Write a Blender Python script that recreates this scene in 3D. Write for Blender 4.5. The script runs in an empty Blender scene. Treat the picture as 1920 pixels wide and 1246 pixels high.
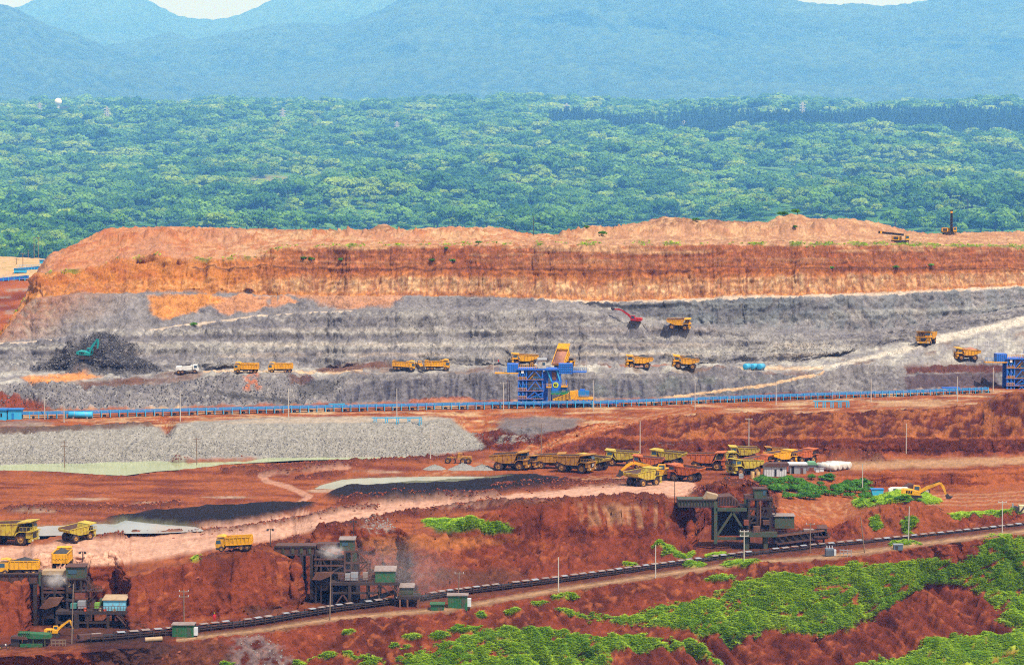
import bpy, bmesh, math, random
import numpy as np
from mathutils import Vector, Matrix
from mathutils.bvhtree import BVHTree

SC = bpy.context.scene
COL = SC.collection
R = math.radians
# ------------------------------------------------------------------ camera
FPX = 4800.0                       # focal length in photograph pixels (1920 wide)
YH = 380.0                         # eye level row
PITCH = math.atan((623.0 - YH) / FPX)
CAMZ = 70.0                        # eye height above the haul bench
cam_d = bpy.data.cameras.new('camera')
cam = bpy.data.objects.new('camera', cam_d); COL.objects.link(cam)
cam_d.sensor_width = 36.0; cam_d.lens = 36.0 * FPX / 1920.0
cam_d.clip_start = 1.0; cam_d.clip_end = 90000.0
cam.location = (0, 0, CAMZ); cam.rotation_euler = (math.pi / 2 - PITCH, 0, 0)
SC.camera = cam
# ------------------------------------------------------------------ light
SUN_EL, SUN_AZ = 58.0, 140.0       # azimuth clockwise from +Y: light comes over the right shoulder
w = bpy.data.worlds.new('World'); SC.world = w; w.use_nodes = True
nt = w.node_tree; nt.nodes.clear()
sky = nt.nodes.new('ShaderNodeTexSky'); sky.sky_type = 'NISHITA'; sky.sun_disc = False
sky.sun_elevation = R(SUN_EL); sky.sun_rotation = R(SUN_AZ); sky.dust_density = 3.0; sky.air_density = 1.0
b1 = nt.nodes.new('ShaderNodeBackground'); b1.inputs['Strength'].default_value = 0.05
b2 = nt.nodes.new('ShaderNodeBackground'); b2.inputs['Color'].default_value = (0.95, 0.97, 1.0, 1)   # even bright cloud cover
b2.inputs['Strength'].default_value = 0.46
ad = nt.nodes.new('ShaderNodeAddShader'); wo = nt.nodes.new('ShaderNodeOutputWorld')
nt.links.new(sky.outputs[0], b1.inputs['Color'])
nt.links.new(b1.outputs[0], ad.inputs[0]); nt.links.new(b2.outputs[0], ad.inputs[1]); nt.links.new(ad.outputs[0], wo.inputs['Surface'])
sd = bpy.data.lights.new('sun', 'SUN'); sd.energy = 5.0; sd.angle = R(2.5); sd.color = (1.0, 0.95, 0.88)
so = bpy.data.objects.new('sun', sd); COL.objects.link(so)
sdir = Vector((math.sin(R(SUN_AZ)) * math.cos(R(SUN_EL)), math.cos(R(SUN_AZ)) * math.cos(R(SUN_EL)), math.sin(R(SUN_EL))))
so.rotation_euler = (-sdir).to_track_quat('-Z', 'Y').to_euler(); so.location = (0, 0, 800)
SC.view_settings.view_transform = 'Standard'; SC.view_settings.look = 'None'
SC.view_settings.exposure = 0.36; SC.view_settings.gamma = 1.0; SC.view_settings.use_curve_mapping = False
SC.cycles.use_denoising = False; SC.cycles.pixel_filter_type = 'BLACKMAN_HARRIS'; SC.cycles.filter_width = 1.1
SC.cycles.max_bounces = 5; SC.cycles.diffuse_bounces = 2; SC.cycles.glossy_bounces = 2; SC.cycles.volume_bounces = 1
SC.cycles.transparent_max_bounces = 8
SC.cycles.caustics_reflective = False; SC.cycles.caustics_refractive = False

# ------------------------------------------------------------------ helpers
rng = np.random.default_rng(7); random.seed(7)
CP, SP = math.cos(PITCH), math.sin(PITCH)
def zratio(y):                      # height gained per metre of depth along the sight line of row y
    return (-FPX * SP + (623.0 - y) * CP) / (FPX * CP + (623.0 - y) * SP)
def xratio(x, y):
    return (x - 960.0) / (FPX * CP + (623.0 - y) * SP)
def at(x, y, Y):                    # photograph pixel + depth in metres -> world point
    return Vector((xratio(x, y) * Y, Y, CAMZ + zratio(y) * Y))
def proj(P):                        # world points (n,3) -> photograph pixels
    X, Y, Z = P[..., 0], P[..., 1], P[..., 2] - CAMZ
    dep = Y * CP - Z * SP; up = Y * SP + Z * CP
    return 960 + FPX * X / dep, 623 - FPX * up / dep

def srgb(r, g, b, k=1.0):
    o = []
    for c in (r, g, b):
        c = c / 255.0
        c = c / 12.92 if c <= 0.04045 else ((c + 0.055) / 1.055) ** 2.4
        o.append(min(0.92, c * k))
    return tuple(o)

_pr = np.random.default_rng(3)
_PERM = np.concatenate([_pr.permutation(1024)] * 2).astype(np.int32)
_ANG = _pr.random(1024) * 2 * math.pi
_GX = np.cos(_ANG).astype(np.float32); _GY = np.sin(_ANG).astype(np.float32); _RV = _pr.random(1024).astype(np.float32)
def _idx(ix, iy, seed): return _PERM[_PERM[(ix + seed * 57) & 1023] + ((iy + seed * 131) & 1023)]
def perlin(x, y, seed=0):
    x = np.asarray(x, np.float32); y = np.asarray(y, np.float32)
    fx0 = np.floor(x); fy0 = np.floor(y); ix = fx0.astype(np.int32); iy = fy0.astype(np.int32); fx = x - fx0; fy = y - fy0
    u = fx * fx * (3 - 2 * fx); v = fy * fy * (3 - 2 * fy)
    def g(dx, dy):
        k = _idx(ix + dx, iy + dy, seed); return _GX[k] * (fx - dx) + _GY[k] * (fy - dy)
    a = g(0, 0); b = g(1, 0); c = g(0, 1); d = g(1, 1)
    return 1.5 * ((a + (b - a) * u) * (1 - v) + (c + (d - c) * u) * v)
def fbm(x, y, seed=0, o=4, gain=0.5, lac=2.03):
    s = 0; a = 1.0; t = 0
    for i in range(o):
        s = s + a * perlin(x, y, seed + i * 17); t += a; a *= gain; x = x * lac + 13.7; y = y * lac + 7.3
    return s / t * 1.35
def ridged(x, y, seed=0, o=3):
    s = 0; a = 1.0; t = 0
    for i in range(o):
        s = s + a * (1 - 2 * np.abs(perlin(x, y, seed + i * 31))); t += a; a *= 0.5; x = x * 2.1 + 5.1; y = y * 2.1 + 9.2
    return s / t
def cells(x, y, seed=0):            # Worley: distance to the nearest feature point and that cell's random value
    x = np.asarray(x, np.float32); y = np.asarray(y, np.float32)
    ix = np.floor(x).astype(np.int32); iy = np.floor(y).astype(np.int32); d = np.full(x.shape, 9.0, np.float32); val = np.zeros(x.shape, np.float32)
    for i in (-1, 0, 1):
        for j in (-1, 0, 1):
            k = _idx(ix + i, iy + j, seed); px = ix + i + _RV[k]; py = iy + j + _RV[(k * 7 + 13) & 1023]
            e = (px - x) ** 2 + (py - y) ** 2; m = e < d
            d = np.where(m, e, d); val = np.where(m, _RV[(k * 3 + 101) & 1023], val)
    return np.sqrt(d), val
def sstep(a, b, x):
    t = np.clip((x - a) / (b - a), 0, 1); return t * t * (3 - 2 * t)
def mixc(c, col, m):
    m = np.clip(m, 0, 1)[..., None]; return c * (1 - m) + np.array(col)[None] * m
def inpoly(x, y, poly):
    r = np.zeros(x.shape, bool); n = len(poly); j = n - 1
    for i in range(n):
        xi, yi = poly[i]; xj, yj = poly[j]
        if yi != yj:
            r ^= ((yi > y) != (yj > y)) & (x < (xj - xi) * (y - yi) / (yj - yi) + xi)
        j = i
    return r
def pdist(x, y, line, ys=1.0):      # distance to a polyline, rows stretched by ys
    d = np.full(x.shape, 1e9)
    for (x0, y0), (x1, y1) in zip(line[:-1], line[1:]):
        ax, ay = x1 - x0, (y1 - y0) * ys; L = ax * ax + ay * ay + 1e-9
        t = np.clip(((x - x0) * ax + (y - y0) * ys * ay) / L, 0, 1)
        d = np.minimum(d, np.hypot(x - x0 - t * ax, (y - y0) * ys - t * ay))
    return d

# ------------------------------------------------------------------ materials
MATS = {}
def mat(name, col, rough=0.6, metal=0.0, dirt=0.0, dirtcol=(0.20, 0.09, 0.05), nscale=0.6, bump=0.0, var=0.12, spec=0.3):
    """painted or bare surface with uneven colour, dust settled on it and slight relief"""
    if name in MATS: return MATS[name]
    m = bpy.data.materials.new(name); m.use_nodes = True; t = m.node_tree
    p = t.nodes['Principled BSDF']; p.inputs['Roughness'].default_value = rough; p.inputs['Metallic'].default_value = metal
    p.inputs['Specular IOR Level'].default_value = spec
    tc = t.nodes.new('ShaderNodeTexCoord'); oi = t.nodes.new('ShaderNodeObjectInfo')
    va = t.nodes.new('ShaderNodeVectorMath'); va.operation = 'ADD'
    t.links.new(tc.outputs['Object'], va.inputs[0]); t.links.new(oi.outputs['Location'], va.inputs[1])
    n = t.nodes.new('ShaderNodeTexNoise'); n.inputs['Scale'].default_value = nscale; n.inputs['Detail'].default_value = 6
    n.inputs['Roughness'].default_value = 0.65
    t.links.new(va.outputs[0], n.inputs['Vector'])
    r1 = t.nodes.new('ShaderNodeMapRange'); r1.inputs[1].default_value = 0.3; r1.inputs[2].default_value = 0.7
    r1.inputs[3].default_value = 1 - var; r1.inputs[4].default_value = 1 + var
    t.links.new(n.outputs['Fac'], r1.inputs[0])
    hs = t.nodes.new('ShaderNodeHueSaturation'); hs.inputs['Color'].default_value = (*col, 1)
    t.links.new(r1.outputs[0], hs.inputs['Value'])
    last = hs.outputs[0]
    if dirt > 0:
        n2 = t.nodes.new('ShaderNodeTexNoise'); n2.inputs['Scale'].default_value = nscale * 2.7; n2.inputs['Detail'].default_value = 5
        t.links.new(va.outputs[0], n2.inputs['Vector'])
        r2 = t.nodes.new('ShaderNodeMapRange'); r2.inputs[1].default_value = 0.62 - 0.35 * dirt; r2.inputs[2].default_value = 0.80 - 0.2 * dirt
        r2.inputs[3].default_value = 0.0; r2.inputs[4].default_value = min(0.9, 0.5 + dirt * 0.5)
        t.links.new(n2.outputs['Fac'], r2.inputs[0])
        mx = t.nodes.new('ShaderNodeMix'); mx.data_type = 'RGBA'
        t.links.new(r2.outputs[0], mx.inputs[0]); t.links.new(last, mx.inputs[6]); mx.inputs[7].default_value = (*dirtcol, 1)
        last = mx.outputs[2]
    t.links.new(last, p.inputs['Base Color'])
    if bump > 0:
        bp = t.nodes.new('ShaderNodeBump'); bp.inputs['Strength'].default_value = bump; bp.inputs['Distance'].default_value = 0.1
        n3 = t.nodes.new('ShaderNodeTexNoise'); n3.inputs['Scale'].default_value = 6; n3.inputs['Detail'].default_value = 4
        t.links.new(tc.outputs['Object'], n3.inputs['Vector'])
        t.links.new(n3.outputs['Fac'], bp.inputs['Height']); t.links.new(bp.outputs[0], p.inputs['Normal'])
    MATS[name] = m
    return m
def ground_mat(name, s1=0.5, s2=4.0, var=0.22, bump=0.5, bdist=0.25, rough=0.95, spec=0.12, vscale=1.0, bscale=2.2, cell=0.0, cscale=0.6, cvar=0.3):
    """earth: vertex colours of the soil itself, broken by grain at two sizes, with fine relief"""
    m = bpy.data.materials.new(name); m.use_nodes = True; t = m.node_tree
    p = t.nodes['Principled BSDF']; p.inputs['Roughness'].default_value = rough; p.inputs['Specular IOR Level'].default_value = spec
    at_ = t.nodes.new('ShaderNodeAttribute'); at_.attribute_name = 'Col'
    g = t.nodes.new('ShaderNodeNewGeometry')
    sv = t.nodes.new('ShaderNodeVectorMath'); sv.operation = 'MULTIPLY'; sv.inputs[1].default_value = (1, 1, vscale)
    t.links.new(g.outputs['Position'], sv.inputs[0])
    def noise(sc, det):
        n = t.nodes.new('ShaderNodeTexNoise'); n.inputs['Scale'].default_value = sc; n.inputs['Detail'].default_value = det
        n.inputs['Roughness'].default_value = 0.7
        t.links.new(sv.outputs[0], n.inputs['Vector']); return n
    a = noise(s1, 4); b = noise(s2, 5)
    mm = t.nodes.new('ShaderNodeMath'); mm.operation = 'ADD'; t.links.new(a.outputs['Fac'], mm.inputs[0]); t.links.new(b.outputs['Fac'], mm.inputs[1])
    r1 = t.nodes.new('ShaderNodeMapRange'); r1.inputs[1].default_value = 0.65; r1.inputs[2].default_value = 1.35
    r1.inputs[3].default_value = 1 - var; r1.inputs[4].default_value = 1 + var
    t.links.new(mm.outputs[0], r1.inputs[0])
    hs = t.nodes.new('ShaderNodeHueSaturation'); t.links.new(at_.outputs['Color'], hs.inputs['Color']); t.links.new(r1.outputs[0], hs.inputs['Value'])
    t.links.new(hs.outputs[0], p.inputs['Base Color'])
    n3 = noise(bscale, 8); hgt_ = n3.outputs['Fac']
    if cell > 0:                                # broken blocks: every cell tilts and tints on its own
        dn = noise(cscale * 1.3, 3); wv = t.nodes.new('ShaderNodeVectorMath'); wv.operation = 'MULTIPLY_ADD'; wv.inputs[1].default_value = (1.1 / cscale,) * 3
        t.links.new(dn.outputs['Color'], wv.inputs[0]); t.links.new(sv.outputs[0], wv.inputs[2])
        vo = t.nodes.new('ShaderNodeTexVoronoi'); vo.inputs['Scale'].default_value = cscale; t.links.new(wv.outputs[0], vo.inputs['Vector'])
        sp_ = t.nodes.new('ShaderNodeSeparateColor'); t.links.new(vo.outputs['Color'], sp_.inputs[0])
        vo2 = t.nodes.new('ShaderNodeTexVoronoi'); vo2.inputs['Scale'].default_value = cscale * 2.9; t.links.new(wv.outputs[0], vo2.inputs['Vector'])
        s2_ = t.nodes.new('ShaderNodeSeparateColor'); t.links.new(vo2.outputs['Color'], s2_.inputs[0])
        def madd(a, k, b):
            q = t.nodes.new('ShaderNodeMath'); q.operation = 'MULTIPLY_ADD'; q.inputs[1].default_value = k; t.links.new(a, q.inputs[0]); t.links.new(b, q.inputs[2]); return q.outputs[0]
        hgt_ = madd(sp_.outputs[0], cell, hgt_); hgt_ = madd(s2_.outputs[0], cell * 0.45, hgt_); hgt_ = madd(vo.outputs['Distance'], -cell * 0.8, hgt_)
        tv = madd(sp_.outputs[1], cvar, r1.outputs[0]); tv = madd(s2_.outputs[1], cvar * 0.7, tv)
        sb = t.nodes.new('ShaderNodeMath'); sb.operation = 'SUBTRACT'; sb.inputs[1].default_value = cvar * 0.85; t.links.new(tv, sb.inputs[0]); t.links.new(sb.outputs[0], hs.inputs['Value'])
    bp = t.nodes.new('ShaderNodeBump'); bp.inputs['Strength'].default_value = bump; bp.inputs['Distance'].default_value = bdist
    t.links.new(hgt_, bp.inputs['Height']); t.links.new(bp.outputs[0], p.inputs['Normal'])
    MATS[name] = m
    return m

def tag(o, label=None, cat=None, group=None, kind=None):
    if label: o['label'] = label
    if cat: o['category'] = cat
    if group: o['group'] = group
    if kind: o['kind'] = kind
    return o

def grid_object(name, P, colr, material, smooth=True):
    nr, nc = P.shape[:2]
    idx = np.arange(nr * nc).reshape(nr, nc)
    q = np.stack([idx[:-1, :-1], idx[:-1, 1:], idx[1:, 1:], idx[1:, :-1]], -1).reshape(-1, 4)
    me = bpy.data.meshes.new(name)
    me.vertices.add(nr * nc); me.vertices.foreach_set('co', P.reshape(-1).astype(np.float32))
    nq = len(q)
    me.loops.add(nq * 4); me.loops.foreach_set('vertex_index', q.reshape(-1).astype(np.int32))
    me.polygons.add(nq); me.polygons.foreach_set('loop_start', np.arange(0, nq * 4, 4, dtype=np.int32))
    me.polygons.foreach_set('loop_total', np.full(nq, 4, np.int32))
    me.update(calc_edges=True)
    if smooth: me.polygons.foreach_set('use_smooth', np.ones(nq, bool))
    if colr is not None:
        ca = me.color_attributes.new('Col', 'FLOAT_COLOR', 'POINT')
        c4 = np.concatenate([np.clip(colr, 0, 0.9).reshape(-1, 3), np.ones((nr * nc, 1))], 1)
        ca.data.foreach_set('color', c4.reshape(-1).astype(np.float32))
    me.materials.append(material); me.validate()
    o = bpy.data.objects.new(name, me); COL.objects.link(o)
    return o
# ------------------------------------------------------------------ pit terrain: lofts between measured break lines
NC = 1420
XS = np.linspace(-260, 2180, NC)
def PL(pts): return np.interp(XS, [p[0] for p in pts], [p[1] for p in pts])
class Line: pass
LINES = []
def wob(amp, wl, seed): return amp * fbm(XS / wl, XS * 0 + seed * 3.7, seed, 4)
def line(ypts, z=None, Y=None, dY=None, wy=1.5, wl=60, wY=0.0):
    L = Line(); i = len(LINES)
    y = PL(ypts) + wob(wy, wl, 100 + i)
    if z is not None:
        zz = PL(z) if isinstance(z, list) else np.full(NC, float(z))
        Yv = zz / zratio(y)
    elif Y is not None: Yv = PL(Y) if isinstance(Y, list) else np.full(NC, float(Y))
    else:
        d = PL(dY) if isinstance(dY, list) else np.full(NC, float(dY))
        Yv = LINES[-1].Y + d
    Yv = Yv + wob(wY, wl * 2, 300 + i) if wY else Yv
    L.y, L.Y = y, Yv
    L.P = np.stack([xratio(XS, y) * Yv, Yv, CAMZ + zratio(y) * Yv], -1)
    LINES.append(L)
ZC = [(-260, -81), (900, -81), (1400, -78.7), (1700, -77), (1920, -75.5), (2180, -74)]
# 0 below the frame, 1 scarp foot, 2 scarp top
CONV = [(-250, 1222), (0, 1212), (165, 1203), (300, 1192), (480, 1172), (620, 1148), (780, 1128), (850, 1117), (1047, 1092), (1230, 1066), (1400, 1042), (1560, 1024), (1700, 1010), (1920, 984), (2180, 955)]
ROADF = [(-250, 1240), (0, 1232), (160, 1222), (300, 1207), (480, 1186), (620, 1165), (840, 1146), (1047, 1110), (1230, 1083), (1400, 1060), (1560, 1048), (1720, 1025), (1920, 1000), (2180, 970)]
line([(-260, 1390), (2180, 1360)], Y=[(-260, 440), (600, 468), (1000, 490), (1400, 510), (1920, 536), (2180, 546)])
line([(-260, 1330), (600, 1325), (1000, 1320), (1400, 1300), (1560, 1264), (1640, 1243), (1748, 1207), (1807, 1189), (1920, 1184), (2180, 1170)],
     Y=[(-260, 450), (600, 476), (1000, 502), (1400, 524), (1640, 540), (1807, 556), (1920, 562), (2180, 575)])
line([(-260, 1290), (0, 1285), (400, 1270), (800, 1262), (1046, 1230), (1280, 1190), (1450, 1200), (1546, 1192), (1635, 1153), (1739, 1098), (1850, 1108), (1920, 1108), (2180, 1080)],
     Y=[(-260, 457), (400, 470), (800, 492), (1046, 514), (1280, 532), (1546, 546), (1739, 574), (1920, 580), (2180, 590)], wy=7, wl=45)
line(ROADF, z=[(a, b - 0.4) for a, b in ZC], wy=3, wl=50)
line(CONV, z=ZC, wy=0.6)
# 5 toe of the red wall, 6 mid face, 7 crest (edge of the haul bench)
line([(-250, 1190), (0, 1188), (48, 1190), (64, 1150), (220, 1146), (245, 1180), (300, 1170), (420, 1156), (555, 1143), (582, 1100), (750, 1090), (780, 1114), (860, 1104), (1040, 1081), (1230, 1052), (1296, 1046), (1314, 990), (1438, 980), (1460, 1024), (1560, 1012), (1640, 1004), (1800, 990), (1920, 974), (2180, 945)],
     z=[(a, b + 0.3) for a, b in ZC], wy=2, wl=40)
line([(-250, 1140), (0, 1138), (46, 1140), (64, 1095), (220, 1091), (242, 1128), (330, 1115), (440, 1100), (548, 1095), (582, 1048), (750, 1040), (775, 1062), (860, 1056), (960, 1030), (1040, 1014), (1150, 1012), (1296, 1008), (1316, 953), (1436, 946), (1460, 985), (1560, 1000), (1640, 982), (1690, 966), (1760, 975), (1800, 982), (1920, 968), (2180, 942)],
     dY=[(-260, 5), (50, 5), (64, 2), (220, 2), (244, 4), (420, 4), (550, 4), (582, 2), (750, 2), (780, 7), (900, 12), (1000, 18), (1290, 18), (1316, 2), (1438, 2), (1462, 6), (1560, 6), (1690, 5), (1800, 4), (2180, 4)], wy=4, wl=30)
line([(-250, 1090), (0, 1090), (44, 1096), (64, 1040), (220, 1037), (242, 1082), (330, 1064), (440, 1044), (500, 1034), (550, 1048), (584, 996), (750, 990), (772, 1004), (830, 1000), (890, 968), (960, 950), (1150, 942), (1250, 938), (1292, 950), (1318, 917), (1436, 911), (1452, 948), (1520, 975), (1580, 987), (1625, 962), (1690, 934), (1750, 950), (1790, 973), (1850, 970), (1920, 962), (2180, 940)],
     dY=[(-260, 6), (50, 6), (64, 2), (220, 2), (244, 7), (420, 6), (550, 6), (582, 2), (750, 2), (780, 6), (860, 8), (960, 6), (1290, 5), (1316, 2), (1438, 2), (1452, 12), (1520, 8), (1580, 6), (1690, 6), (1760, 5), (1800, 5), (2180, 6)], wy=2.5, wl=30)
# 8, 9 across the bench; on the right they are the foot and the crest of a low scarp
line([(-250, 945), (0, 945), (800, 925), (1200, 905), (1450, 905), (1600, 914), (1700, 917), (1800, 918), (1920, 903), (2180, 880)],
     z=[(-260, -70), (1440, -70), (1560, -72), (1650, -74.3), (2180, -74.3)], wy=1.5)
line([(-250, 905), (0, 905), (1200, 884), (1450, 888), (1600, 890), (1700, 881), (1800, 885), (1850, 876), (1920, 870), (2180, 858)], z=-70, wy=1.5)
# 10 toe, 11 middle, 12 crest of the grey embankment and of the red wall beside it
line([(-250, 868), (0, 868), (140, 865), (350, 860), (500, 855), (700, 853), (820, 850), (905, 842), (1000, 848), (1100, 851), (1300, 849), (1500, 851), (1920, 853), (2180, 853)], z=-70, wy=1)
line([(-250, 838), (0, 840), (350, 830), (500, 824), (830, 818), (905, 832), (1000, 835), (1100, 838), (1200, 830), (1400, 825), (1600, 824), (1920, 824), (2180, 822)],
     dY=[(-260, 7), (900, 7), (1100, 4), (2180, 3)], wy=1.5, wl=35)
line([(-250, 810), (0, 813), (200, 807), (290, 801), (310, 822), (330, 797), (600, 795), (760, 793), (838, 787), (872, 812), (905, 812), (960, 800), (1050, 805), (1100, 800), (1200, 788), (1300, 777), (1400, 775), (1600, 772), (1750, 765), (1845, 758), (1870, 738), (1920, 732), (2180, 722)],
     dY=[(-260, 8), (900, 8), (1100, 12), (1300, 20), (1800, 22), (1920, 20), (2180, 20)], wy=2, wl=30)
# 13 far conveyor line, 14 toe of the dark cliff, 15 its top
FCONV = [(-250, 786), (0, 785), (80, 784), (300, 779), (540, 773), (740, 769), (950, 765), (1120, 763), (1300, 757), (1530, 748), (1700, 743), (1850, 737), (1920, 734), (2180, 725)]
line(FCONV, z=-61, wy=0.4)
line([(-250, 770), (0, 768), (300, 764), (700, 755), (900, 751), (1120, 749), (1300, 745), (1500, 742), (1700, 733), (1920, 722), (2180, 714)], z=-61, wy=1.5)
line([(-250, 712), (0, 722), (80, 715), (200, 728), (300, 722), (420, 703), (520, 702), (600, 712), (660, 704), (800, 702), (940, 700), (960, 694), (1060, 694), (1080, 702), (1250, 703), (1400, 698), (1500, 706), (1600, 692), (1720, 690), (1850, 682), (1920, 676), (2180, 665)],
     dY=[(-260, 14), (0, 14), (300, 14), (600, 13), (660, 7), (940, 6), (960, 14), (1060, 14), (1080, 6), (1300, 9), (1700, 10), (2180, 10)], wy=2.5, wl=35)
# 16 foot of the grey wall (back of the pit road), 17/18 ledge, 19/20 ledge, 21 top of the orange wall
line([(-250, 688), (0, 690), (100, 694), (300, 694), (460, 689), (760, 684), (900, 683), (1200, 677), (1350, 680), (1500, 674), (1600, 657), (1700, 638), (1800, 616), (1920, 592), (2180, 548)],
     dY=[(-260, 24), (400, 22), (940, 22), (960, 14), (1060, 14), (1080, 22), (1400, 22), (1600, 30), (1920, 48), (2180, 70)], wy=1.2)
line([(-250, 660), (0, 645), (100, 638), (210, 629), (350, 610), (480, 594), (640, 584), (740, 580), (1000, 580), (1100, 585), (1180, 602), (1250, 614), (1450, 624), (1620, 626), (1680, 620), (1780, 602), (1920, 580), (2180, 538)],
     dY=[(-260, 8), (0, 8), (300, 12), (600, 14), (1100, 14), (1250, 10), (1600, 6), (1700, 4), (2180, 3)], wy=1.5)
line([(-250, 658), (0, 642), (100, 634), (210, 624), (350, 605), (480, 589), (640, 580), (740, 576), (1000, 576), (1100, 580), (1180, 595), (1250, 607), (1450, 617), (1620, 621), (1680, 616), (1780, 599), (1920, 577), (2180, 535)],
     dY=[(-260, 6), (400, 10), (1050, 10), (1200, 16), (1450, 14), (1700, 6), (2180, 5)], wy=1.2)
line([(-250, 657), (0, 638), (22, 608), (48, 574), (66, 560), (150, 553), (300, 551), (640, 558), (740, 557), (1000, 563), (1120, 569), (1280, 564), (1500, 557), (1700, 551), (1920, 539), (2180, 530)],
     dY=[(-260, 3), (0, 4), (60, 9), (300, 9), (1000, 4), (1200, 5), (1920, 5), (2180, 3)], wy=2, wl=40)
line([(-250, 656), (0, 636), (22, 606), (48, 570), (66, 556), (150, 550), (300, 548), (640, 555), (740, 554), (1000, 560), (1120, 565), (1280, 560), (1500, 553), (1700, 547), (1920, 536), (2180, 527)],
     dY=[(-260, 3), (300, 4), (640, 3), (1100, 8), (1920, 8), (2180, 8)], wy=1.5, wl=40)
line([(-250, 655), (0, 633), (22, 603), (48, 564), (58, 540), (72, 516), (110, 510), (150, 508), (230, 490), (290, 478), (330, 486), (420, 490), (480, 482), (530, 466), (640, 463), (900, 461), (1280, 459), (1500, 460), (1700, 461), (1920, 465), (2180, 468)],
     dY=[(-260, 3), (0, 4), (60, 8), (200, 12), (300, 9), (600, 8), (2180, 8)], wy=1.6, wl=25)
# 22 terrace, 23 rim, 24 behind it
line([(-250, 654), (0, 632), (22, 602), (48, 562), (60, 534), (75, 510), (92, 486), (130, 476), (200, 468), (290, 458), (420, 468), (530, 456), (640, 454), (800, 455), (1000, 452), (1280, 450), (1500, 450), (1700, 452), (1760, 450), (1920, 453), (2180, 455)],
     dY=[(-260, 3), (0, 4), (100, 20), (300, 28), (700, 30), (2180, 32)], wy=1.4, wl=30)
line([(-250, 653), (0, 631), (22, 601), (48, 560), (60, 532), (76, 506), (95, 476), (130, 465), (150, 452), (185, 434), (200, 427), (350, 424), (560, 430), (640, 432), (690, 431), (718, 417), (745, 430), (770, 431), (800, 426), (930, 425), (990, 440), (1058, 440), (1098, 423), (1160, 425), (1228, 411), (1246, 404), (1300, 410), (1440, 417), (1462, 403), (1498, 398), (1512, 409), (1600, 409), (1650, 418), (1700, 432), (1740, 439), (1800, 437), (1920, 434), (2180, 434)],
     dY=[(-260, 3), (0, 4), (100, 25), (300, 34), (700, 34), (2180, 36)], wy=1.6, wl=14)
L = LINES[-1]
Lb = Line(); Lb.P = L.P.copy(); Lb.P[:, 1] += 30; Lb.P[:, 2] -= 14; Lb.P[:, 0] *= (L.Y + 30) / L.Y
Lb.P[:, 0] += np.interp(XS, [-260, 60, 300], [14, 14, 0]); Lb.Y = L.Y + 30; Lb.y = L.y + 40; LINES.append(Lb)

# rows in every strip
NR = [14, 44, 56, 12, 10, 24, 24, 26, 22, 12, 18, 16, 14, 8, 32, 12, 44, 5, 26, 5, 46, 12, 20, 5]
rowsP, rowsS, rowsV = [], [], []
for i, n in enumerate(NR):
    A, B = LINES[i].P, LINES[i + 1].P
    for k in range(n):
        v = k / n
        rowsP.append(A * (1 - v) + B * v); rowsS.append(i); rowsV.append(v)
rowsP.append(LINES[-1].P); rowsS.append(len(NR) - 1); rowsV.append(1.0)
P = np.stack(rowsP).astype(np.float32); S = np.array(rowsS); V = np.array(rowsV)
NRW = len(S)
# ease the hard creases a little
for it in range(2):
    P[1:-1] = 0.5 * P[1:-1] + 0.25 * (P[:-2] + P[2:])
for it in range(3):
    P[:, 1:-1] = 0.5 * P[:, 1:-1] + 0.25 * (P[:, :-2] + P[:, 2:])
XP, YP = proj(P)
WX, WY, WZ = P[..., 0], P[..., 1], P[..., 2]
def normals(P):
    du = np.gradient(P, axis=1); dv = np.gradient(P, axis=0)
    n = np.cross(du, dv); return n / (np.linalg.norm(n, axis=-1, keepdims=True) + 1e-9)
N = normals(P)
VV = np.repeat(V[:, None], NC, 1)
def sm(*ids): return np.isin(S, ids)[:, None] & np.ones((1, NC), bool)
def on(ids, fn):                    # evaluate a field only on the rows of these strips
    r = slice(int(np.argmax(S >= min(ids))), int(NRW - np.argmax(S[::-1] <= max(ids)))); out = np.zeros(P.shape[:2], np.float32); out[r] = fn(r); return out
AL = np.cumsum(np.linalg.norm(np.diff(P, axis=0, prepend=P[:1]), axis=-1), axis=0)   # metres up the profile
XP0, YP0 = XP.copy(), YP.copy()
# shared noise fields
nA = fbm(WX / 22, AL / 22, 1, 4); nB = fbm(WX / 6, AL / 6, 2, 4); nC = fbm(WX / 1.9, AL / 1.9, 3, 4); nD = fbm(WX / 0.7, AL / 0.7, 4, 2)
lump = np.maximum(0, fbm(WX / 2.6, AL / 2.6, 5, 3)) ** 1.2
# ------------------------------------------------------------------ relief
D = np.zeros(P.shape[:2]); DZ = np.zeros(P.shape[:2])
edge = np.minimum(VV, 1 - VV) * 4; edge = np.clip(edge, 0, 1)
def gull(wl, tilt, seed, ids, o=3): return on(ids, lambda r: ridged((WX[r] + AL[r] * tilt + 2.5 * nB[r]) / wl, AL[r] / (wl * 7), seed, o))
m = sm(1);           D += m * (1.5 * gull(8, 0.5, 11, (0, 1)) * (0.35 + edge) + 0.9 * nB + 0.35 * nC)
m = sm(0, 2);        D += m * (0.8 * nB + 0.9 * nA + 0.7 * gull(11, 0.7, 12, (0, 2)) * edge + 0.25 * nC)
m = sm(3, 4);        D += m * (0.10 * nC + 0.10 * nB)
m = sm(5, 6);        D += m * (1.25 * gull(7, 0.25, 13, (5, 6)) * edge + 0.8 * nB + 0.3 * nC)
m = sm(7, 9);        DZ += m * (0.10 * nC + 0.12 * nB + 0.05 * nD)
m = sm(8);           DZ += m * (0.12 * nC + 0.1 * nB); D += m * (XP > 1560) * (0.9 * gull(5, 0.1, 14, (8,)) * edge + 0.5 * nB)
m = sm(10, 11);      D += m * np.where(XP < 900, 0.25 * nC + 0.5 * nB + 0.25 * nD, 0.9 * gull(6, 0.1, 15, (10, 11)) * edge + 0.9 * nB + 0.35 * nC)
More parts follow.
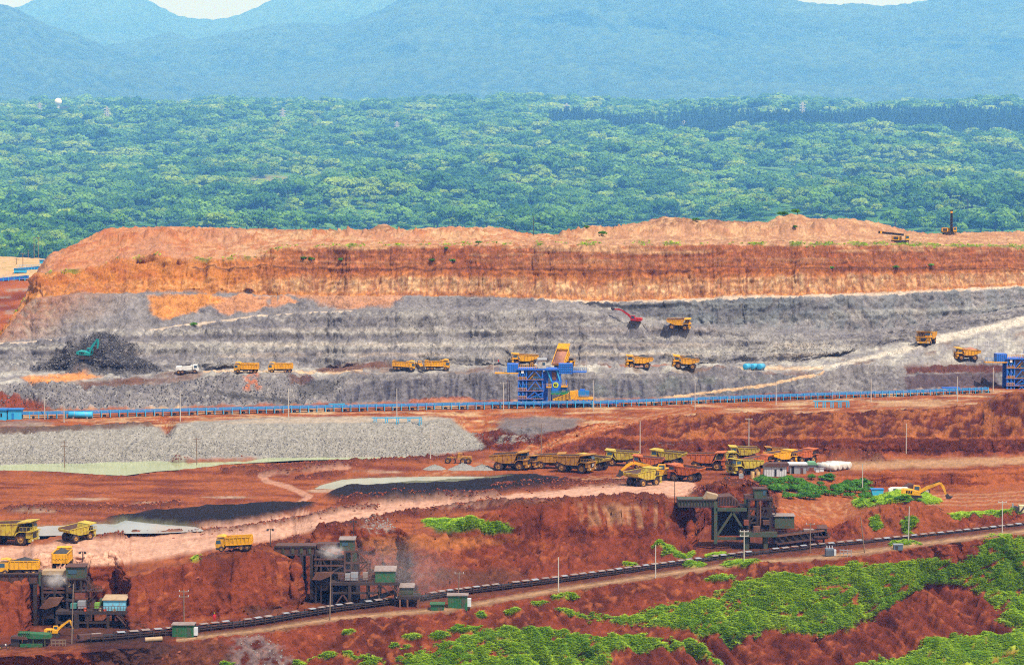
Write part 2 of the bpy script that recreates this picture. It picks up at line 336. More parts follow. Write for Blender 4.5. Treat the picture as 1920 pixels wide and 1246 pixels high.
m = sm(12, 13);      DZ += m * (0.10 * nC + 0.15 * nB)
rub = sstep(640, 560, XP) + sstep(1490, 1560, XP) * sstep(1760, 1700, XP)
rib = on((14,), lambda r: ridged(WX[r] / 1.6 + 0.5 * nB[r], AL[r] / 22, 16, 2))
m = sm(14);          D += m * (rub * (1.3 * nB + 0.9 * nC + 0.3 * nD) + (1 - np.clip(rub, 0, 1)) * (0.35 * rib + 0.4 * nB + 0.2 * nC))
m = sm(15);          DZ += m * (0.35 * lump * 2 + 0.5 * nB + 0.15 * nC)
stra = fbm(WX / 60, WZ / 1.5, 18, 4)
m = sm(16);          D += m * (0.9 * nB + 0.55 * nC + 0.7 * stra + 0.9 * nA + 0.2 * nD)
led = on((16, 18), lambda r: np.sin(6.2832 * (WZ[r] + 0.9 * nA[r] + 0.25 * nB[r]) / 4.6)); D += sm(16) * 0.35 * np.sign(led) * np.abs(led) ** 0.4 * sstep(0.5, -0.2, nA - 0.2)
m = sm(17, 19);      DZ += m * (0.3 * nC + 0.3 * nB)
ribR = on((18,), lambda r: ridged(WX[r] / 1.5 + 0.4 * nB[r], AL[r] / 14, 19, 2)); zr = sstep(1190, 1260, XP) * (0.45 + 0.55 * sstep(-0.2, 0.3, nA))
m = sm(18);          D += m * (0.8 * nB + 0.5 * nC + 0.45 * stra + 0.75 * ribR * zr)
m = sm(20);          D += m * (0.45 * on((20,), lambda r: ridged(WX[r] / 1.3 + 0.5 * nB[r], AL[r] / 11, 20, 2)) * edge + 0.55 * stra * edge + 0.6 * nB + 0.25 * nC + np.where(XP < 520, 2.4 * nA + 1.6 * nB, 0.8 * nA))
m = sm(21, 22);      D += m * (0.5 * nC + 0.9 * nB * edge + 0.35 * on((21, 22), lambda r: ridged(WX[r] / 4, AL[r] / 9, 22, 2)))
crumb = ridged(WX / 1.15 + 0.3 * nC, AL / 1.0, 24, 2); crk = ridged((WX + 0.4 * AL) / 3.1, (AL - 0.3 * WX) / 2.4, 26, 3)
sh1 = on((0, 2), lambda r: np.maximum(0, ridged((WX[r] + 0.55 * AL[r] + 1.5 * nB[r]) / 6.0, AL[r] / 40, 28, 3)) ** 1.6); sh2 = on((5, 6), lambda r: np.maximum(0, ridged((WX[r] + 0.3 * AL[r] + 1.5 * nB[r]) / 4.5, AL[r] / 40, 29, 3)) ** 1.6)
D += -2.4 * sh1 * sm(1, 2) * (0.4 + 0.6 * sm(1)) - 1.7 * sh2 * sm(5, 6) * np.clip(edge + 0.3, 0, 1)
D += sm(0, 1, 2, 5, 6, 10, 11) * (0.24 * crumb + 0.42 * crk) + sm(14, 16, 18) * (0.30 * crumb + 0.65 * crk) + sm(20) * (0.20 * crumb + 0.35 * crk) + sm(21, 22) * (0.18 * crumb + 0.3 * crk) + sm(8) * (XP > 1560) * 0.25 * crk
D += on((20,), lambda r: 1.5 * np.maximum(0, ridged((WX[r] + 2 * nB[r]) / 8.5, AL[r] / 60, 27, 2) - 0.1) ** 1.5) * edge * -1.0
ROADR = [(1500, 692), (1560, 686), (1640, 668), (1700, 655), (1760, 636), (1840, 618), (1920, 600), (2180, 552)]
rr_ = sm(14, 15, 16) * on((14, 16), lambda r: sstep(17, 9, pdist(XP[r], YP[r], ROADR, 1.5))); D *= 1 - rr_; DZ *= 1 - rr_
rill = on((0, 11), lambda r: ridged((WX[r] + 0.35 * AL[r] + 0.8 * nB[r]) / 2.1, AL[r] / 20, 33, 2))
D += sm(1, 5, 6, 10, 11) * (0.40 * rill) * (1 - sm(10, 11) * (XP < 905)) + sm(2) * 0.2 * rill - 1.0 * sh1 * sm(1)
P += N * D[..., None]; P[..., 2] += DZ + sm(7, 8, 9, 12, 13) * 0.07 * crumb

# berms, heaps, ponds and cuts that lie on the surface
def box_of(poly, ids, mx, my):
    r = np.isin(S, ids); r0 = int(np.argmax(r)); r1 = int(NRW - np.argmax(r[::-1]))
    c0 = int(np.searchsorted(XS, min(p[0] for p in poly) - mx)); c1 = int(np.searchsorted(XS, max(p[0] for p in poly) + mx))
    return slice(r0, r1), slice(c0, max(c1, c0 + 1)), r[r0:r1, None]
def ridge_along(poly, wpx, h, ids, rough=0.6, ys=2.2, seed=40):
    """a bank of dumped earth along a line (photograph pixels on the ground), h metres high"""
    r, c, ok = box_of(poly, ids, wpx * 2.5, 0); out = np.zeros(P.shape[:2], np.float32)
    d = pdist(XP0[r, c], YP0[r, c], poly, ys) / wpx
    k = np.exp(-d * d * 2.2) * (1 + rough * (1.1 * fbm(WX[r, c] / 3.2, AL[r, c] / 3.2, seed, 3) + 0.6 * nC[r, c]))
    P[r, c, 2] += ok * h * np.clip(k, 0, 2)
    out[r, c] = ok * np.clip(np.exp(-d * d * 1.2) * (1 + 0.7 * nC[r, c]), 0, 1); return out
def area(poly, ids, soft=6.0, jit=3.0, seed=50, ys=2.5):
    """soft mask of a polygon on the ground with a ragged rim"""
    r, c, ok = box_of(poly, ids, soft * 3 + jit * 2, 0); out = np.zeros(P.shape[:2], np.float32)
    x, y = XP0[r, c], YP0[r, c]
    x = x + jit * 2.0 * fbm(x / 26, y / 10, seed, 3); y = y + jit * 0.7 * fbm(x / 26 + 9, y / 10, seed + 3, 3)
    d = pdist(x, y, list(poly) + [poly[0]], ys); ins = inpoly(x, y, poly)
    out[r, c] = ok * sstep(-soft, soft, np.where(ins, d, -d)); return out
BEN = (6, 7, 8, 9)
POND1 = [(-250, 866), (0, 866), (140, 863), (338, 858), (352, 866), (470, 862), (500, 853), (700, 852), (800, 851), (830, 856), (740, 860), (640, 862), (560, 863), (420, 868), (350, 877), (300, 881), (240, 889), (190, 887), (100, 881), (0, 879), (-250, 878)]
POND2 = [(600, 909), (640, 897), (720, 893), (850, 891), (925, 892), (960, 897), (880, 906), (740, 912), (640, 915), (590, 914)]
POND3 = [(30, 988), (60, 984), (150, 979), (230, 976), (280, 982), (360, 988), (380, 993), (300, 997), (200, 998), (90, 1002), (40, 1002)]
wet = np.zeros(P.shape[:2])
for poly, dep in ((POND1, 1.0), (POND2, 0.7), (POND3, 0.8)):
    a = area(poly, (7, 8, 9, 10), 6, 1.5); P[..., 2] -= a * dep * 1.1; wet = np.maximum(wet, a)
COAL1 = [(612, 930), (650, 912), (740, 903), (860, 897), (960, 891), (1050, 899), (1085, 909), (960, 924), (840, 938), (740, 944), (665, 943), (618, 938)]
COAL2 = [(200, 973), (300, 960), (420, 950), (520, 945), (590, 945), (585, 956), (520, 970), (430, 985), (340, 989), (250, 984)]
coal = np.zeros(P.shape[:2])
for poly in (COAL1, COAL2):
    a = area(poly, BEN, 9, 1.5); P[..., 2] += a * (1.1 + 0.3 * nB); coal = np.maximum(coal, a)
bermm = np.zeros(P.shape[:2])
for poly, wpx, h, ids in (
        ([(150, 1012), (220, 1004), (330, 1000), (430, 995), (560, 975), (640, 955), (700, 952)], 9, 0.9, BEN),
        ([(380, 1052), (440, 1040), (520, 1024), (560, 1012)], 12, 1.1, BEN),
        ([(600, 996), (680, 985), (760, 968), (850, 955), (900, 950), (1000, 946), (1150, 939), (1240, 935)], 13, 1.4, BEN),
        ([(640, 944), (720, 940), (800, 936), (890, 935), (930, 930)], 10, 1.3, BEN),
        ([(930, 920), (1000, 915), (1080, 910), (1170, 906)], 10, 1.0, BEN),
        ([(420, 882), (520, 876), (640, 868), (760, 862), (860, 858)], 9, 0.9, BEN),
        ([(470, 888), (560, 884), (600, 876), (640, 872)], 8, 0.8, BEN),
        ([(560, 898), (600, 890), (640, 888)], 8, 0.8, BEN),
        ([(330, 862), (370, 852), (420, 848), (460, 852)], 13, 1.6, (8, 9, 10)),
        ([(1190, 946), (1210, 940), (1230, 945)], 9, 1.1, BEN),
        ([(1310, 925), (1370, 908), (1400, 912), (1440, 930)], 16, 1.3, BEN),
        ([(20, 955), (120, 950), (260, 953), (330, 945)], 14, 0.6, BEN),
        ([(1560, 858), (1600, 856), (1650, 862)], 10, 2.2, (8, 9)),
        ([(0, 811), (120, 806), (280, 799)], 9, 1.1, (11, 12)),
        ([(650, 701), (740, 692), (820, 695), (930, 693)], 12, 0.9, (14, 15)),
        ([(1080, 699), (1180, 696), (1300, 696), (1380, 699)], 13, 1.9, (14, 15)),
        ([(300, 704), (360, 702), (420, 700)], 12, 0.7, (14, 15)),
        ([(1560, 704), (1640, 690), (1720, 681), (1800, 680)], 13, 1.6, (14, 15)),
        ([(-40, 745), (60, 752), (110, 764)], 14, 1.5, (13, 14)),
        ):
    a = ridge_along(poly, wpx, h, ids); bermm = np.maximum(bermm, a * sm(*BEN))
for poly, wpx, h, ids in (([(560, 446), (640, 444), (760, 446), (900, 443)], 16, 1.6, (21, 22)), ([(1060, 447), (1180, 436), (1300, 434), (1420, 436), (1560, 432)], 14, 1.8, (21, 22)), ([(200, 455), (300, 448), (400, 446), (480, 452)], 16, 2.0, (21, 22))): ridge_along(poly, wpx, h, ids, 0.9)
# dark heap of blasted rock under the teal excavator, talus cones against the grey wall
heap = np.zeros(P.shape[:2])
for cx, cy, w_, hh, out in ((185, 655, 95, 4.5, 7.0), (250, 690, 60, 1.5, 5.0)):
    d = np.hypot((XP0 - cx) / w_, (YP0 - cy) / (w_ * 0.50)); a = np.clip(1.15 - d, 0, 1) * sm(15, 16)
    P[..., 1] -= a * out; P[..., 2] += a * hh * 0.25; heap = np.maximum(heap, sstep(0.0, 0.35, a + 0.15 * nB))
talus = np.zeros(P.shape[:2])
for cx, cy, w_, out in ((430, 680, 70, 4), (640, 680, 50, 3), (830, 660, 75, 4), (920, 670, 60, 3), (1310, 665, 70, 4), (1440, 650, 60, 3), (1500, 655, 45, 4), (1570, 665, 45, 6), (790, 600, 60, 2), (960, 610, 70, 2), (1400, 618, 70, 2)):
    d = np.hypot((XP0 - cx) / w_, (YP0 - cy) / 34.0); a = np.clip(1.1 - d, 0, 1) * sm(16, 17)
    P[..., 1] -= a * out; talus = np.maximum(talus, sstep(0.05, 0.5, a + 0.25 * nB))
for px_, py_, rad_ in ((1198, 690, 5.5), (1284, 690, 5.5), (1272, 617, 3.2), (1190, 606, 2.5), (1737, 645, 5.0), (1812, 674, 5.0), (984, 686, 5.0), (1058, 690, 5.0), (162, 672, 3.0), (462, 698, 4.5), (526, 698, 4.5), (757, 693, 4.5), (820, 693, 4.5), (352, 699, 4.0), (30, 1019, 6.0), (146, 1012, 5.0)):
    q_ = (XP0 - px_) ** 2 + (YP0 - py_) ** 2; k_ = np.unravel_index(np.argmin(q_ + 1e6 * (sm(10, 11, 17, 18, 19) if py_ > 650 else 0)), q_.shape); c_ = P[k_].copy()
    d_ = np.hypot(P[..., 0] - c_[0], P[..., 1] - c_[1]); m_ = sstep(rad_ + 2.5, rad_, d_); P[..., 2] += m_ * (c_[2] + 0.05 * nC - P[..., 2])
N = normals(P)
SL = np.clip(N[..., 2], -1, 1); SL = np.abs(SL)

# ------------------------------------------------------------------ colours of the soils
K = 0.54
c_redD = srgb(96, 42, 25, K); c_red = srgb(138, 64, 36, K); c_redL = srgb(172, 94, 54, K); c_orB = srgb(194, 106, 56, K)
c_pink = srgb(240, 184, 154, K * 1.15); c_gray = srgb(140, 134, 134, K); c_grayL = srgb(182, 176, 166, K); c_grayD = srgb(92, 88, 95, K)
c_coal = srgb(30, 31, 38, K); c_tan = srgb(226, 184, 138, K * 1.1); c_or = srgb(212, 136, 70, K * 1.1); c_orD = srgb(160, 86, 48, K * 1.1)
c_ochre = srgb(214, 138, 62, K); c_brown = srgb(104, 66, 50, K); c_green = srgb(72, 122, 36, K * 0.7); c_cream = srgb(232, 205, 176, K)
C = np.zeros(P.shape, np.float32); C[:] = c_red
def base(ids, a, b, f=None, c=None, g=None):
    m = sm(*ids)
    f = sstep(-0.35, 0.45, nB + 0.6 * nA) if f is None else f
    k = np.isin(S, ids); f = np.clip(f[k], 0, 1)[..., None]; col = np.array(a) * (1 - f) + np.array(b) * f
    if c is not None:
        g = np.clip(g[k], 0, 1)[..., None]; col = col * (1 - g) + np.array(c) * g
    C[k] = col
base((0, 1), c_redD, c_red, 0.85 * sstep(-0.4, 0.7, nB + 0.5 * gull(8, 0.5, 11, (0, 1))), c_redL, 0.55 * sstep(0.25, 0.7, nC + nB))
base((2,), c_red, c_redD, None, c_redL, 0.7 * sstep(0.1, 0.6, nC + 0.4 * nB))
base((3, 4), c_red, c_redL, sstep(-0.2, 0.5, nC + nB))
base((5, 6), c_redD, c_red, sstep(-0.5, 0.5, nB + 0.5 * gull(7, 0.25, 13, (5, 6))), c_redL, 0.65 * sstep(0.2, 0.7, nC + nA))
base((7, 8, 9), c_orB, c_red, sstep(-0.25, 0.45, on((7, 9), lambda r: fbm(XP0[r] / 130, YP0[r] / 7, 60, 4))), c_orD, 0.6 * sstep(0.05, 0.5, on((7, 9), lambda r: fbm(XP0[r] / 60, YP0[r] / 5, 63, 4))))
base((10, 11), c_redD, c_red, None, c_redL, 0.6 * sstep(0.1, 0.6, nC + 0.4 * nA))
base((12, 13), c_orB, c_tan, sstep(-0.1, 0.5, on((12, 13), lambda r: fbm(XP0[r] / 90, YP0[r] / 4, 66, 3))), c_red, 0.7 * sstep(0.05, 0.45, on((12, 13), lambda r: fbm(XP0[r] / 60, YP0[r] / 4, 67, 3))))
base((14,), c_gray, c_grayD, 0.6 * sstep(-0.35, 0.35, 0.6 * nB + 0.7 * nA + 0.6 * nC), c_grayL, 0.4 * sstep(0.15, 0.5, nC))
base((15,), c_gray, c_grayL, sstep(-0.3, 0.4, nB), c_brown, 0.7 * sstep(0.12, 0.5, nA + 0.6 * nB))
band = fbm(WX / 160, WZ / 2.4, 70, 3)
base((16, 17), c_gray, c_grayL, 0.7 * sstep(-0.3, 0.6, 0.9 * band + 0.2 * nB + 0.2 * nC), c_grayD, 0.6 * sstep(0.25, 0.5, 0.8 * crk + 0.5 * nC - 0.2 * band))
base((18, 19), c_gray, c_grayD, 0.6 * sstep(-0.1, 0.6, 0.4 * nB + 0.5 * nA + 0.4 * nC + 0.3 * crk), c_grayL, 0.5 * sstep(0.1, 0.5, band + 0.4 * nC))
def over(col, m, a=1.0):
    k = np.clip(m, 0, 1) > 0.003
    mk = (np.clip(m[k], 0, 1) * a)[:, None]; C[k] = C[k] * (1 - mk) + np.array(col)[None] * mk
# ---- near slopes
m2 = sm(0, 1, 2)
over(c_gray, area([(440, 1196), (500, 1190), (520, 1205), (560, 1246), (600, 1300), (400, 1300)], (0, 1, 2), 10, 5) * sstep(-0.2, 0.3, nC + 0.2), 0.5)
over(c_coal, area([(150, 1200), (300, 1195), (330, 1215), (250, 1250), (170, 1240)], (1, 2, 3), 12, 5), 0.75)
over(c_brown, area([(180, 1215), (420, 1200), (440, 1250), (260, 1300), (160, 1290)], (0, 1, 2), 12, 5), 0.5)
# ---- conveyor bench: pale wheel tracks
d = pdist(XP0, YP0, [(x, y - 5) for x, y in ROADF], 1.0)
over(c_tan, sm(2, 3) * sstep(7, 3, d + 1.5 * nC) * (XP0 > 330), 0.65)
over(c_redD, sm(3, 4) * sstep(3.0, 1.2, np.abs(d - 3.5)) , 0.35)
over(c_brown, sm(3, 4) * sstep(12, 3, pdist(XP0, YP0, CONV, 1.0)), 0.65)
over(c_coal, sm(3, 4, 5) * area([(20, 1195), (180, 1175), (270, 1180), (300, 1200), (150, 1206), (30, 1206)], (3, 4, 5), 8, 4), 0.6)
for cx, cy, wx_, wy_ in ((640, 1125, 110, 22), (500, 1146, 70, 10), (1390, 1022, 90, 16), (160, 1170, 120, 25), (900, 1085, 120, 22)):
    over(c_brown, sm(3, 4, 5) * sstep(1.1, 0.4, np.hypot((XP0 - cx) / wx_, (YP0 - cy) / wy_) + 0.3 * nB), 0.75)
# ---- red walls behind the near conveyor
over(c_or, area([(660, 1012), (760, 1004), (960, 1010), (880, 1030), (720, 1040)], (5, 6), 14, 8), 0.35)
over(c_tan, sm(6) * sstep(0.1, 0.5, on((6,), lambda r: ridged(WX[r] / 2.2, AL[r] / 14, 75, 2)) + 0.2 * nA) * area([(1080, 945), (1240, 948), (1250, 990), (1100, 985)], (6,), 14, 6), 0.28)
over(c_orB, area([(1440, 940), (1640, 915), (1640, 960), (1560, 990), (1480, 985)], (5, 6, 7), 10, 5), 0.85)
over(c_tan, area([(1450, 948), (1600, 935), (1600, 965), (1520, 980)], (5, 6, 7), 14, 6) * sstep(-0.2, 0.4, nC), 0.35)
over(c_orD, area([(1600, 950), (1700, 935), (1790, 965), (1800, 1000), (1610, 1010)], (4, 5, 6), 10, 5), 0.6)
over(c_red, area([(0, 1100), (60, 1105), (70, 1200), (-200, 1200), (-200, 1100)], (4, 5, 6), 8, 3), 0.6)
# ---- haul bench
ROADL = [(-250, 1065), (0, 1052), (100, 1045), (250, 1030), (400, 1008), (520, 990), (640, 968), (760, 952), (880, 945), (1000, 935), (1120, 925), (1280, 915)]
rd = pdist(XP0, YP0, ROADL, 1.6)
rw = np.interp(XP0, [-200, 100, 300, 600, 800, 900, 1100, 1280], [54, 50, 44, 32, 24, 20, 24, 28])
over(c_pink, sm(6, 7, 8) * sstep(rw, rw * 0.7, rd + 5 * on((6, 8), lambda r: fbm(XP0[r] / 40, YP0[r] / 8, 81, 3))), 0.95)
over(c_redL, 0.6 * sm(6, 7, 8) * sstep(rw, rw * 0.8, rd) * sstep(0.1, 0.5, on((6, 8), lambda r: fbm((XP0[r] + 2.2 * YP0[r]) / 120, (YP0[r] + 0.16 * XP0[r]) / 4, 82, 4))), 0.55)
RAMP = [(760, 905), (860, 880), (960, 858), (1050, 832), (1130, 808), (1210, 785), (1290, 768)]
over(c_orB, sm(7, 8, 9, 10, 11, 12) * sstep(16, 8, pdist(XP0, YP0, RAMP, 1.5)), 0.85)
over(c_tan, sm(8, 9, 10, 11, 12) * sstep(2.6, 1.2, np.abs(pdist(XP0, YP0, RAMP, 1.5) - 5)), 0.35)
LOOP = [(650, 876), (590, 880), (530, 885), (490, 892), (500, 902), (540, 912), (580, 930), (560, 945)]
over(c_pink, sm(7, 8, 9) * sstep(9, 5, pdist(XP0, YP0, LOOP, 1.8) + 2 * nC), 0.55)
over(c_tan, area([(1000, 896), (1180, 892), (1300, 900), (1180, 905), (1040, 908)], BEN, 8, 5) * sstep(-0.1, 0.4, nC), 0.55)
over(c_tan, area([(1560, 866), (1920, 856), (2170, 856), (2170, 868), (1900, 870), (1700, 878), (1600, 880)], (7, 8, 9), 10, 6), 0.6)
over(c_orB, area([(1640, 922), (1800, 922), (1920, 906), (2170, 890), (2170, 945), (1920, 958), (1780, 955), (1660, 940)], (7, 8), 10, 4), 0.9)
for k, yy in enumerate((928, 934, 941, 948)):
    over(c_tan, sm(7) * (XP0 > 1640) * sstep(1.6, 0.7, np.abs(YP0 - yy + 0.035 * (XP0 - 1760) + 3 * on((7,), lambda r: fbm(XP0[r] / 90, YP0[r] * 0, 90 + k, 2)))), 0.4)
for (px, py, pw, ph) in ((430, 932, 60, 3), (610, 920, 50, 4), (60, 958, 50, 4), (300, 942, 60, 3), (160, 935, 70, 2.5), (1080, 903, 60, 3), (700, 884, 60, 2.5)):
    over(c_cream, sm(7, 8, 9) * sstep(1.0, 0.4, np.hypot((XP0 - px) / pw, (YP0 - py) / ph) + 0.5 * nB), 0.6)
over(c_redD, bermm * sm(*BEN), 0.85)
over(c_brown, bermm * sm(*BEN) * sstep(0.1, 0.5, nC), 0.5)
over(c_coal, coal, 0.97)
over(srgb(150, 150, 120, K), wet * sm(7, 8, 9), 0.8)
over(c_green, area([(790, 975), (860, 972), (950, 985), (960, 996), (900, 1000), (820, 998)], (5, 6, 7), 8, 5), 0.9)
over(c_grayL, area([(680, 985), (720, 982), (735, 996), (690, 1002)], (6, 7), 8, 5) * sstep(-0.1, 0.3, nC), 0.8)
# ---- embankment, ramp wall
EMB = [(-260, 862), (-260, 805), (200, 800), (300, 800), (318, 818), (335, 792), (520, 782), (800, 780), (845, 784), (880, 810), (908, 840), (840, 852), (500, 858), (0, 872)]
over(c_grayL, area(EMB, (9, 10, 11, 12), 6, 2), 0.97)
over(c_cream, area([(520, 783), (800, 781), (835, 785), (760, 791), (560, 793), (400, 794)], (11, 12), 5, 2), 0.6)
over(c_gray, sm(10, 11) * (XP0 < 900) * sstep(0.0, 0.6, nC), 0.4)
over(c_gray, area([(940, 785), (1000, 780), (1090, 785), (1080, 800), (1000, 822), (950, 815), (930, 800)], (10, 11, 12), 8, 4), 0.85)
over(c_grayL, area([(920, 825), (960, 818), (1010, 826), (1000, 836), (940, 838)], (9, 10, 11), 6, 4) * sstep(0, 0.3, nC), 0.7)
over(c_redD, sm(10) * (XP0 > 1080) * sstep(0.1, 0.7, VV + 0.3 * nB), 0.45)
over(c_orB, sm(10, 11) * (XP0 > 1100) * sstep(3.5, 1.5, np.abs(YP0 - 823 + 2.5 * nB)), 0.6)
over(c_or, sm(11) * (XP0 > 1250) * sstep(0.05, 0.5, nB + nC * 0.5 + 0.2), 0.35)
over(c_brown, area([(-250, 800), (0, 800), (130, 798), (280, 792), (288, 801), (120, 810), (0, 816), (-250, 816)], (11, 12), 5, 3), 0.8)
over(c_gray, area([(-250, 790), (60, 788), (110, 794), (60, 800), (-250, 800)], (12,), 6, 3), 0.6)
over(c_tan, area([(1660, 752), (1760, 750), (1800, 756), (1740, 762), (1640, 762)], (12,), 5, 3), 0.6)
# ---- dark cliff behind the far conveyor
CLF = [(620, 760), (640, 735), (690, 716), (960, 708), (1080, 712), (1280, 716), (1420, 716), (1520, 742), (1300, 752), (900, 758)]
over(srgb(74, 72, 84, K), area(CLF, (14,), 8, 3), 0.88)
over(c_gray, area(CLF, (14,), 8, 3) * sstep(0.1, 0.5, on((14,), lambda r: ridged(WX[r] / 1.8, AL[r] / 16, 77, 2)) + 0.25 * nA), 0.45)
over(srgb(112, 118, 112, K), area([(1080, 712), (1420, 708), (1480, 716), (1400, 738), (1080, 745)], (14,), 8, 3) * sstep(-0.2, 0.4, nB), 0.5)
over(srgb(86, 66, 72, K), area([(1690, 706), (1860, 700), (1880, 730), (1700, 732)], (14,), 6, 3), 0.85)
over(c_redD, area([(1695, 688), (1760, 686), (1880, 688), (1880, 700), (1700, 702)], (14, 15), 5, 2), 0.85)
over(c_red, area([(-250, 744), (0, 746), (70, 758), (100, 770), (-250, 772)], (13, 14), 6, 3), 0.95)
over(c_orB, area([(770, 750), (860, 745), (900, 752), (760, 762)], (13, 14), 6, 3), 0.6)
over(c_red, area([(1320, 752), (1470, 738), (1560, 736), (1560, 750), (1330, 760)], (13, 14), 6, 3), 0.55)
over(c_or, area([(40, 706), (100, 702), (150, 698), (190, 705), (150, 714), (100, 716), (60, 724)], (14, 15), 5, 3), 0.9)
over(c_orB, area([(455, 702), (480, 702), (490, 730), (460, 735)], (14,), 6, 3) * sstep(-0.2, 0.3, nC), 0.8)
over(c_brown, area([(140, 718), (260, 706), (300, 712), (240, 724), (160, 730)], (14, 15), 6, 3), 0.8)
over(c_redD, area([(540, 702), (590, 702), (585, 718), (545, 722)], (14,), 6, 3), 0.6)
over(c_coal, area([(400, 735), (480, 742), (570, 756), (540, 762), (440, 750)], (14,), 5, 3), 0.6)
over(c_coal, area([(560, 722), (600, 712), (640, 720), (600, 750), (560, 745)], (14,), 5, 3), 0.5)
# ---- pit road and the grey wall
over(c_tan, sm(15) * (XP0 > 380) * (XP0 < 680) * sstep(3.5, 1.5, np.abs(YP0 - 698 + 1.5 * nB)), 0.75)
over(c_brown, sm(15, 16) * area([(590, 692), (640, 684), (740, 684), (760, 690), (700, 697), (600, 698)], (15, 16), 5, 3), 0.9)
over(c_orD, area([(1080, 690), (1180, 682), (1260, 684), (1200, 690), (1120, 694)], (15, 16), 5, 3), 0.7)
ROADR = [(1500, 692), (1560, 686), (1640, 668), (1700, 655), (1760, 636), (1840, 618), (1920, 600), (2180, 552)]
over(srgb(206, 194, 178, K), sm(14, 15, 16) * sstep(1.25, 0.9, (pdist(XP0, YP0, ROADR, 1.5) + 0.8 * nC) / np.interp(XP0, [1500, 1640, 1760, 1920], [3.5, 5, 8, 9])), 0.9)
over(c_tan, sm(13, 14) * sstep(5, 2.5, pdist(XP0, YP0, [(1220, 752), (1330, 738), (1450, 722), (1540, 700)], 1.5) + nC), 0.7)
over(c_tan, sm(14, 15) * sstep(6, 3, pdist(XP0, YP0, [(1350, 692), (1450, 690), (1540, 690)], 1.5) + nC), 0.5)
HP = area([(60, 694), (110, 668), (150, 640), (205, 630), (245, 645), (262, 670), (310, 698), (250, 703), (150, 700)], (15, 16), 9, 6)
heap = np.maximum(HP, 0.0)
over(srgb(58, 56, 62, K), heap * sm(15, 16), 0.9)
over(c_gray, heap * sstep(0.15, 0.5, nC), 0.35)
over(c_grayL, talus * sm(16, 17), 0.2)
for yy, aa in ((648, 0.5), (666, 0.75), (620, 0.3)):
    over(c_cream, sm(16) * (XP0 > 230) * (XP0 < 1640) * sstep(5, 2, np.abs(YP0 - yy - 3 * nA)) * sstep(-0.3, 0.2, nA + 0.3 * nC), aa * 0.3)
over(c_gray, sm(17) * 1.0, 0.3); over(c_cream, sm(17, 18) * (XP0 < 660) * (VV < 0.6) * sm(17), 0.6)
over(srgb(70, 74, 84, K), area([(1095, 566), (1170, 574), (1290, 568), (1480, 560), (1560, 570), (1540, 600), (1300, 608), (1240, 600), (1160, 580)], (18,), 6, 4), 0.55)
over(srgb(120, 128, 132, K), sm(18) * (XP0 > 1250) * sstep(-0.3, 0.3, nB), 0.45)
over(c_coal, area([(1090, 568), (1170, 574), (1290, 567), (1300, 574), (1180, 582), (1100, 574)], (18,), 4, 2), 0.7)
for cx, cy, ww, hh in ((565, 590, 14, 10), (800, 606, 18, 26), (820, 640, 12, 12), (500, 620, 14, 26), (935, 630, 8, 18), (1060, 625, 6, 14), (1730, 570, 8, 20), (1800, 575, 10, 14), (1890, 575, 8, 16), (1640, 640, 30, 10), (1580, 630, 26, 12), (1660, 650, 40, 8), (880, 575, 30, 6)):
    over(c_grayD, sm(16, 18) * sstep(1.2, 0.5, np.hypot((XP0 - cx) / ww, (YP0 - cy) / hh) + 0.45 * nC + 0.3 * nB), 0.4)
# ---- orange wall: red clay above, brown, cream marl below; ochre on the left shoulder
yt = np.interp(XS, XS, LINES[21].y)[None]; yb = LINES[20].y[None]
t = np.clip((YP0 - yt) / (yb - yt + 1e-6), -0.2, 1.2) + 0.07 * nB + 0.04 * stra
orc = np.zeros(P.shape) + np.array(srgb(176, 108, 68, K * 1.1))
orc = mixc(orc, c_or, sstep(0.30, 0.45, t) * 0.6)
orc = mixc(orc, c_orD, sstep(0.36, 0.44, t) * sstep(0.56, 0.48, t) * 0.5)
orc = mixc(orc, c_tan, sstep(0.55, 0.72, t) * (0.55 + 0.45 * sstep(-0.2, 0.4, nC + nB)))
orc = mixc(orc, c_or, sstep(0.86, 0.98, t) * 0.7)
orc = mixc(orc, c_orD, 0.6 * sstep(0.15, 0.6, on((20,), lambda r: ridged(WX[r] / 2.0, AL[r] / 14, 91, 2)) + 0.3 * nC - 0.25))
orc = mixc(orc, c_orD, 0.75 * sstep(0.1, 0.45, nA + 0.5 * nB) * sstep(0.75, 0.5, t))
orc = mixc(orc, c_tan, 0.65 * sstep(-0.05, 0.5, stra + 0.5 * nB) * sstep(0.5, 0.1, t))
orc = mixc(orc, c_brown, 0.5 * sstep(0.25, 0.55, crk + 0.4 * nC))
orc = mixc(orc, c_ochre, sstep(620, 350, XP0 + 60 * nA) * 0.55)
crack = np.abs(YP0 - (503 + 0.006 * (XP0 - 600) - 6 * (XP0 > 1300) + 4 * on((20,), lambda r: fbm(XP0[r] / 60, XP0[r] * 0, 95, 3))))
orc = mixc(orc, c_brown, sstep(2.2, 0.8, crack) * (XP0 > 360) * 0.8)
mm_ = sm(20); C[mm_] = orc[mm_]
m18 = sm(18, 19)
over(c_ochre, m18 * area([(278, 556), (400, 552), (420, 566), (360, 585), (310, 602), (285, 590)], (18, 19), 8, 5), 0.85)
over(c_or, m18 * area([(380, 555), (540, 556), (560, 570), (420, 592)], (18, 19), 6, 6) * sstep(-0.2, 0.3, on((18, 19), lambda r: ridged(WX[r] / 3, AL[r] / 20, 96, 2))), 0.6)
over(srgb(170, 128, 92, K), m18 * sstep(280, 40, XP0 + 90 * nA + 60 * nB + (YP0 - 560) * 1.6), 0.6); over(c_orD, m18 * sstep(240, 20, XP0 + (YP0 - 560) * 1.6) * sstep(0.0, 0.5, crk + nB), 0.55)
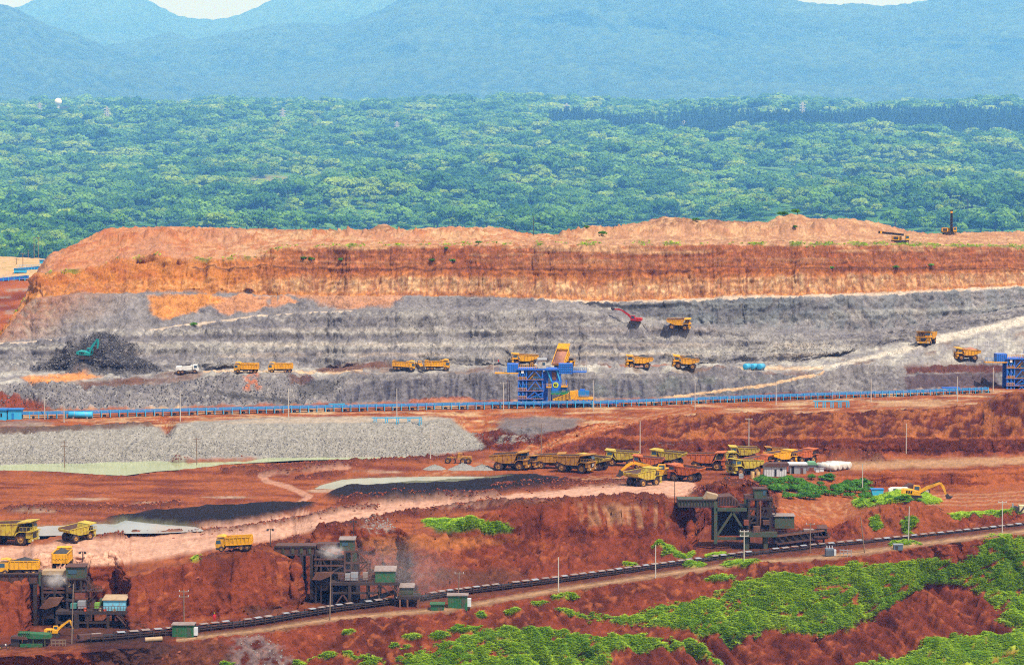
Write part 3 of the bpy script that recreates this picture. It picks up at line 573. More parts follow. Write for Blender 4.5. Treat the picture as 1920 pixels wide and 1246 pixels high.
over(c_or, m18 * area([(520, 545), (760, 545), (740, 575), (640, 582)], (18, 19), 10, 6), 0.5)
over(c_orD, sm(20) * area([(60, 515), (300, 480), (300, 545), (150, 552), (70, 555)], (20,), 10, 5) * sstep(-0.2, 0.4, nB), 0.6)
over(c_cream, sm(19) * (XP0 > 1000) , 0.6)
# ---- terrace and rim
t2 = sstep(-0.3, 0.4, nB + 0.5 * nA)
rimc = mixc(np.zeros(P.shape) + np.array(srgb(214, 168, 126, K)), c_orB, t2 * 0.6)
rimc = mixc(rimc, c_orD, 0.6 * sstep(0.25, 0.6, nC + 0.5 * nB))
rimc = mixc(rimc, c_orB, sstep(520, 300, XP0) * 0.5)
rimc = mixc(rimc, srgb(196, 150, 120, K), sstep(0.0, 0.4, nA) * 0.5)
rimc = mixc(rimc, srgb(184, 146, 116, K), sstep(1000, 1150, XP0) * 0.5 * sstep(-0.3, 0.3, nB))
rimc = 1.22 * mixc(rimc, c_brown, 0.25 * sstep(0.2, 0.6, crk + 0.5 * nB))
mm_ = sm(21, 22, 23); C[mm_] = rimc[mm_]
over(srgb(112, 126, 48, K), sm(20, 21) * sstep(2.4, 1.0, np.abs(YP0 - (yt - 0.5))) * sstep(0.0, 0.5, on((20, 21), lambda r: fbm(XP0[r] / 40, XP0[r] * 0, 97, 3)) + 0.35 * (XP0 > 1480) + 0.25 * nC), 0.85)
over(c_brown, sm(22) * area([(1225, 412), (1246, 402), (1280, 410), (1420, 416), (1400, 422), (1270, 424), (1240, 440)], (22,), 4, 3) * sstep(-0.2, 0.3, nC), 0.7)
over(c_redD, sm(22) * area([(600, 426), (760, 424), (720, 440), (560, 436), (400, 430)], (22,), 5, 3), 0.4)

# ---- grass masks on the near slopes
grass = np.zeros(P.shape[:2])
G1 = [(1050, 1150), (1150, 1160), (1250, 1135), (1330, 1120), (1400, 1090), (1500, 1080), (1540, 1062), (1640, 1060), (1760, 1045), (1800, 1060), (1860, 1005), (1960, 1002), (2180, 985), (2180, 1085), (1920, 1112), (1850, 1112), (1790, 1095), (1740, 1092), (1700, 1118), (1640, 1150), (1590, 1172), (1540, 1192), (1440, 1180), (1380, 1205), (1280, 1180), (1180, 1170), (1100, 1165)]
G2 = [(720, 1262), (800, 1215), (900, 1190), (960, 1180), (1050, 1190), (1120, 1200), (1200, 1190), (1290, 1205), (1360, 1255), (1400, 1300), (700, 1300)]
G3 = [(1470, 1300), (1560, 1262), (1650, 1240), (1700, 1222), (1760, 1204), (1830, 1186), (1930, 1182), (2180, 1172), (2180, 1300)]
G4 = [(1850, 1112), (2180, 1080), (2180, 1180), (1930, 1182), (1870, 1160), (1880, 1140)]
for g_, s_ in ((G1, 12), (G2, 12), (G3, 10), (G4, 10)):
    grass = np.maximum(grass, area(g_, (0, 1, 2, 3), s_, 9, 51))
spots = [(660, 1235, 30, 5), (700, 1245, 26, 6), (750, 1218, 22, 6), (820, 1195, 18, 5), (870, 1180, 30, 6), (770, 1200, 18, 5), (650, 1190, 10, 4), (610, 1235, 26, 5), (900, 1155, 10, 5), (960, 1150, 18, 4), (1060, 1120, 26, 6), (1010, 1135, 20, 4), (890, 1205, 20, 5), (940, 1215, 30, 7), (830, 1235, 40, 8), (1400, 1058, 40, 7), (1300, 1060, 20, 4), (1240, 1030, 20, 5), (1180, 1060, 12, 4), (1700, 1020, 30, 4), (1270, 1150, 40, 8), (1350, 1085, 30, 6), (560, 1245, 12, 4), (420, 1252, 16, 4), (1270, 1040, 30, 6), (1350, 1045, 26, 4),
         (870, 985, 70, 10), (905, 992, 50, 9), (820, 980, 30, 6), (1640, 985, 12, 12), (1700, 990, 14, 14), (1820, 968, 40, 6), (1880, 965, 40, 5), (1790, 975, 14, 8), (368, 1052, 10, 3), (1740, 940, 20, 6), (1700, 930, 40, 8), (1660, 938, 30, 9), (1620, 945, 22, 8)]
for cx, cy, wx_, wy_ in spots:
    b = (np.abs(XP0 - cx) < wx_ * 2) & (np.abs(YP0 - cy) < wy_ * 2)
    q = np.zeros(P.shape[:2]); q[b] = sstep(1.15, 0.7, np.hypot((XP0[b] - cx) / wx_, (YP0[b] - cy) / wy_) + 0.4 * nB[b] + 0.3 * nC[b])
    grass = np.maximum(grass, q * sm(0, 1, 2, 3, 4, 5, 6, 7))
gk = on((0, 7), lambda r: fbm((XP0[r] * 0.5 + YP0[r]) / 16, (YP0[r] - 0.35 * XP0[r]) / 9, 52, 4))
holes = on((0, 3), lambda r: ridged((0.40 * XP0[r] + YP0[r]) / 30, (XP0[r] - 1.4 * YP0[r]) / 150, 58, 3))
grass = grass * sstep(0.95, 0.55, holes + 0.3 * nC) * sstep(-0.55, -0.05, gk + 0.45 * nC + 0.12 * nD + 0.12 + 0.25 * sstep(0.5, 1.0, grass))
bare = area([(1130, 1232), (1240, 1212), (1300, 1225), (1350, 1262), (1250, 1300), (1140, 1300)], (0, 1, 2), 12, 8, 55)
grass *= 1 - bare
gcol = mixc(np.zeros(P.shape) + np.array(srgb(90, 130, 26, 0.66)), srgb(160, 186, 50, 0.7), sstep(-0.4, 0.5, gk + 0.6 * nC))
C = np.where((grass > 0.25)[..., None], C * (1 - grass[..., None] * 0.9) + gcol * grass[..., None] * 0.9, C)
tuss = on((0, 7), lambda r: 0.5 + 0.5 * ridged((0.45 * WX[r] + AL[r] + 1.2 * nB[r]) / 2.6, (WX[r] - 0.45 * AL[r]) / 9.0, 57, 3))
P += (N * np.array([0.3, 0.5, 1.0])) * (grass * (0.15 + 0.6 * tuss + 0.12 * nC + 0.55 * gk))[..., None]
C[np.isin(S, (3, 4, 7, 8, 9, 12, 13))] *= 0.82
C[np.isin(S, (14,))] *= 1.3; C[np.isin(S, (15, 16, 17, 18, 19))] *= 1.36; C[np.isin(S, (20,))] *= 1.2; C[np.isin(S, (0, 1, 2, 5, 6))] *= 1.02
# small random darker/lighter grain everywhere
C = C * np.clip(1 + 0.22 * nD + 0.20 * nC + 0.10 * crk, 0.5, 1.5)[..., None]

soil = ground_mat('soil', 0.35, 3.0, 0.22, 0.65, 0.5, bscale=1.1, cell=0.5, cscale=1.1, cvar=0.22)
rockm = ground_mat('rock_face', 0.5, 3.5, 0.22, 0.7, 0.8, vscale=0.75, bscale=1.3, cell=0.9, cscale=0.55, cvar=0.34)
clay = ground_mat('clay_face', 0.5, 3.5, 0.22, 0.75, 0.6, vscale=0.28, bscale=1.4, cell=0.7, cscale=0.75, cvar=0.30)
gravel = ground_mat('gravel_face', 0.6, 4.5, 0.25, 0.7, 0.45, bscale=2.0, cell=0.8, cscale=1.6, cvar=0.36)
ROWI = {}
start = np.concatenate([[0], np.cumsum(NR)])
PARTS = [('near_slope', 0, 3, soil), ('conveyor_bench', 3, 5, soil), ('red_wall', 5, 7, soil), ('haul_bench', 7, 10, soil), ('embankment', 10, 12, gravel),
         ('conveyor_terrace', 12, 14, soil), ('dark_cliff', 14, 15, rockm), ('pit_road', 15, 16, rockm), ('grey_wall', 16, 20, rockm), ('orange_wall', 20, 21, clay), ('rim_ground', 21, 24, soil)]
TERR = []
for nm, a, b, mt in PARTS:
    r0, r1 = start[a], start[b] + 1
    o = grid_object(nm, P[r0:r1], C[r0:r1], mt); tag(o, kind='structure'); TERR.append(o)
# ray casting on the built ground
stp = 2
Pc = P[::1, ::stp]; nr_, nc_ = Pc.shape[:2]; ii = np.arange(nr_ * nc_).reshape(nr_, nc_)
qq = np.stack([ii[:-1, :-1], ii[:-1, 1:], ii[1:, 1:], ii[1:, :-1]], -1).reshape(-1, 4)
BVH = BVHTree.FromPolygons(Pc.reshape(-1, 3).tolist(), qq.tolist())
EYE = Vector((0, 0, CAMZ))
def hit(x, y):
    d = (at(x, y, 1000.0) - EYE).normalized(); r = BVH.ray_cast(EYE, d)
    return r[0] if r[0] is not None else at(x, y, 900.0)
def drop(X, Y, z0=300.0):
    r = BVH.ray_cast(Vector((X, Y, z0)), Vector((0, 0, -1)))
    return r[0].z if r[0] is not None else 0.0
# ------------------------------------------------------------------ far country: cut ground on the left, forested plain, mountains
def sheet(name, rows, xs, nsub, colf, material, amp=0.0, wl=20.0, seed=200, amp2=0.0, wl2=8.0, ridge=0.0, rwl=300.0):
    """rows: list of (y points or None, Y, z points) from near to far; every row is a function of the picture column"""
    A = []
    for (yp, Y) in rows:
        y = np.interp(xs, [p[0] for p in yp], [p[1] for p in yp]); Yv = np.interp(xs, [p[0] for p in Y], [p[1] for p in Y]) if isinstance(Y, list) else np.full(len(xs), float(Y))
        A.append(np.stack([xratio(xs, y) * Yv, Yv, CAMZ + zratio(y) * Yv], -1))
    out = []
    for i in range(len(A) - 1):
        n = nsub[i]
        for k in range(n): out.append(A[i] * (1 - k / n) + A[i + 1] * (k / n))
    out.append(A[-1]); Q = np.stack(out)
    for it in range(6): Q[1:-1] = 0.5 * Q[1:-1] + 0.25 * (Q[:-2] + Q[2:])
    al = np.cumsum(np.linalg.norm(np.diff(Q, axis=0, prepend=Q[:1]), axis=-1), axis=0)
    n1 = fbm(Q[..., 0] / wl, al / wl, seed, 4); n2 = fbm(Q[..., 0] / wl2, al / wl2, seed + 40, 3)
    rg = ridged((Q[..., 0] + 0.25 * al) / rwl, al / (rwl * 1.6), seed + 80, 4)
    t = np.linspace(0, 1, Q.shape[0])[:, None]
    Q[..., 2] += amp * n1 + amp2 * n2; Q[..., 1] -= ridge * rg * np.sin(np.pi * np.clip(t * 1.15, 0, 1))
    xp, yp = proj(Q)
    return grid_object(name, Q, colf(xp, yp, n1, n2), material), Q
def lerp2(a, b, f): f = np.clip(f, 0, 1)[..., None]; return np.array(a) * (1 - f) + np.array(b) * f
xl = np.linspace(-420, 330, 200)
def leftcol(x, y, a, b):
    c = lerp2(c_red, c_orB, sstep(-0.3, 0.4, a)); m = sstep(528, 518, y + 4 * a)[..., None]
    c = c * (1 - m) + np.array(c_tan) * m
    m = (sstep(0.1, 0.5, fbm(x / 60, y / 7, 210, 3)) * sstep(530, 545, y))[..., None]; c = c * (1 - m * 0.6) + np.array(c_grayL) * m * 0.6
    m = (sstep(0.2, 0.5, b) * sstep(515, 505, y))[..., None]; return c * (1 - m * 0.5) + np.array(srgb(120, 130, 60, 0.7)) * m * 0.5
fl, QL = sheet('far_cut_ground', [([(-420, 690), (330, 690)], 890), ([(-420, 600), (330, 600)], 950), ([(-420, 540), (330, 540)], 1030), ([(-420, 520), (60, 521), (330, 520)], 1070), ([(-420, 500), (330, 500)], 1130), ([(-420, 482), (0, 480), (60, 484), (330, 486)], 1240), ([(-420, 520), (330, 520)], 1300)],
               xl, [30, 30, 14, 20, 24, 8], leftcol, soil, 1.4, 30, 200, 0.4, 5)
tag(fl, kind='structure')
# forested plain
FS = 2.6; FSM = 3.3
ZT = ([900, 1300, 1500, 2000, 2500, 3000, 3500, 4000, 4500, 5000, 5500, 6000, 6600], [-60, -42, -34, -26, -6, 20, 53, 90, 130, 164, 192, 205, 190])
def plain_z(X, Y):
    X = X / FS; Y = Y / FS; z = np.interp(Y, *ZT)
    return CAMZ + FS * (z + 26 * fbm(X / 330, Y / 420, 220, 3) * sstep(1400, 2300, Y) + 5 * fbm(X / 130, Y / 160, 224, 3) * sstep(1400, 2000, Y))
yr = np.concatenate([np.linspace(1000, 3000, 130), np.linspace(3030, 6600, 100)]) * FS; ur = np.linspace(-0.28, 0.28, 260)
GX_, GY_ = np.meshgrid(ur, yr); Q = np.stack([GX_ * GY_, GY_, plain_z(GX_ * GY_, GY_)], -1)
xq, yq = proj(Q)
CLEAR = [(510, 342, 52, 14, 0.9), (610, 345, 40, 8, 0.5), (975, 340, 14, 6, 0.9), (640, 418, 90, 7, 0.6), (490, 412, 70, 6, 0.5), (1550, 342, 45, 9, 0.9), (1320, 325, 40, 6, 0.8), (1700, 405, 42, 4, 0.9), (180, 290, 26, 5, 0.7), (1480, 315, 60, 3, 0.6), (250, 405, 60, 8, 0.4), (820, 390, 60, 6, 0.4), (1800, 380, 70, 10, 0.35)]
def clearing(x, y):
    r = np.zeros(x.shape)
    for cx, cy, a, b, s_ in CLEAR: r = np.maximum(r, s_ * ((np.hypot((x - cx) / a, (y - cy) / b) < 1) | (np.hypot((x - cx) / a, (y - cy - 12) / (b + 4)) < 1)))
    return r
gc = lerp2(srgb(60, 108, 42, 0.7), srgb(92, 140, 56, 0.7), sstep(-0.3, 0.4, fbm(Q[..., 0] / 60, Q[..., 1] / 90, 230, 3)))
for cx, cy, a, b, s_ in CLEAR:
    k = (sstep(1.2, 0.7, np.hypot((xq - cx) / a, (yq - cy) / b)) * s_)[..., None]
    gc = gc * (1 - k) + np.array(srgb(150, 146, 84, 0.6) if cx in (510, 610, 180) else srgb(170, 140, 120, 0.6) if s_ > 0.75 else srgb(122, 160, 70, 0.6)) * k
pg = grid_object('plain', Q, gc, ground_mat('plain_soil', 0.05, 0.3, 0.25, 0.4, 1.0, bscale=0.2)); tag(pg, kind='structure')
# mountains
mtn = ground_mat('mountain_forest', 0.003, 0.022, 0.6, 1.0, 55.0, bscale=0.015)
def mcol(x, y, a, b): return lerp2(srgb(38, 66, 42, 0.5), srgb(92, 120, 74, 0.5), sstep(-0.5, 0.6, 0.5 * a + 1.0 * b))
xm = np.linspace(-420, 2340, 620)
CRN = [(-420, -60), (0, 60), (120, 90), (200, 82), (260, 72), (320, 60), (360, 74), (420, 62), (490, 48), (575, 38), (630, 40), (680, 22), (720, 5), (760, -15), (900, -40), (1100, -52), (1300, -42), (1440, -12), (1490, 0), (1530, 6), (1560, 12), (1610, 10), (1650, 14), (1690, 5), (1730, -2), (1800, -20), (2340, -50)]
CRL = [(-420, -60), (0, 6), (30, 16), (60, 30), (90, 47), (130, 56), (165, 72), (200, 84), (250, 96), (330, 122), (480, 168), (600, 200), (760, 214), (2340, 240)]
CRR = [(-420, 240), (960, 212), (1060, 190), (1150, 172), (1240, 160), (1330, 166), (1480, 158), (1600, 170), (1720, 162), (1850, 175), (2000, 168), (2340, 190)]
CRF = [(-420, -40), (-60, 4), (0, 12), (35, 4), (60, -8), (150, -28), (240, -18), (290, -2), (320, 12), (350, 21), (400, 31), (430, 28), (460, 18), (500, 2), (560, -20), (800, -30), (1400, -10), (1600, 14), (1660, 10), (1720, 0), (1900, -20), (2340, -30)]
def mountain(name, crest, Y0, Y1, base, seed, n=90, rd=320, rwl=900):
    b = [(x, max(base, y + 8)) for x, y in crest]
    Y0 *= FSM; Y1 *= FSM; rd *= FSM; rwl *= FSM
    o, Q = sheet(name, [(b, Y0), ([(x, yb * 0.45 + y * 0.55) for (x, y), (_, yb) in zip(crest, b)], Y0 * 0.45 + Y1 * 0.55), (crest, Y1), ([(x, y + 50) for x, y in crest], Y1 + 400)],
                 xm, [n // 2, n // 2, 6], mcol, mtn, 26 * FSM, 420 * FSM, seed, 8 * FSM, 30 * FSM, rd, rwl)
    tag(o, kind='structure'); return o
mountain('hill', CRR, 6300, 7000, 215, 240, 30, 120, 500)
mountain('hill', CRL, 6400, 7600, 212, 250, 70, 200, 700)
mountain('mountain', CRN, 6700, 8600, 210, 260, 110, 420, 1100)
mountain('mountain', CRF, 9600, 11500, 150, 270, 60, 400, 1300)

# ------------------------------------------------------------------ foliage prototypes
def leaf_mat(name, dark, light, scale=0.25):
    m = bpy.data.materials.new(name); m.use_nodes = True; t = m.node_tree; p = t.nodes['Principled BSDF']
    p.inputs['Roughness'].default_value = 0.75; p.inputs['Specular IOR Level'].default_value = 0.15
    oi = t.nodes.new('ShaderNodeObjectInfo'); g = t.nodes.new('ShaderNodeNewGeometry')
    n = t.nodes.new('ShaderNodeTexNoise'); n.inputs['Scale'].default_value = scale; n.inputs['Detail'].default_value = 3
    t.links.new(g.outputs['Position'], n.inputs['Vector'])
    a = t.nodes.new('ShaderNodeMath'); a.operation = 'MULTIPLY_ADD'; a.inputs[1].default_value = 0.40
    t.links.new(oi.outputs['Random'], a.inputs[0]); t.links.new(n.outputs['Fac'], a.inputs[2])
    cr = t.nodes.new('ShaderNodeMapRange'); cr.inputs[1].default_value = 0.35; cr.inputs[2].default_value = 1.1
    t.links.new(a.outputs[0], cr.inputs[0])
    mx = t.nodes.new('ShaderNodeMix'); mx.data_type = 'RGBA'; t.links.new(cr.outputs[0], mx.inputs[0])
    mx.inputs[6].default_value = (*dark, 1); mx.inputs[7].default_value = (*light, 1)
    t.links.new(mx.outputs[2], p.inputs['Base Color'])
    tr = t.nodes.new('ShaderNodeBsdfTranslucent'); t.links.new(mx.outputs[2], tr.inputs['Color']); ms = t.nodes.new('ShaderNodeMixShader'); ms.inputs[0].default_value = 0.4
    o_ = t.nodes['Material Output']; t.links.new(p.outputs[0], ms.inputs[1]); t.links.new(tr.outputs[0], ms.inputs[2]); t.links.new(ms.outputs[0], o_.inputs['Surface'])
    MATS[name] = m; return m
leafD = leaf_mat('dark_broad_leaves', srgb(46, 98, 36, 0.95), srgb(100, 150, 54, 0.95), 0.008)
leafY = leaf_mat('yellow_green_leaves', srgb(104, 146, 44, 0.95), srgb(168, 196, 70, 0.95), 0.008)
leafA = leaf_mat('broad_leaves', srgb(70, 122, 40, 0.95), srgb(136, 182, 62, 0.95), 0.006)
leafP = leaf_mat('needles', srgb(34, 72, 44, 0.8), srgb(78, 116, 70, 0.8), 0.03)
leafS = leaf_mat('shrub_leaves', srgb(46, 100, 30, 0.9), srgb(116, 172, 54, 0.9), 0.6)
bladeM = leaf_mat('grass_blades', srgb(112, 162, 30, 0.98), srgb(200, 220, 66, 0.98), 0.15)
bark = mat('bark', srgb(92, 78, 64, 0.8), 0.9, var=0.2)
def mesh_of(verts, faces, material, name='mesh', smooth=False):
    me = bpy.data.meshes.new(name); me.from_pydata([tuple(v) for v in verts], [], faces); me.materials.append(material)
    if smooth: me.polygons.foreach_set('use_smooth', [True] * len(me.polygons))
    me.update(); return me
def crown_mesh(seed, lobes, leaves, size, material, zc=0.62, flat=0.75, h=1.0):
    """leaf sprays spread over several lobes; unit tree: height 1, crown radius about 0.5"""
    r = np.random.default_rng(seed); V_, F_ = [], []
    L_ = []
    for i in range(lobes):
        a = r.random() * 6.283; d = 0.30 * math.sqrt(r.random()); L_.append((d * math.cos(a), d * math.sin(a), zc + 0.22 * (r.random() - 0.4), 0.17 + 0.13 * r.random()))
    for k in range(leaves):
        cx, cy, cz, rad = L_[k % lobes]
        v = r.normal(size=3); v /= np.linalg.norm(v)
        if v[2] < -0.35: v[2] *= -0.6
        rr = rad * (0.75 + 0.35 * r.random()); c = np.array([cx + v[0] * rr, cy + v[1] * rr, (cz + v[2] * rr * flat) * h])
        nrm = v * 0.9 + r.normal(size=3) * 0.22; nrm /= np.linalg.norm(nrm)
        t1 = np.cross(nrm, r.normal(size=3)); t1 /= np.linalg.norm(t1); t2 = np.cross(nrm, t1); s_ = size * (0.6 + 0.8 * r.random())
        b = len(V_); V_ += [c - t1 * s_, c - t2 * s_ * 0.7 + nrm * s_ * 0.2, c + t1 * s_, c + t2 * s_ * 0.7 - nrm * s_ * 0.2]; F_.append((b, b + 1, b + 2, b + 3))
    return mesh_of(V_, F_, material, 'crown')
def trunk_mesh(seed):
    r = np.random.default_rng(seed); bm = bmesh.new()
    def limb(p0, p1, r0, r1, n=5):
        p0, p1 = Vector(p0), Vector(p1); q = (p1 - p0).to_track_quat('Z', 'Y'); a = []
        for p, rr in ((p0, r0), (p1, r1)):
            a.append([bm.verts.new(p + q @ Vector((rr * math.cos(i * 6.283 / n), rr * math.sin(i * 6.283 / n), 0))) for i in range(n)])
        for i in range(n): bm.faces.new((a[0][i], a[0][(i + 1) % n], a[1][(i + 1) % n], a[1][i]))
    limb((0, 0, -0.05), (0.01, 0, 0.42), 0.035, 0.022)
    for i in range(4):
        a = i * 1.57 + r.random(); limb((0.01, 0, 0.34 + 0.04 * i), (0.24 * math.cos(a), 0.24 * math.sin(a), 0.6 + 0.1 * r.random()), 0.018, 0.006, 4)
    me = bpy.data.meshes.new('trunk'); bm.to_mesh(me); bm.free(); me.materials.append(bark); return me
CROWNS = [crown_mesh(11 + i, 5 + i, 420, 0.075, leafA, 0.60, 0.72 + 0.06 * i) for i in range(5)]
CROWNS += [crown_mesh(61 + i, 6 + i, 420, 0.075, leafD, 0.60, 0.8) for i in range(3)] + [crown_mesh(71 + i, 6 + i, 420, 0.075, leafY, 0.60, 0.75) for i in range(3)]
TRUNKS = [trunk_mesh(31 + i) for i in range(3)]
def pine_mesh(seed):
    r = np.random.default_rng(seed); V_, F_ = [], []
    for k in range(240):
        z = 0.12 + 0.88 * r.random() ** 1.15; rr = 0.17 * (1.02 - z) ** 0.8 * (0.5 + 0.6 * r.random()) + 0.012; a = r.random() * 6.283
        c = np.array([rr * math.cos(a), rr * math.sin(a), z]); d = np.array([math.cos(a), math.sin(a), -0.4 + 0.5 * r.random()]); t = np.array([-math.sin(a), math.cos(a), 0.2])
        s_ = 0.045; b = len(V_); V_ += [c - t * s_ * 0.5, c + d * s_, c + t * s_ * 0.5, c - d * s_ * 0.6 + np.array([0, 0, 0.03])]; F_.append((b, b + 1, b + 2, b + 3))
    return mesh_of(V_, F_, leafP, 'pine')
PINES = [pine_mesh(51 + i) for i in range(3)]

# ------------------------------------------------------------------ scatter: one object, instances on points
def scatter(name, meshes, pts, scales, rots, label, cat, tilt=None, pick=None):
    col = bpy.data.collections.new(name + '_kinds')
    for i, me in enumerate(meshes):
        o = bpy.data.objects.new('%s_kind' % name, me); col.objects.link(o)
    me = bpy.data.meshes.new(name); me.vertices.add(len(pts)); me.vertices.foreach_set('co', np.asarray(pts, np.float32).reshape(-1))
    a = me.attributes.new('sc', 'FLOAT_VECTOR', 'POINT'); a.data.foreach_set('vector', np.asarray(scales, np.float32).reshape(-1))
    a = me.attributes.new('ro', 'FLOAT_VECTOR', 'POINT'); a.data.foreach_set('vector', np.asarray(rots, np.float32).reshape(-1))
    a = me.attributes.new('pk', 'INT', 'POINT'); a.data.foreach_set('value', (np.asarray(pick, np.int32) if pick is not None else rng.integers(0, len(meshes), len(pts)).astype(np.int32)))
    o = bpy.data.objects.new(name, me); COL.objects.link(o)
    ng = bpy.data.node_groups.new(name, 'GeometryNodeTree')
    ng.interface.new_socket('Geometry', in_out='INPUT', socket_type='NodeSocketGeometry'); ng.interface.new_socket('Geometry', in_out='OUTPUT', socket_type='NodeSocketGeometry')
    gi = ng.nodes.new('NodeGroupInput'); go = ng.nodes.new('NodeGroupOutput')
    ip = ng.nodes.new('GeometryNodeInstanceOnPoints'); ci = ng.nodes.new('GeometryNodeCollectionInfo')
    ci.inputs['Collection'].default_value = col; ci.inputs['Separate Children'].default_value = True; ci.inputs['Reset Children'].default_value = True
    def attr(nm, ty):
        n = ng.nodes.new('GeometryNodeInputNamedAttribute'); n.data_type = ty; n.inputs['Name'].default_value = nm; return n
    s_ = attr('sc', 'FLOAT_VECTOR'); r_ = attr('ro', 'FLOAT_VECTOR'); k_ = attr('pk', 'INT')
    ng.links.new(gi.outputs[0], ip.inputs['Points']); ng.links.new(ci.outputs[0], ip.inputs['Instance'])
    ip.inputs['Pick Instance'].default_value = True
    ng.links.new(k_.outputs['Attribute'], ip.inputs['Instance Index']); ng.links.new(s_.outputs['Attribute'], ip.inputs['Scale'])
    e = ng.nodes.new('FunctionNodeEulerToRotation'); ng.links.new(r_.outputs['Attribute'], e.inputs[0]); ng.links.new(e.outputs[0], ip.inputs['Rotation'])
    ng.links.new(ip.outputs[0], go.inputs[0])
    md = o.modifiers.new('scatter', 'NODES'); md.node_group = ng
    tag(o, label, cat, kind='stuff'); return o

# forest points
pts, scl = [], []
Yc = 1380.0
while Yc < 6300:
    sp = 9.0 + (Yc - 1400) / 520.0; n = int(0.50 * Yc / sp)
    X = (np.arange(n) + rng.random(n) * 0.9) * sp - 0.25 * Yc; Y = Yc + (rng.random(n) - 0.5) * sp * 1.3
    pts.append(np.stack([X, Y], -1) * FS); scl.append(np.full(n, sp * FS)); Yc += sp * 0.95
pts = np.concatenate(pts); scl = np.concatenate(scl)
Z = plain_z(pts[:, 0], pts[:, 1]); P3 = np.column_stack([pts, Z]); xq, yq = proj(P3)
pine = (xq > 1040) & (pts[:, 1] > 4150 * FS) & (pts[:, 1] < FS * (4650 + 0.2 * (xq - 1040)))
dens = fbm(pts[:, 0] / 130, pts[:, 1] / 190, 235, 3)
keep = (rng.random(len(pts)) > clearing(xq, yq)) & (rng.random(len(pts)) < 0.72 + 0.5 * dens) & ~pine & (xq > -120) & (xq < 2040)
tp, ts = P3[keep], scl[keep]
hgt = ts * (0.6 + 1.25 * rng.random(len(tp)) ** 2.2) * (1 + 0.35 * dens[keep]) * 1.05
order = np.argsort(tp[:, 1] + 4000 * (proj(tp)[1] > 476) + 9000 * ((proj(tp)[0] < 0) | (proj(tp)[0] > 1920)) )
# what the rim hides comes last
xs_, ys_ = proj(tp + np.array([0, 0, 9.0])); rim = np.interp(xs_, XS, LINES[23].y)
hid = (ys_ > rim - 2) & ~((xs_ < 90) & (ys_ < 478))
tp, ts, hgt, xs_ = tp[~hid], ts[~hid], hgt[~hid], xs_[~hid]
score = np.where((xs_ > 4) & (xs_ < 1916), hgt / tp[:, 1], 0); order = np.argsort(-score)
TN = 0.9 * fbm(tp[:, 0] / 260, tp[:, 1] / 330, 238, 3) + 0.5 * rng.random(len(tp)) - 0.25
TPK = np.where(TN > 0.22, 8 + rng.integers(0, 3, len(tp)), np.where(TN < -0.15, 5 + rng.integers(0, 3, len(tp)), rng.integers(0, 5, len(tp))))
NEAR = order[:290]; REST = order[290:]
for k, i in enumerate(NEAR):
    e = bpy.data.objects.new('forest_tree', None); COL.objects.link(e); e.location = tp[i]; e.rotation_euler = (0, 0, random.random() * 6.28)
    h_ = float(hgt[i]); e.scale = (h_ * 1.1, h_ * 1.1, h_)
    tag(e, 'leafy green tree in the near belt of forest above the quarry rim', 'tree', 'trees in the near belt of the forest')
    for nm, me in (('trunk', TRUNKS[k % 3]), ('crown', CROWNS[int(TPK[i])])):
        c = bpy.data.objects.new(nm, me); COL.objects.link(c); c.parent = e
nR = len(REST); wd = 1.0 + 0.5 * rng.random(nR)
scatter('forest', CROWNS, tp[REST], np.column_stack([hgt[REST] * wd, hgt[REST] * wd, hgt[REST]]), np.column_stack([np.zeros(nR), np.zeros(nR), rng.random(nR) * 6.28]),
        'dense green forest covering the plain behind the pit', 'forest', pick=TPK[REST])
pp = P3[pine & (xq < 2040)]
gx = rng.random((2600, 2)); px_ = 1030 + 1000 * gx[:, 0]; Yp = FS * (4200 + gx[:, 1] * (380 + 0.18 * (px_ - 1030))); Xp = (px_ - 960) / FPX * Yp
pp = np.column_stack([Xp, Yp, plain_z(Xp, Yp)]); nP = len(pp); hp = FS * (24 + 9 * rng.random(nP))
scatter('pine_plantation', PINES, pp, np.column_stack([hp * 1.1, hp * 1.1, hp]), np.column_stack([np.zeros(nP), np.zeros(nP), rng.random(nP) * 6.28]),
        'dark even belt of tall slender trees across the plain', 'plantation')

# ------------------------------------------------------------------ haze: one closed box of even air
bm = bmesh.new(); bmesh.ops.create_cube(bm, size=1.0)
bmesh.ops.scale(bm, vec=(28000, 41400, 4500), verts=bm.verts); bmesh.ops.translate(bm, vec=(0, 41400 / 2 - 150, 2250 - 60), verts=bm.verts)
me = bpy.data.meshes.new('haze'); bm.to_mesh(me); bm.free()
hm = bpy.data.materials.new('haze_air'); hm.use_nodes = True; t = hm.node_tree; t.nodes.clear()
out = t.nodes.new('ShaderNodeOutputMaterial'); pv = t.nodes.new('ShaderNodeVolumePrincipled')
HAZE_D = 0.67e-4
pv.inputs['Color'].default_value = (0.12, 0.36, 1.0, 1); pv.inputs['Absorption Color'].default_value = (1, 1, 1, 1); pv.inputs['Density'].default_value = HAZE_D; pv.inputs['Anisotropy'].default_value = 0.0
t.links.new(pv.outputs[0], out.inputs['Volume']); me.materials.append(hm)
hz = bpy.data.objects.new('haze', me); COL.objects.link(hz); tag(hz, 'blue summer haze over the pit and the mountains', 'haze', kind='stuff')
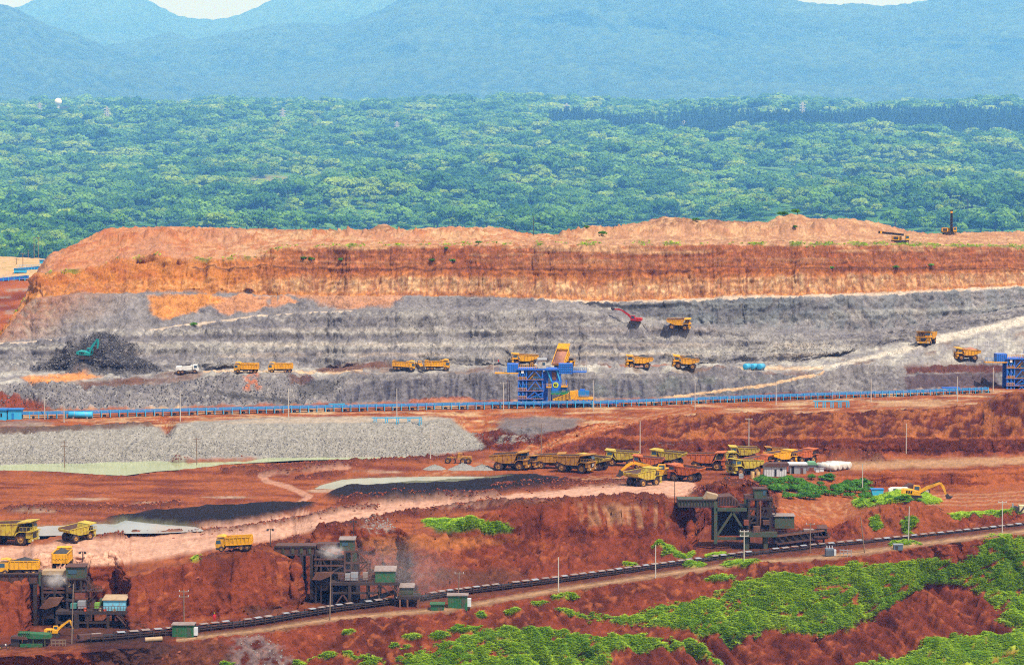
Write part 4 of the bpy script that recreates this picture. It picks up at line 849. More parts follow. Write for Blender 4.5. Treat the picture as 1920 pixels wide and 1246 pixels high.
# ------------------------------------------------------------------ mesh builder for made things
class MB:
    def __init__(s): s.v = []; s.f = []; s.sm = []
    def add(s, vs, fs, smooth=False):
        b = len(s.v); s.v += [tuple(v) for v in vs]; s.f += [tuple(b + i for i in f) for f in fs]; s.sm += [smooth] * len(fs); return s
    def box(s, x0, x1, y0, y1, z0, z1):
        return s.add([(x0, y0, z0), (x1, y0, z0), (x1, y1, z0), (x0, y1, z0), (x0, y0, z1), (x1, y0, z1), (x1, y1, z1), (x0, y1, z1)],
                     [(3, 2, 1, 0), (4, 5, 6, 7), (0, 1, 5, 4), (1, 2, 6, 5), (2, 3, 7, 6), (3, 0, 4, 7)])
    def prism(s, poly, y0, y1):                 # polygon in x,z drawn out along y
        n = len(poly)
        ar = sum(poly[i][0] * poly[(i + 1) % n][1] - poly[(i + 1) % n][0] * poly[i][1] for i in range(n))
        if ar < 0: poly = poly[::-1]
        return s.add([(p[0], y0, p[1]) for p in poly] + [(p[0], y1, p[1]) for p in poly],
                     [tuple(range(n)), tuple(range(2 * n - 1, n - 1, -1))] + [(i, n + i, n + (i + 1) % n, (i + 1) % n) for i in range(n)])
    def bar(s, p0, p1, w=0.1, h=None):          # square bar between two points
        p0, p1 = Vector(p0), Vector(p1); d = p1 - p0
        if d.length < 1e-6: return s
        q = d.to_track_quat('Z', 'Y'); a = w / 2; b = (h or w) / 2
        c = [q @ Vector(k) for k in ((-a, -b, 0), (a, -b, 0), (a, b, 0), (-a, b, 0))]
        return s.add([p0 + k for k in c] + [p1 + k for k in c], [(3, 2, 1, 0), (4, 5, 6, 7), (0, 1, 5, 4), (1, 2, 6, 5), (2, 3, 7, 6), (3, 0, 4, 7)])
    def cyl(s, p0, p1, r, r1=None, n=14, caps=True):
        p0, p1 = Vector(p0), Vector(p1); r1 = r if r1 is None else r1; q = (p1 - p0).to_track_quat('Z', 'Y')
        c = [q @ Vector((math.cos(2 * math.pi * i / n), math.sin(2 * math.pi * i / n), 0)) for i in range(n)]
        s.add([p0 + k * r for k in c] + [p1 + k * r1 for k in c], [(i, (i + 1) % n, n + (i + 1) % n, n + i) for i in range(n)], True)
        if caps: s.add([p0 + k * r for k in c] + [p1 + k * r1 for k in c], [tuple(range(n - 1, -1, -1)), tuple(range(n, 2 * n))])
        return s
    def lathe(s, prof, n=18):                   # profile (radius, y) turned about the y axis
        m = len(prof); vs = [(r * math.cos(2 * math.pi * i / n), y, r * math.sin(2 * math.pi * i / n)) for i in range(n) for r, y in prof]
        return s.add(vs, [(i * m + j, ((i + 1) % n) * m + j, ((i + 1) % n) * m + j + 1, i * m + j + 1) for i in range(n) for j in range(m - 1)], True)
    def mound(s, x0, x1, y0, y1, z, h, n=9, seed=0):
        r = random.Random(seed); vs = []
        for i in range(n):
            for j in range(n):
                u, v = i / (n - 1) * 2 - 1, j / (n - 1) * 2 - 1
                k = max(0.0, 1 - (abs(u) ** 2.2 + abs(v) ** 2.2) ** 0.6)
                vs.append((x0 + (x1 - x0) * i / (n - 1), y0 + (y1 - y0) * j / (n - 1), z + h * k * (0.8 + 0.4 * r.random()) + 0.04 * r.random()))
        return s.add(vs, [(i * n + j, (i + 1) * n + j, (i + 1) * n + j + 1, i * n + j + 1) for i in range(n - 1) for j in range(n - 1)], True)
    def mesh(s, material, name='mesh'):
        me = bpy.data.meshes.new(name); me.from_pydata(s.v, [], s.f); me.polygons.foreach_set('use_smooth', s.sm)
        if material: me.materials.append(material)
        me.update(); return me
    def build(s, name, material, parent=None, label=None):
        o = bpy.data.objects.new(name, s.mesh(material, name)); COL.objects.link(o)
        if parent is not None: o.parent = parent
        if label: o['label'] = label
        return o
def empty(name, loc=(0, 0, 0), rz=0.0, sc=1.0):
    o = bpy.data.objects.new(name, None); COL.objects.link(o); o.location = loc; o.rotation_euler = (0, 0, rz); o.scale = (sc, sc, sc); o.empty_display_size = 0.5
    return o
def put(name, me, parent, loc=(0, 0, 0), rot=(0, 0, 0)):
    o = bpy.data.objects.new(name, me); COL.objects.link(o); o.parent = parent; o.location = loc; o.rotation_euler = rot; return o
KIDS = {}
def remember(root):
    KIDS[root.name] = list(root.children)
    for c in KIDS[root.name]: remember(c)
def copy_tree(o, parent=None):
    c = o.copy(); COL.objects.link(c); c.parent = parent
    for k in KIDS.get(o.name, []): copy_tree(k, c)
    return c

# paints and plain materials of the machines
DUST = srgb(176, 120, 88, 0.7)
PAINT = {
    'yellow': mat('yellow_paint', srgb(240, 172, 26, 0.75), 0.55, dirt=0.42, dirtcol=srgb(170, 112, 56, 0.7), nscale=0.5),
    'mustard': mat('mustard_paint', srgb(196, 140, 46, 0.7), 0.65, dirt=0.55, dirtcol=srgb(140, 84, 56, 0.7), nscale=0.5),
    'olive': mat('faded_yellow_paint', srgb(204, 180, 60, 0.7), 0.65, dirt=0.5, dirtcol=srgb(140, 92, 56, 0.7), nscale=0.5),
    'orange': mat('orange_paint', srgb(206, 108, 52, 0.7), 0.65, dirt=0.45, dirtcol=srgb(130, 66, 46, 0.7), nscale=0.5),
    'teal': mat('teal_paint', srgb(30, 150, 150, 0.8), 0.5, dirt=0.2, nscale=0.6),
    'red': mat('red_paint', srgb(196, 44, 36, 0.7), 0.5, dirt=0.15, nscale=0.6),
    'white': mat('white_paint', srgb(236, 234, 228, 0.8), 0.5, dirt=0.25, dirtcol=DUST, nscale=0.7),
}
STEEL = mat('dark_steel', srgb(58, 54, 54, 0.8), 0.7, dirt=0.35, dirtcol=srgb(110, 66, 48, 0.7))
BED = mat('worn_bed_steel', srgb(108, 86, 80, 0.8), 0.75, dirt=0.5, dirtcol=srgb(128, 74, 56, 0.7))
TYRE = mat('tyre_rubber', srgb(50, 46, 46, 0.8), 0.9, dirt=0.45, dirtcol=srgb(124, 72, 52, 0.7), nscale=1.0)
GLASS = mat('cab_glass', srgb(52, 84, 104, 0.8), 0.12, spec=0.6, var=0.05)
COALL = mat('coal_load', srgb(64, 62, 64, 0.8), 0.95, var=0.35, nscale=2.0, bump=0.8)
SOILL = mat('soil_load', srgb(170, 116, 92, 0.8), 0.95, var=0.3, nscale=2.0, bump=0.8)
LAMP = mat('lamp_lens', srgb(230, 226, 210, 0.8), 0.3)
DARK = mat('black_opening', srgb(30, 28, 30, 0.8), 0.8)
RIMG = mat('rim_paint', srgb(190, 140, 70, 0.8), 0.6, dirt=0.6, dirtcol=srgb(130, 80, 56, 0.7))
def wheel_mesh(r, w_):
    t = 0.36 * r
    tm = MB().lathe([(r * 0.55, -w_ / 2), (r * 0.88, -w_ / 2), (r, -w_ * 0.36), (r, w_ * 0.36), (r * 0.88, w_ / 2), (r * 0.55, w_ / 2)], 20)
    for i in range(20):                       # tread lugs
        a = 2 * math.pi * i / 20; c, s_ = math.cos(a), math.sin(a)
        tm.bar((c * r * 1.0, -w_ * 0.40, s_ * r * 1.0), (c * r * 1.0, w_ * 0.40, s_ * r * 1.0), 0.05 * r, 0.09 * r)
    rm = MB().lathe([(0.02, -w_ * 0.42), (r * 0.22, -w_ * 0.42), (r * 0.26, -w_ * 0.30), (r * 0.50, -w_ * 0.26), (r * 0.57, -w_ * 0.47), (r * 0.57, w_ * 0.47), (r * 0.5, w_ * 0.26), (r * 0.26, w_ * 0.3), (r * 0.22, w_ * 0.42), (0.02, w_ * 0.42)], 18)
    return tm.mesh(TYRE, 'wheel'), rm.mesh(RIMG, 'rim')
def add_wheel(parent, me, loc):
    a = put('wheel', me[0], parent, loc); put('rim', me[1], a); return a

# ------------------------------------------------------------------ rigid haul truck (front at +x, 10 m long)
WH = wheel_mesh(1.25, 0.85)
def haul_truck(paint, load=None, raised=0.0, dusty=False):
    p = PAINT[paint]; e = empty('haul_truck')
    c = MB(); c.box(-4.2, 3.9, -0.75, -0.35, 1.25, 1.75).box(-4.2, 3.9, 0.35, 0.75, 1.25, 1.75).box(-3.3, -2.3, -1.6, 1.6, 1.0, 1.5).box(2.0, 3.0, -1.5, 1.5, 1.0, 1.4)
    c.cyl((-0.4, -1.25, 1.4), (1.4, -1.25, 1.4), 0.42).cyl((-0.4, 1.25, 1.4), (1.4, 1.25, 1.4), 0.42).bar((-0.8, -0.6, 1.4), (0.6, -0.6, 2.5), 0.28).bar((-0.8, 0.6, 1.4), (0.6, 0.6, 2.5), 0.28)
    c.build('chassis', STEEL, e)
    for y in (-1.95, 1.95): add_wheel(e, WH, (2.75, y, 1.25))
    for y in (-2.15, -1.25, 1.25, 2.15): add_wheel(e, WH, (-2.75, y, 1.25))
    h = MB(); h.prism([(3.0, 1.3), (4.75, 1.3), (4.8, 2.65), (3.0, 2.8)], -1.15, 1.15); h.build('hood', p, e)
    g = MB(); g.box(4.8, 4.88, -0.95, 0.95, 1.45, 2.5)
    for k in range(6): g.box(4.88, 4.92, -0.95, 0.95, 1.5 + k * 0.17, 1.56 + k * 0.17)
    g.build('grille', STEEL, e)
    MB().prism([(4.2, 0.75), (5.0, 0.75), (5.05, 1.35), (4.2, 1.35)], -2.2, 2.2).build('bumper', p, e)
    for y in (-1.75, 1.75): MB().box(5.05, 5.12, y - 0.25, y + 0.25, 0.95, 1.25).build('headlight', LAMP, e)
    d = MB(); d.box(2.4, 5.0, -2.75, 2.75, 2.78, 2.90); d.prism([(1.5, 2.0), (1.9, 2.65), (2.4, 2.78), (2.4, 2.6), (2.05, 2.5), (1.7, 1.95)], -2.6, -1.6); d.prism([(1.5, 2.0), (1.9, 2.65), (2.4, 2.78), (2.4, 2.6), (2.05, 2.5), (1.7, 1.95)], 1.6, 2.6)
    d.box(3.9, 4.7, -2.5, -1.35, 1.55, 2.78).box(3.9, 4.7, 1.35, 2.5, 1.55, 2.78)
    d.build('deck', p, e)
    r = MB()
    for x in (2.6, 3.4, 4.2, 4.95):
        for y in (-2.7,): r.bar((x, y, 2.9), (x, y, 3.8), 0.05)
    r.bar((2.6, -2.7, 3.8), (4.95, -2.7, 3.8), 0.05).bar((4.95, -2.7, 3.8), (4.95, 0.2, 3.8), 0.05).bar((4.95, -2.7, 3.35), (4.95, 0.2, 3.35), 0.05)
    for y in (-1.7, -0.7, 0.2): r.bar((4.95, y, 2.9), (4.95, y, 3.8), 0.05)
    for k in range(5): r.bar((5.1, 0.5 + k * 0.28, 1.2 + k * 0.34), (5.1, 1.0 + k * 0.28, 1.2 + k * 0.34), 0.06)
    r.bar((5.1, 0.4, 1.0), (5.1, 1.9, 2.85), 0.05).bar((5.1, 1.0, 1.0), (5.1, 2.5, 2.85), 0.05)
    r.build('handrail', p if paint != 'orange' else STEEL, e)
    cb = MB(); cb.prism([(2.55, 2.9), (4.45, 2.9), (4.5, 3.5), (4.25, 4.35), (2.55, 4.35)], 0.45, 2.45); cab = cb.build('cab', STEEL if paint in ('mustard',) else p, e)
    gl = MB(); gl.add([(4.52, 0.55, 3.5), (4.52, 2.35, 3.5), (4.28, 2.35, 4.28), (4.28, 0.55, 4.28)], [(0, 1, 2, 3)]); gl.box(2.75, 4.15, 2.45, 2.48, 3.4, 4.2).box(2.75, 4.15, 0.42, 0.45, 3.4, 4.2); gl.build('window', GLASS, cab)
    MB().box(2.4, 4.6, 0.35, 2.55, 4.35, 4.45).build('roof', p, cab)
    MB().box(2.6, 3.9, -2.3, -0.6, 2.9, 3.9).build('control_cabinet', STEEL, e)
    # dump body
    b = MB(); W = 2.65
    side = [(-5.2, 3.85), (-4.9, 3.05), (-1.6, 2.0), (1.35, 2.0), (2.45, 4.55), (-4.95, 4.15)]
    b.prism(side, -W, -W + 0.16); b.prism(side, W - 0.16, W)
    b.prism([(-5.2, 3.85), (-4.9, 3.05), (-1.6, 2.0), (1.35, 2.0), (1.5, 2.3), (-1.5, 2.28), (-4.95, 3.3), (-5.1, 3.95)], -W + 0.16, W - 0.16)
    b.prism([(1.35, 2.0), (2.45, 4.55), (2.25, 4.62), (1.2, 2.25)], -W + 0.16, W - 0.16)
    b.prism([(2.2, 4.50), (2.45, 4.44), (4.95, 4.78), (4.95, 4.92), (2.2, 4.72)], -W, W)
    for k in range(5):                        # side ribs
        x = -3.9 + k * 1.25; zb = np.interp(x, [-4.9, -1.6, 1.35], [3.05, 2.0, 2.0]) + 0.05; zt = np.interp(x, [-4.95, 2.45], [4.15, 4.55])
        for y in (-W - 0.05, W + 0.05): b.bar((x, y, zb), (x + 0.18, y, zt), 0.16, 0.12)
    for y in (-W - 0.05, W + 0.05): b.bar((-4.95, y, 4.1), (2.4, y, 4.48), 0.18, 0.16)
    body = b.build('dump_body', p, e)
    ins = MB(); ins.prism([(-5.08, 3.98), (-4.95, 3.32), (-1.5, 2.30), (1.48, 2.32), (1.46, 2.36), (-1.5, 2.34), (-4.9, 3.36), (-5.04, 4.0)], -W + 0.17, W - 0.17)
    ins.add([(-5.1, -W + 0.17, 3.9), (-4.9, -W + 0.17, 3.3), (-1.5, -W + 0.17, 2.3), (1.45, -W + 0.17, 2.3), (2.3, -W + 0.17, 4.5), (-4.95, -W + 0.17, 4.13)], [(5, 4, 3, 2, 1, 0)])
    ins.add([(-5.1, W - 0.17, 3.9), (-4.9, W - 0.17, 3.3), (-1.5, W - 0.17, 2.3), (1.45, W - 0.17, 2.3), (2.3, W - 0.17, 4.5), (-4.95, W - 0.17, 4.13)], [(0, 1, 2, 3, 4, 5)])
    ins.add([(1.44, -W + 0.17, 2.3), (1.44, W - 0.17, 2.3), (2.22, W - 0.17, 4.5), (2.22, -W + 0.17, 4.5)], [(0, 1, 2, 3)])
    ins.build('bed_lining', BED, body)
    if load: MB().mound(-4.7, 2.1, -W + 0.2, W - 0.2, 3.75, 1.35, 11, 3).build('load', COALL if load == 'coal' else SOILL, body)
    if raised:
        body.matrix_basis = Matrix.Translation((-3.2, 0, 2.0)) @ Matrix.Rotation(-raised, 4, 'Y') @ Matrix.Translation((3.2, 0, -2.0))
    return e

# ------------------------------------------------------------------ tipper (cab-over, three axles, front at +x, 8 m long)
WT = wheel_mesh(0.62, 0.42)
def tipper_truck(paint='yellow', load=True):
    p = PAINT[paint]; e = empty('tipper_truck')
    MB().box(-3.8, 3.6, -0.5, -0.25, 0.75, 1.1).box(-3.8, 3.6, 0.25, 0.5, 0.75, 1.1).box(-0.6, 1.1, -1.2, -0.6, 0.6, 1.15).box(-0.6, 1.1, 0.6, 1.2, 0.6, 1.15).box(3.3, 3.9, -1.3, 1.3, 0.45, 0.9).build('chassis', STEEL, e)
    for x in (2.7, -1.7, -3.05):
        for y in (-1.15, 1.15): add_wheel(e, WT, (x, y, 0.62))
    cab = MB().prism([(2.05, 0.95), (3.95, 0.75), (4.0, 1.75), (3.75, 2.75), (2.05, 2.75)], -1.25, 1.25).build('cab', p, e)
    g = MB(); g.add([(4.01, -1.1, 1.8), (4.01, 1.1, 1.8), (3.79, 1.1, 2.65), (3.79, -1.1, 2.65)], [(0, 1, 2, 3)])
    for y in (-1.26, 1.26): g.add([(2.75, y, 1.75), (3.85, y, 1.75), (3.68, y, 2.6), (2.75, y, 2.6)], [(0, 1, 2, 3)])
    g.build('window', GLASS, cab)
    MB().box(3.98, 4.03, -0.9, 0.9, 0.95, 1.5).build('grille', STEEL, cab)
    for y in (-1.0, 1.0): MB().box(3.95, 4.02, y - 0.16, y + 0.16, 0.78, 0.93).build('headlight', LAMP, cab)
    b = MB()
    b.box(-3.95, 1.75, -1.35, -1.25, 1.35, 3.05).box(-3.95, 1.75, 1.25, 1.35, 1.35, 3.05).box(-3.95, 1.75, -1.25, 1.25, 1.25, 1.4).box(1.65, 1.75, -1.25, 1.25, 1.4, 3.3)
    b.prism([(1.6, 3.25), (1.75, 3.05), (2.6, 3.35), (3.6, 3.28), (3.6, 3.36), (2.5, 3.5)], -1.3, 1.3)
    b.prism([(1.75, 1.4), (2.0, 1.5), (2.0, 2.9), (1.75, 3.1)], -1.3, 1.3)
    for k in range(7):
        x = -3.75 + k * 0.88
        for y in (-1.4, 1.4): b.box(x, x + 0.14, y - 0.05, y + 0.05, 1.35, 2.95)
    for y in (-1.4, 1.4): b.box(-3.95, 1.75, y - 0.06, y + 0.06, 2.92, 3.08).box(-3.95, 1.75, y - 0.06, y + 0.06, 1.3, 1.45)
    body = b.build('dump_body', p, e)
    tg = MB().box(-4.05, -3.95, -1.35, 1.35, 1.3, 2.95)
    for k in range(5): tg.box(-4.12, -4.05, -1.2 + k * 0.56, -1.05 + k * 0.56, 1.35, 2.9)
    tg.box(-4.12, -4.05, -1.3, 1.3, 2.0, 2.12); tg.build('tailgate', p, body)
    if load: MB().mound(-3.9, 1.6, -1.25, 1.25, 2.85, 0.75, 9, 5).build('load', COALL, body)
    else: MB().box(-3.9, 1.6, -1.24, 1.24, 1.41, 1.5).build('bed_lining', BED, body)
    return e

# ------------------------------------------------------------------ excavator (front at +x)
def excavator(paint, boom=(40, -75), bucket=-60, sc=1.0, face=0.0, long=1.0):
    p = PAINT[paint]; e = empty('excavator')
    for y in (-1.25, 1.25):
        tr = MB().prism([(-2.1, 0.35), (-1.75, 0.0), (1.75, 0.0), (2.1, 0.35), (2.0, 0.75), (1.7, 0.95), (-1.7, 0.95), (-2.0, 0.75)], y - 0.35, y + 0.35)
        for k in range(14): tr.box(-1.75 + k * 0.26, -1.62 + k * 0.26, y - 0.38, y + 0.38, -0.03, 0.02); tr.box(-1.75 + k * 0.26, -1.62 + k * 0.26, y - 0.38, y + 0.38, 0.93, 0.99)
        tr.build('track', STEEL, e).rotation_euler.z = face
    MB().box(-1.0, 1.0, -0.9, 0.9, 0.5, 1.0).cyl((0, 0, 0.95), (0, 0, 1.2), 0.8).build('undercarriage', STEEL, e)
    up = MB(); up.prism([(-2.3, 1.2), (1.5, 1.2), (1.5, 1.9), (-0.2, 2.3), (-2.2, 2.3), (-2.45, 1.9)], -1.35, 1.35); up.build('engine_house', p, e); house = e
    MB().prism([(-2.3, 1.15), (-2.75, 1.35), (-2.75, 2.1), (-2.2, 2.35)], -1.3, 1.3).build('counterweight', p, house)
    for k in range(3): MB().box(-1.7 + k * 0.5, -1.35 + k * 0.5, -1.39, -1.35, 1.5, 2.1).build('vent', DARK, house)
    cab = MB().prism([(-0.1, 1.9), (1.5, 1.75), (1.65, 2.4), (1.25, 3.15), (-0.1, 3.15)], 0.3, 1.35).build('cab', p, house)
    g = MB(); g.add([(1.67, 0.38, 2.3), (1.67, 1.28, 2.3), (1.28, 1.28, 3.08), (1.28, 0.38, 3.08)], [(0, 1, 2, 3)]).box(0.1, 1.2, 1.35, 1.37, 2.2, 3.0).box(0.1, 1.2, 0.27, 0.30, 2.2, 3.0); g.build('window', GLASS, cab)
    def seg(p0, ang, L, w0, w1, thick):
        d = Vector((math.cos(ang), 0, math.sin(ang))); n = Vector((-d.z, 0, d.x)); p1 = p0 + d * L; m_ = p0 + d * L * 0.45 + n * w0 * 0.5
        return [(k.x, k.z) for k in (p0 - n * w0 * .3, p0 + d * L * .45 - n * w0 * .15, p1 - n * w1 * .5, p1 + n * w1 * .5, m_ + n * w0 * .35, p0 + n * w0 * .5)], p1
    a1 = R(boom[0]); a2 = a1 + R(boom[1]); a3 = a2 + R(bucket)
    pl, q1 = seg(Vector((1.1, 0, 1.7)), a1, 5.2 * long, 0.75, 0.45, 0.4); bo = MB().prism(pl, -0.65, -0.2).build('boom', p, house)
    pl, q2 = seg(q1, a2, 2.9 * long, 0.6, 0.35, 0.3); st = MB().prism(pl, -0.6, -0.25).build('stick', p, house)
    MB().cyl((1.5, -0.42, 1.5), tuple(Vector((1.1, -0.42, 1.7)) + Vector((math.cos(a1), 0, math.sin(a1))) * 2.4 * long), 0.12, n=8).build('hydraulic_ram', STEEL, house)
    mid = Vector((1.1, -0.42, 1.7)) + Vector((math.cos(a1), 0, math.sin(a1))) * 2.9 * long + Vector((-math.sin(a1), 0, math.cos(a1))) * 0.55
    MB().cyl(tuple(mid), tuple(Vector((q1.x, -0.42, q1.z)) - Vector((math.cos(a2), 0, math.sin(a2))) * 0.45 + Vector((-math.sin(a2), 0, math.cos(a2))) * 0.35), 0.11, n=8).build('hydraulic_ram', STEEL, house)
    d = Vector((math.cos(a3), 0, math.sin(a3))); n = Vector((-d.z, 0, d.x))
    bk = [q2 + n * 0.35, q2 - n * 0.35, q2 + d * 0.55 - n * 0.75, q2 + d * 1.25 - n * 0.35, q2 + d * 1.45 + n * 0.45, q2 + d * 0.9 + n * 0.15, q2 + d * 0.4 + n * 0.3]
    MB().prism([(k.x, k.z) for k in bk], -1.05, 0.2).build('bucket', STEEL, house)
    return e
# ------------------------------------------------------------------ other machines
def drill_rig(mast_up):
    p = PAINT['yellow']; e = empty('drill_rig')
    for y in (-1.5, 1.5): MB().prism([(-2.6, 0.4), (-2.2, 0), (2.2, 0), (2.6, 0.4), (2.2, 1.0), (-2.2, 1.0)], y - 0.4, y + 0.4).build('track', STEEL, e)
    MB().box(-3.6, 3.4, -1.2, 1.2, 1.0, 1.5).build('main_frame', STEEL, e)
    MB().box(-3.4, -0.6, -1.4, 1.4, 1.5, 3.3).build('engine_house', p, e)
    MB().box(-3.0, -1.0, -1.46, -1.4, 1.8, 3.0).build('radiator', STEEL, e)
    cab = MB().prism([(1.9, 1.5), (3.5, 1.5), (3.5, 3.6), (1.9, 3.6)], -1.4, 0.6).build('cab', p, e)
    MB().box(2.1, 3.3, -1.43, -1.40, 2.3, 3.3).box(3.5, 3.53, -1.2, 0.4, 2.3, 3.3).build('window', GLASS, cab)
    MB().cyl((0.2, 1.0, 1.5), (0.2, 1.0, 3.2), 0.5).build('dust_collector', p, e)
    m = MB(); H = 10.5
    for x in (-0.4, 0.4):
        for y in (-0.4, 0.4): m.bar((x, y, 0), (x, y, H), 0.16)
    for k in range(14):
        z = k * H / 14; z2 = z + H / 14; sg = 1 if k % 2 else -1
        m.bar((-0.4 * sg, -0.4, z), (0.4 * sg, -0.4, z2), 0.1).bar((-0.4, 0.4 * sg, z), (-0.4, -0.4 * sg, z2), 0.1).bar((0.4, 0.4 * sg, z), (0.4, -0.4 * sg, z2), 0.1).bar((-0.4, -0.4, z2), (0.4, -0.4, z2), 0.1)
    m.box(-0.3, 0.3, -0.3, 0.3, 0, H * 0.98)
    mo = m.build('mast', STEEL, e); hd = MB().box(-0.55, 0.55, -0.6, 0.6, H * 0.86, H * 0.93).build('rotary_head', p, mo)
    if mast_up: mo.location = (1.2, 0, 1.2)
    else: mo.location = (1.4, 0, 3.7); mo.rotation_euler = (0, R(-84), 0)
    for x in (-3.3, 3.1): MB().cyl((x, -1.1, 0), (x, -1.1, 1.3), 0.14, n=8).box(x - .3, x + .3, -1.4, -.8, 0, 0.08).build('levelling_jack', STEEL, e)
    return e
def wheel_loader(paint='yellow'):
    p = PAINT[paint]; e = empty('wheel_loader'); wm = WL
    for x in (-1.7, 1.6):
        for y in (-1.2, 1.2): add_wheel(e, wm, (x, y, 0.85))
    MB().prism([(-3.4, 0.9), (-0.3, 0.9), (-0.3, 2.0), (-3.2, 2.2), (-3.5, 1.8)], -1.0, 1.0).build('engine_house', p, e)
    MB().prism([(-0.2, 0.8), (1.9, 0.8), (1.8, 1.7), (-0.2, 1.7)], -0.7, 0.7).build('front_frame', p, e)
    cab = MB().prism([(-0.9, 2.0), (0.5, 1.7), (0.65, 2.4), (0.35, 3.3), (-0.9, 3.3)], -0.8, 0.8).build('cab', p, e)
    g = MB(); g.add([(0.67, -0.7, 2.3), (0.67, 0.7, 2.3), (0.4, 0.7, 3.2), (0.4, -0.7, 3.2)], [(0, 1, 2, 3)]).box(-0.75, 0.2, -0.83, -0.8, 2.3, 3.15).box(-0.75, 0.2, 0.8, 0.83, 2.3, 3.15); g.build('window', GLASS, cab)
    for y in (-0.65, 0.65): MB().bar((1.2, y, 1.9), (2.6, y, 1.4), 0.2, 0.4).bar((2.6, y, 1.4), (3.3, y, 0.5), 0.2, 0.35).build('lift_arm', p, e)
    MB().prism([(3.1, 0.9), (3.2, 0.1), (4.4, 0.0), (4.4, 0.1), (3.6, 0.3), (3.5, 1.2)], -1.5, 1.5).build('bucket', STEEL, e)
    return e
WL = wheel_mesh(0.85, 0.6)
def grader():
    p = PAINT['mustard']; e = empty('motor_grader')
    for x in (-2.6, -1.0, 3.4):
        for y in (-1.0, 1.0): add_wheel(e, WL, (x, y, 0.85))
    MB().prism([(-3.6, 1.0), (-0.6, 1.0), (-0.6, 2.1), (-3.4, 2.1)], -0.7, 0.7).build('engine_house', p, e)
    cab = MB().prism([(-0.7, 1.1), (0.6, 1.1), (0.5, 3.0), (-0.7, 3.0)], -0.75, 0.75).build('cab', p, e); MB().box(-0.5, 0.45, -0.78, -0.75, 1.8, 2.85).box(0.55, 0.6, -0.6, 0.6, 1.8, 2.85).build('window', GLASS, cab)
    MB().bar((0.5, 0, 1.7), (3.7, 0, 1.7), 0.3, 0.35).bar((3.6, 0, 1.7), (3.6, 0, 0.9), 0.4).build('main_frame', p, e)
    MB().box(1.2, 1.35, -1.7, 1.7, 0.2, 0.8).bar((1.3, -0.6, 0.8), (1.6, -0.6, 1.6), 0.15).bar((1.3, 0.6, 0.8), (1.6, 0.6, 1.6), 0.15).build('blade', STEEL, e)
    return e
def tanker():
    p = PAINT['white']; e = empty('white_truck')
    MB().box(-3.2, 3.2, -0.5, 0.5, 0.7, 1.0).build('chassis', STEEL, e)
    for x in (2.3, -1.4, -2.6):
        for y in (-1.05, 1.05): add_wheel(e, WT, (x, y, 0.62))
    cab = MB().prism([(1.75, 0.8), (3.4, 0.7), (3.45, 1.6), (3.1, 2.5), (1.75, 2.5)], -1.15, 1.15).build('cab', p, e)
    g = MB(); g.add([(3.46, -1.0, 1.65), (3.46, 1.0, 1.65), (3.14, 1.0, 2.4), (3.14, -1.0, 2.4)], [(0, 1, 2, 3)])
    for y in (-1.16, 1.16): g.add([(2.2, y, 1.6), (3.2, y, 1.6), (3.0, y, 2.35), (2.2, y, 2.35)], [(0, 1, 2, 3)])
    g.build('window', GLASS, cab)
    MB().prism([(-3.4, 1.05), (1.4, 1.05), (1.5, 1.4), (1.4, 2.3), (-3.3, 2.3), (-3.5, 1.5)], -1.15, 1.15).build('tank', p, e)
    MB().box(-1.6, 1.0, -0.5, 0.5, 2.3, 2.55).build('walkway', STEEL, e)
    return e

# ------------------------------------------------------------------ placing
SLOPE = {}
PROTO = {}
def slope_rot(X, Y, rz, dx=3.0):
    """lean of the ground under a machine: pitch along its heading and roll across it"""
    c, s_ = math.cos(rz), math.sin(rz)
    f = drop(X + c * dx, Y + s_ * dx); b = drop(X - c * dx, Y - s_ * dx); l = drop(X - s_ * 1.5, Y + c * 1.5); r = drop(X + s_ * 1.5, Y - c * 1.5)
    cl = lambda a: max(-0.07, min(0.07, a))
    return cl(math.atan2(l - r, 3.0)), -cl(math.atan2(f - b, 2 * dx)), max(min(f, b), min(l, r))
def place(key, maker, x, y, head, length_px, L0, label, cat, group=None, lean=True, z=None, name=None, tall=None):
    """stand a machine on the ground seen at pixel (x, y); its length follows from its size in the photograph"""
    if key not in PROTO:
        PROTO[key] = maker(); remember(PROTO[key]); o = PROTO[key]
    else: o = copy_tree(PROTO[key])
    h = hit(x, y) if z is None else z; sc = length_px * h.y / FPX / L0
    o.scale = (sc, sc, sc); rz = R(head)
    if lean and z is None:
        rx, ry, zz = slope_rot(h.x, h.y, rz, 0.32 * L0 * sc)
        o.rotation_euler = (rx, ry, rz)
    else: o.rotation_euler = (0, 0, rz)
    o.location = (h.x, h.y, h.z - 0.03)
    for k in ('group',):
        if k in o: del o[k]
    tag(o, label, cat, group); return o
def HT(x, y, head, px, paint, label, load=None, group=None, raised=0.0, **kw):
    return place(('h', paint, load, raised), lambda: haul_truck(paint, load, raised), x, y, head, px, 10.2, label, 'dump truck', group, **kw)
def TT(x, y, head, px, label, load=True, group=None, **kw):
    return place(('t', load), lambda: tipper_truck('yellow', load), x, y, head, px, 8.2, label, 'tipper truck', group, **kw)
gF = 'trucks on the pit road'; gP = 'dump trucks parked on the red bench'; gN = 'trucks beside the near hoppers'
TT(462, 698, 180, 47, 'yellow tipper with cab on the left, standing left of its twin on the pit road', False, gF)
TT(526, 698, 180, 47, 'yellow tipper facing left, standing behind its twin on the pit road', False, gF)
TT(757, 693, 0, 44, 'yellow tipper facing right, just left of the loader on the pit road', True, gF)
TT(820, 693, 0, 48, 'yellow loaded tipper facing right, just right of the loader on the pit road', True, gF)
place('loader', wheel_loader, 786, 690, -70, 34, 7.8, 'yellow wheel loader squeezed between two tippers on the pit road', 'loader')
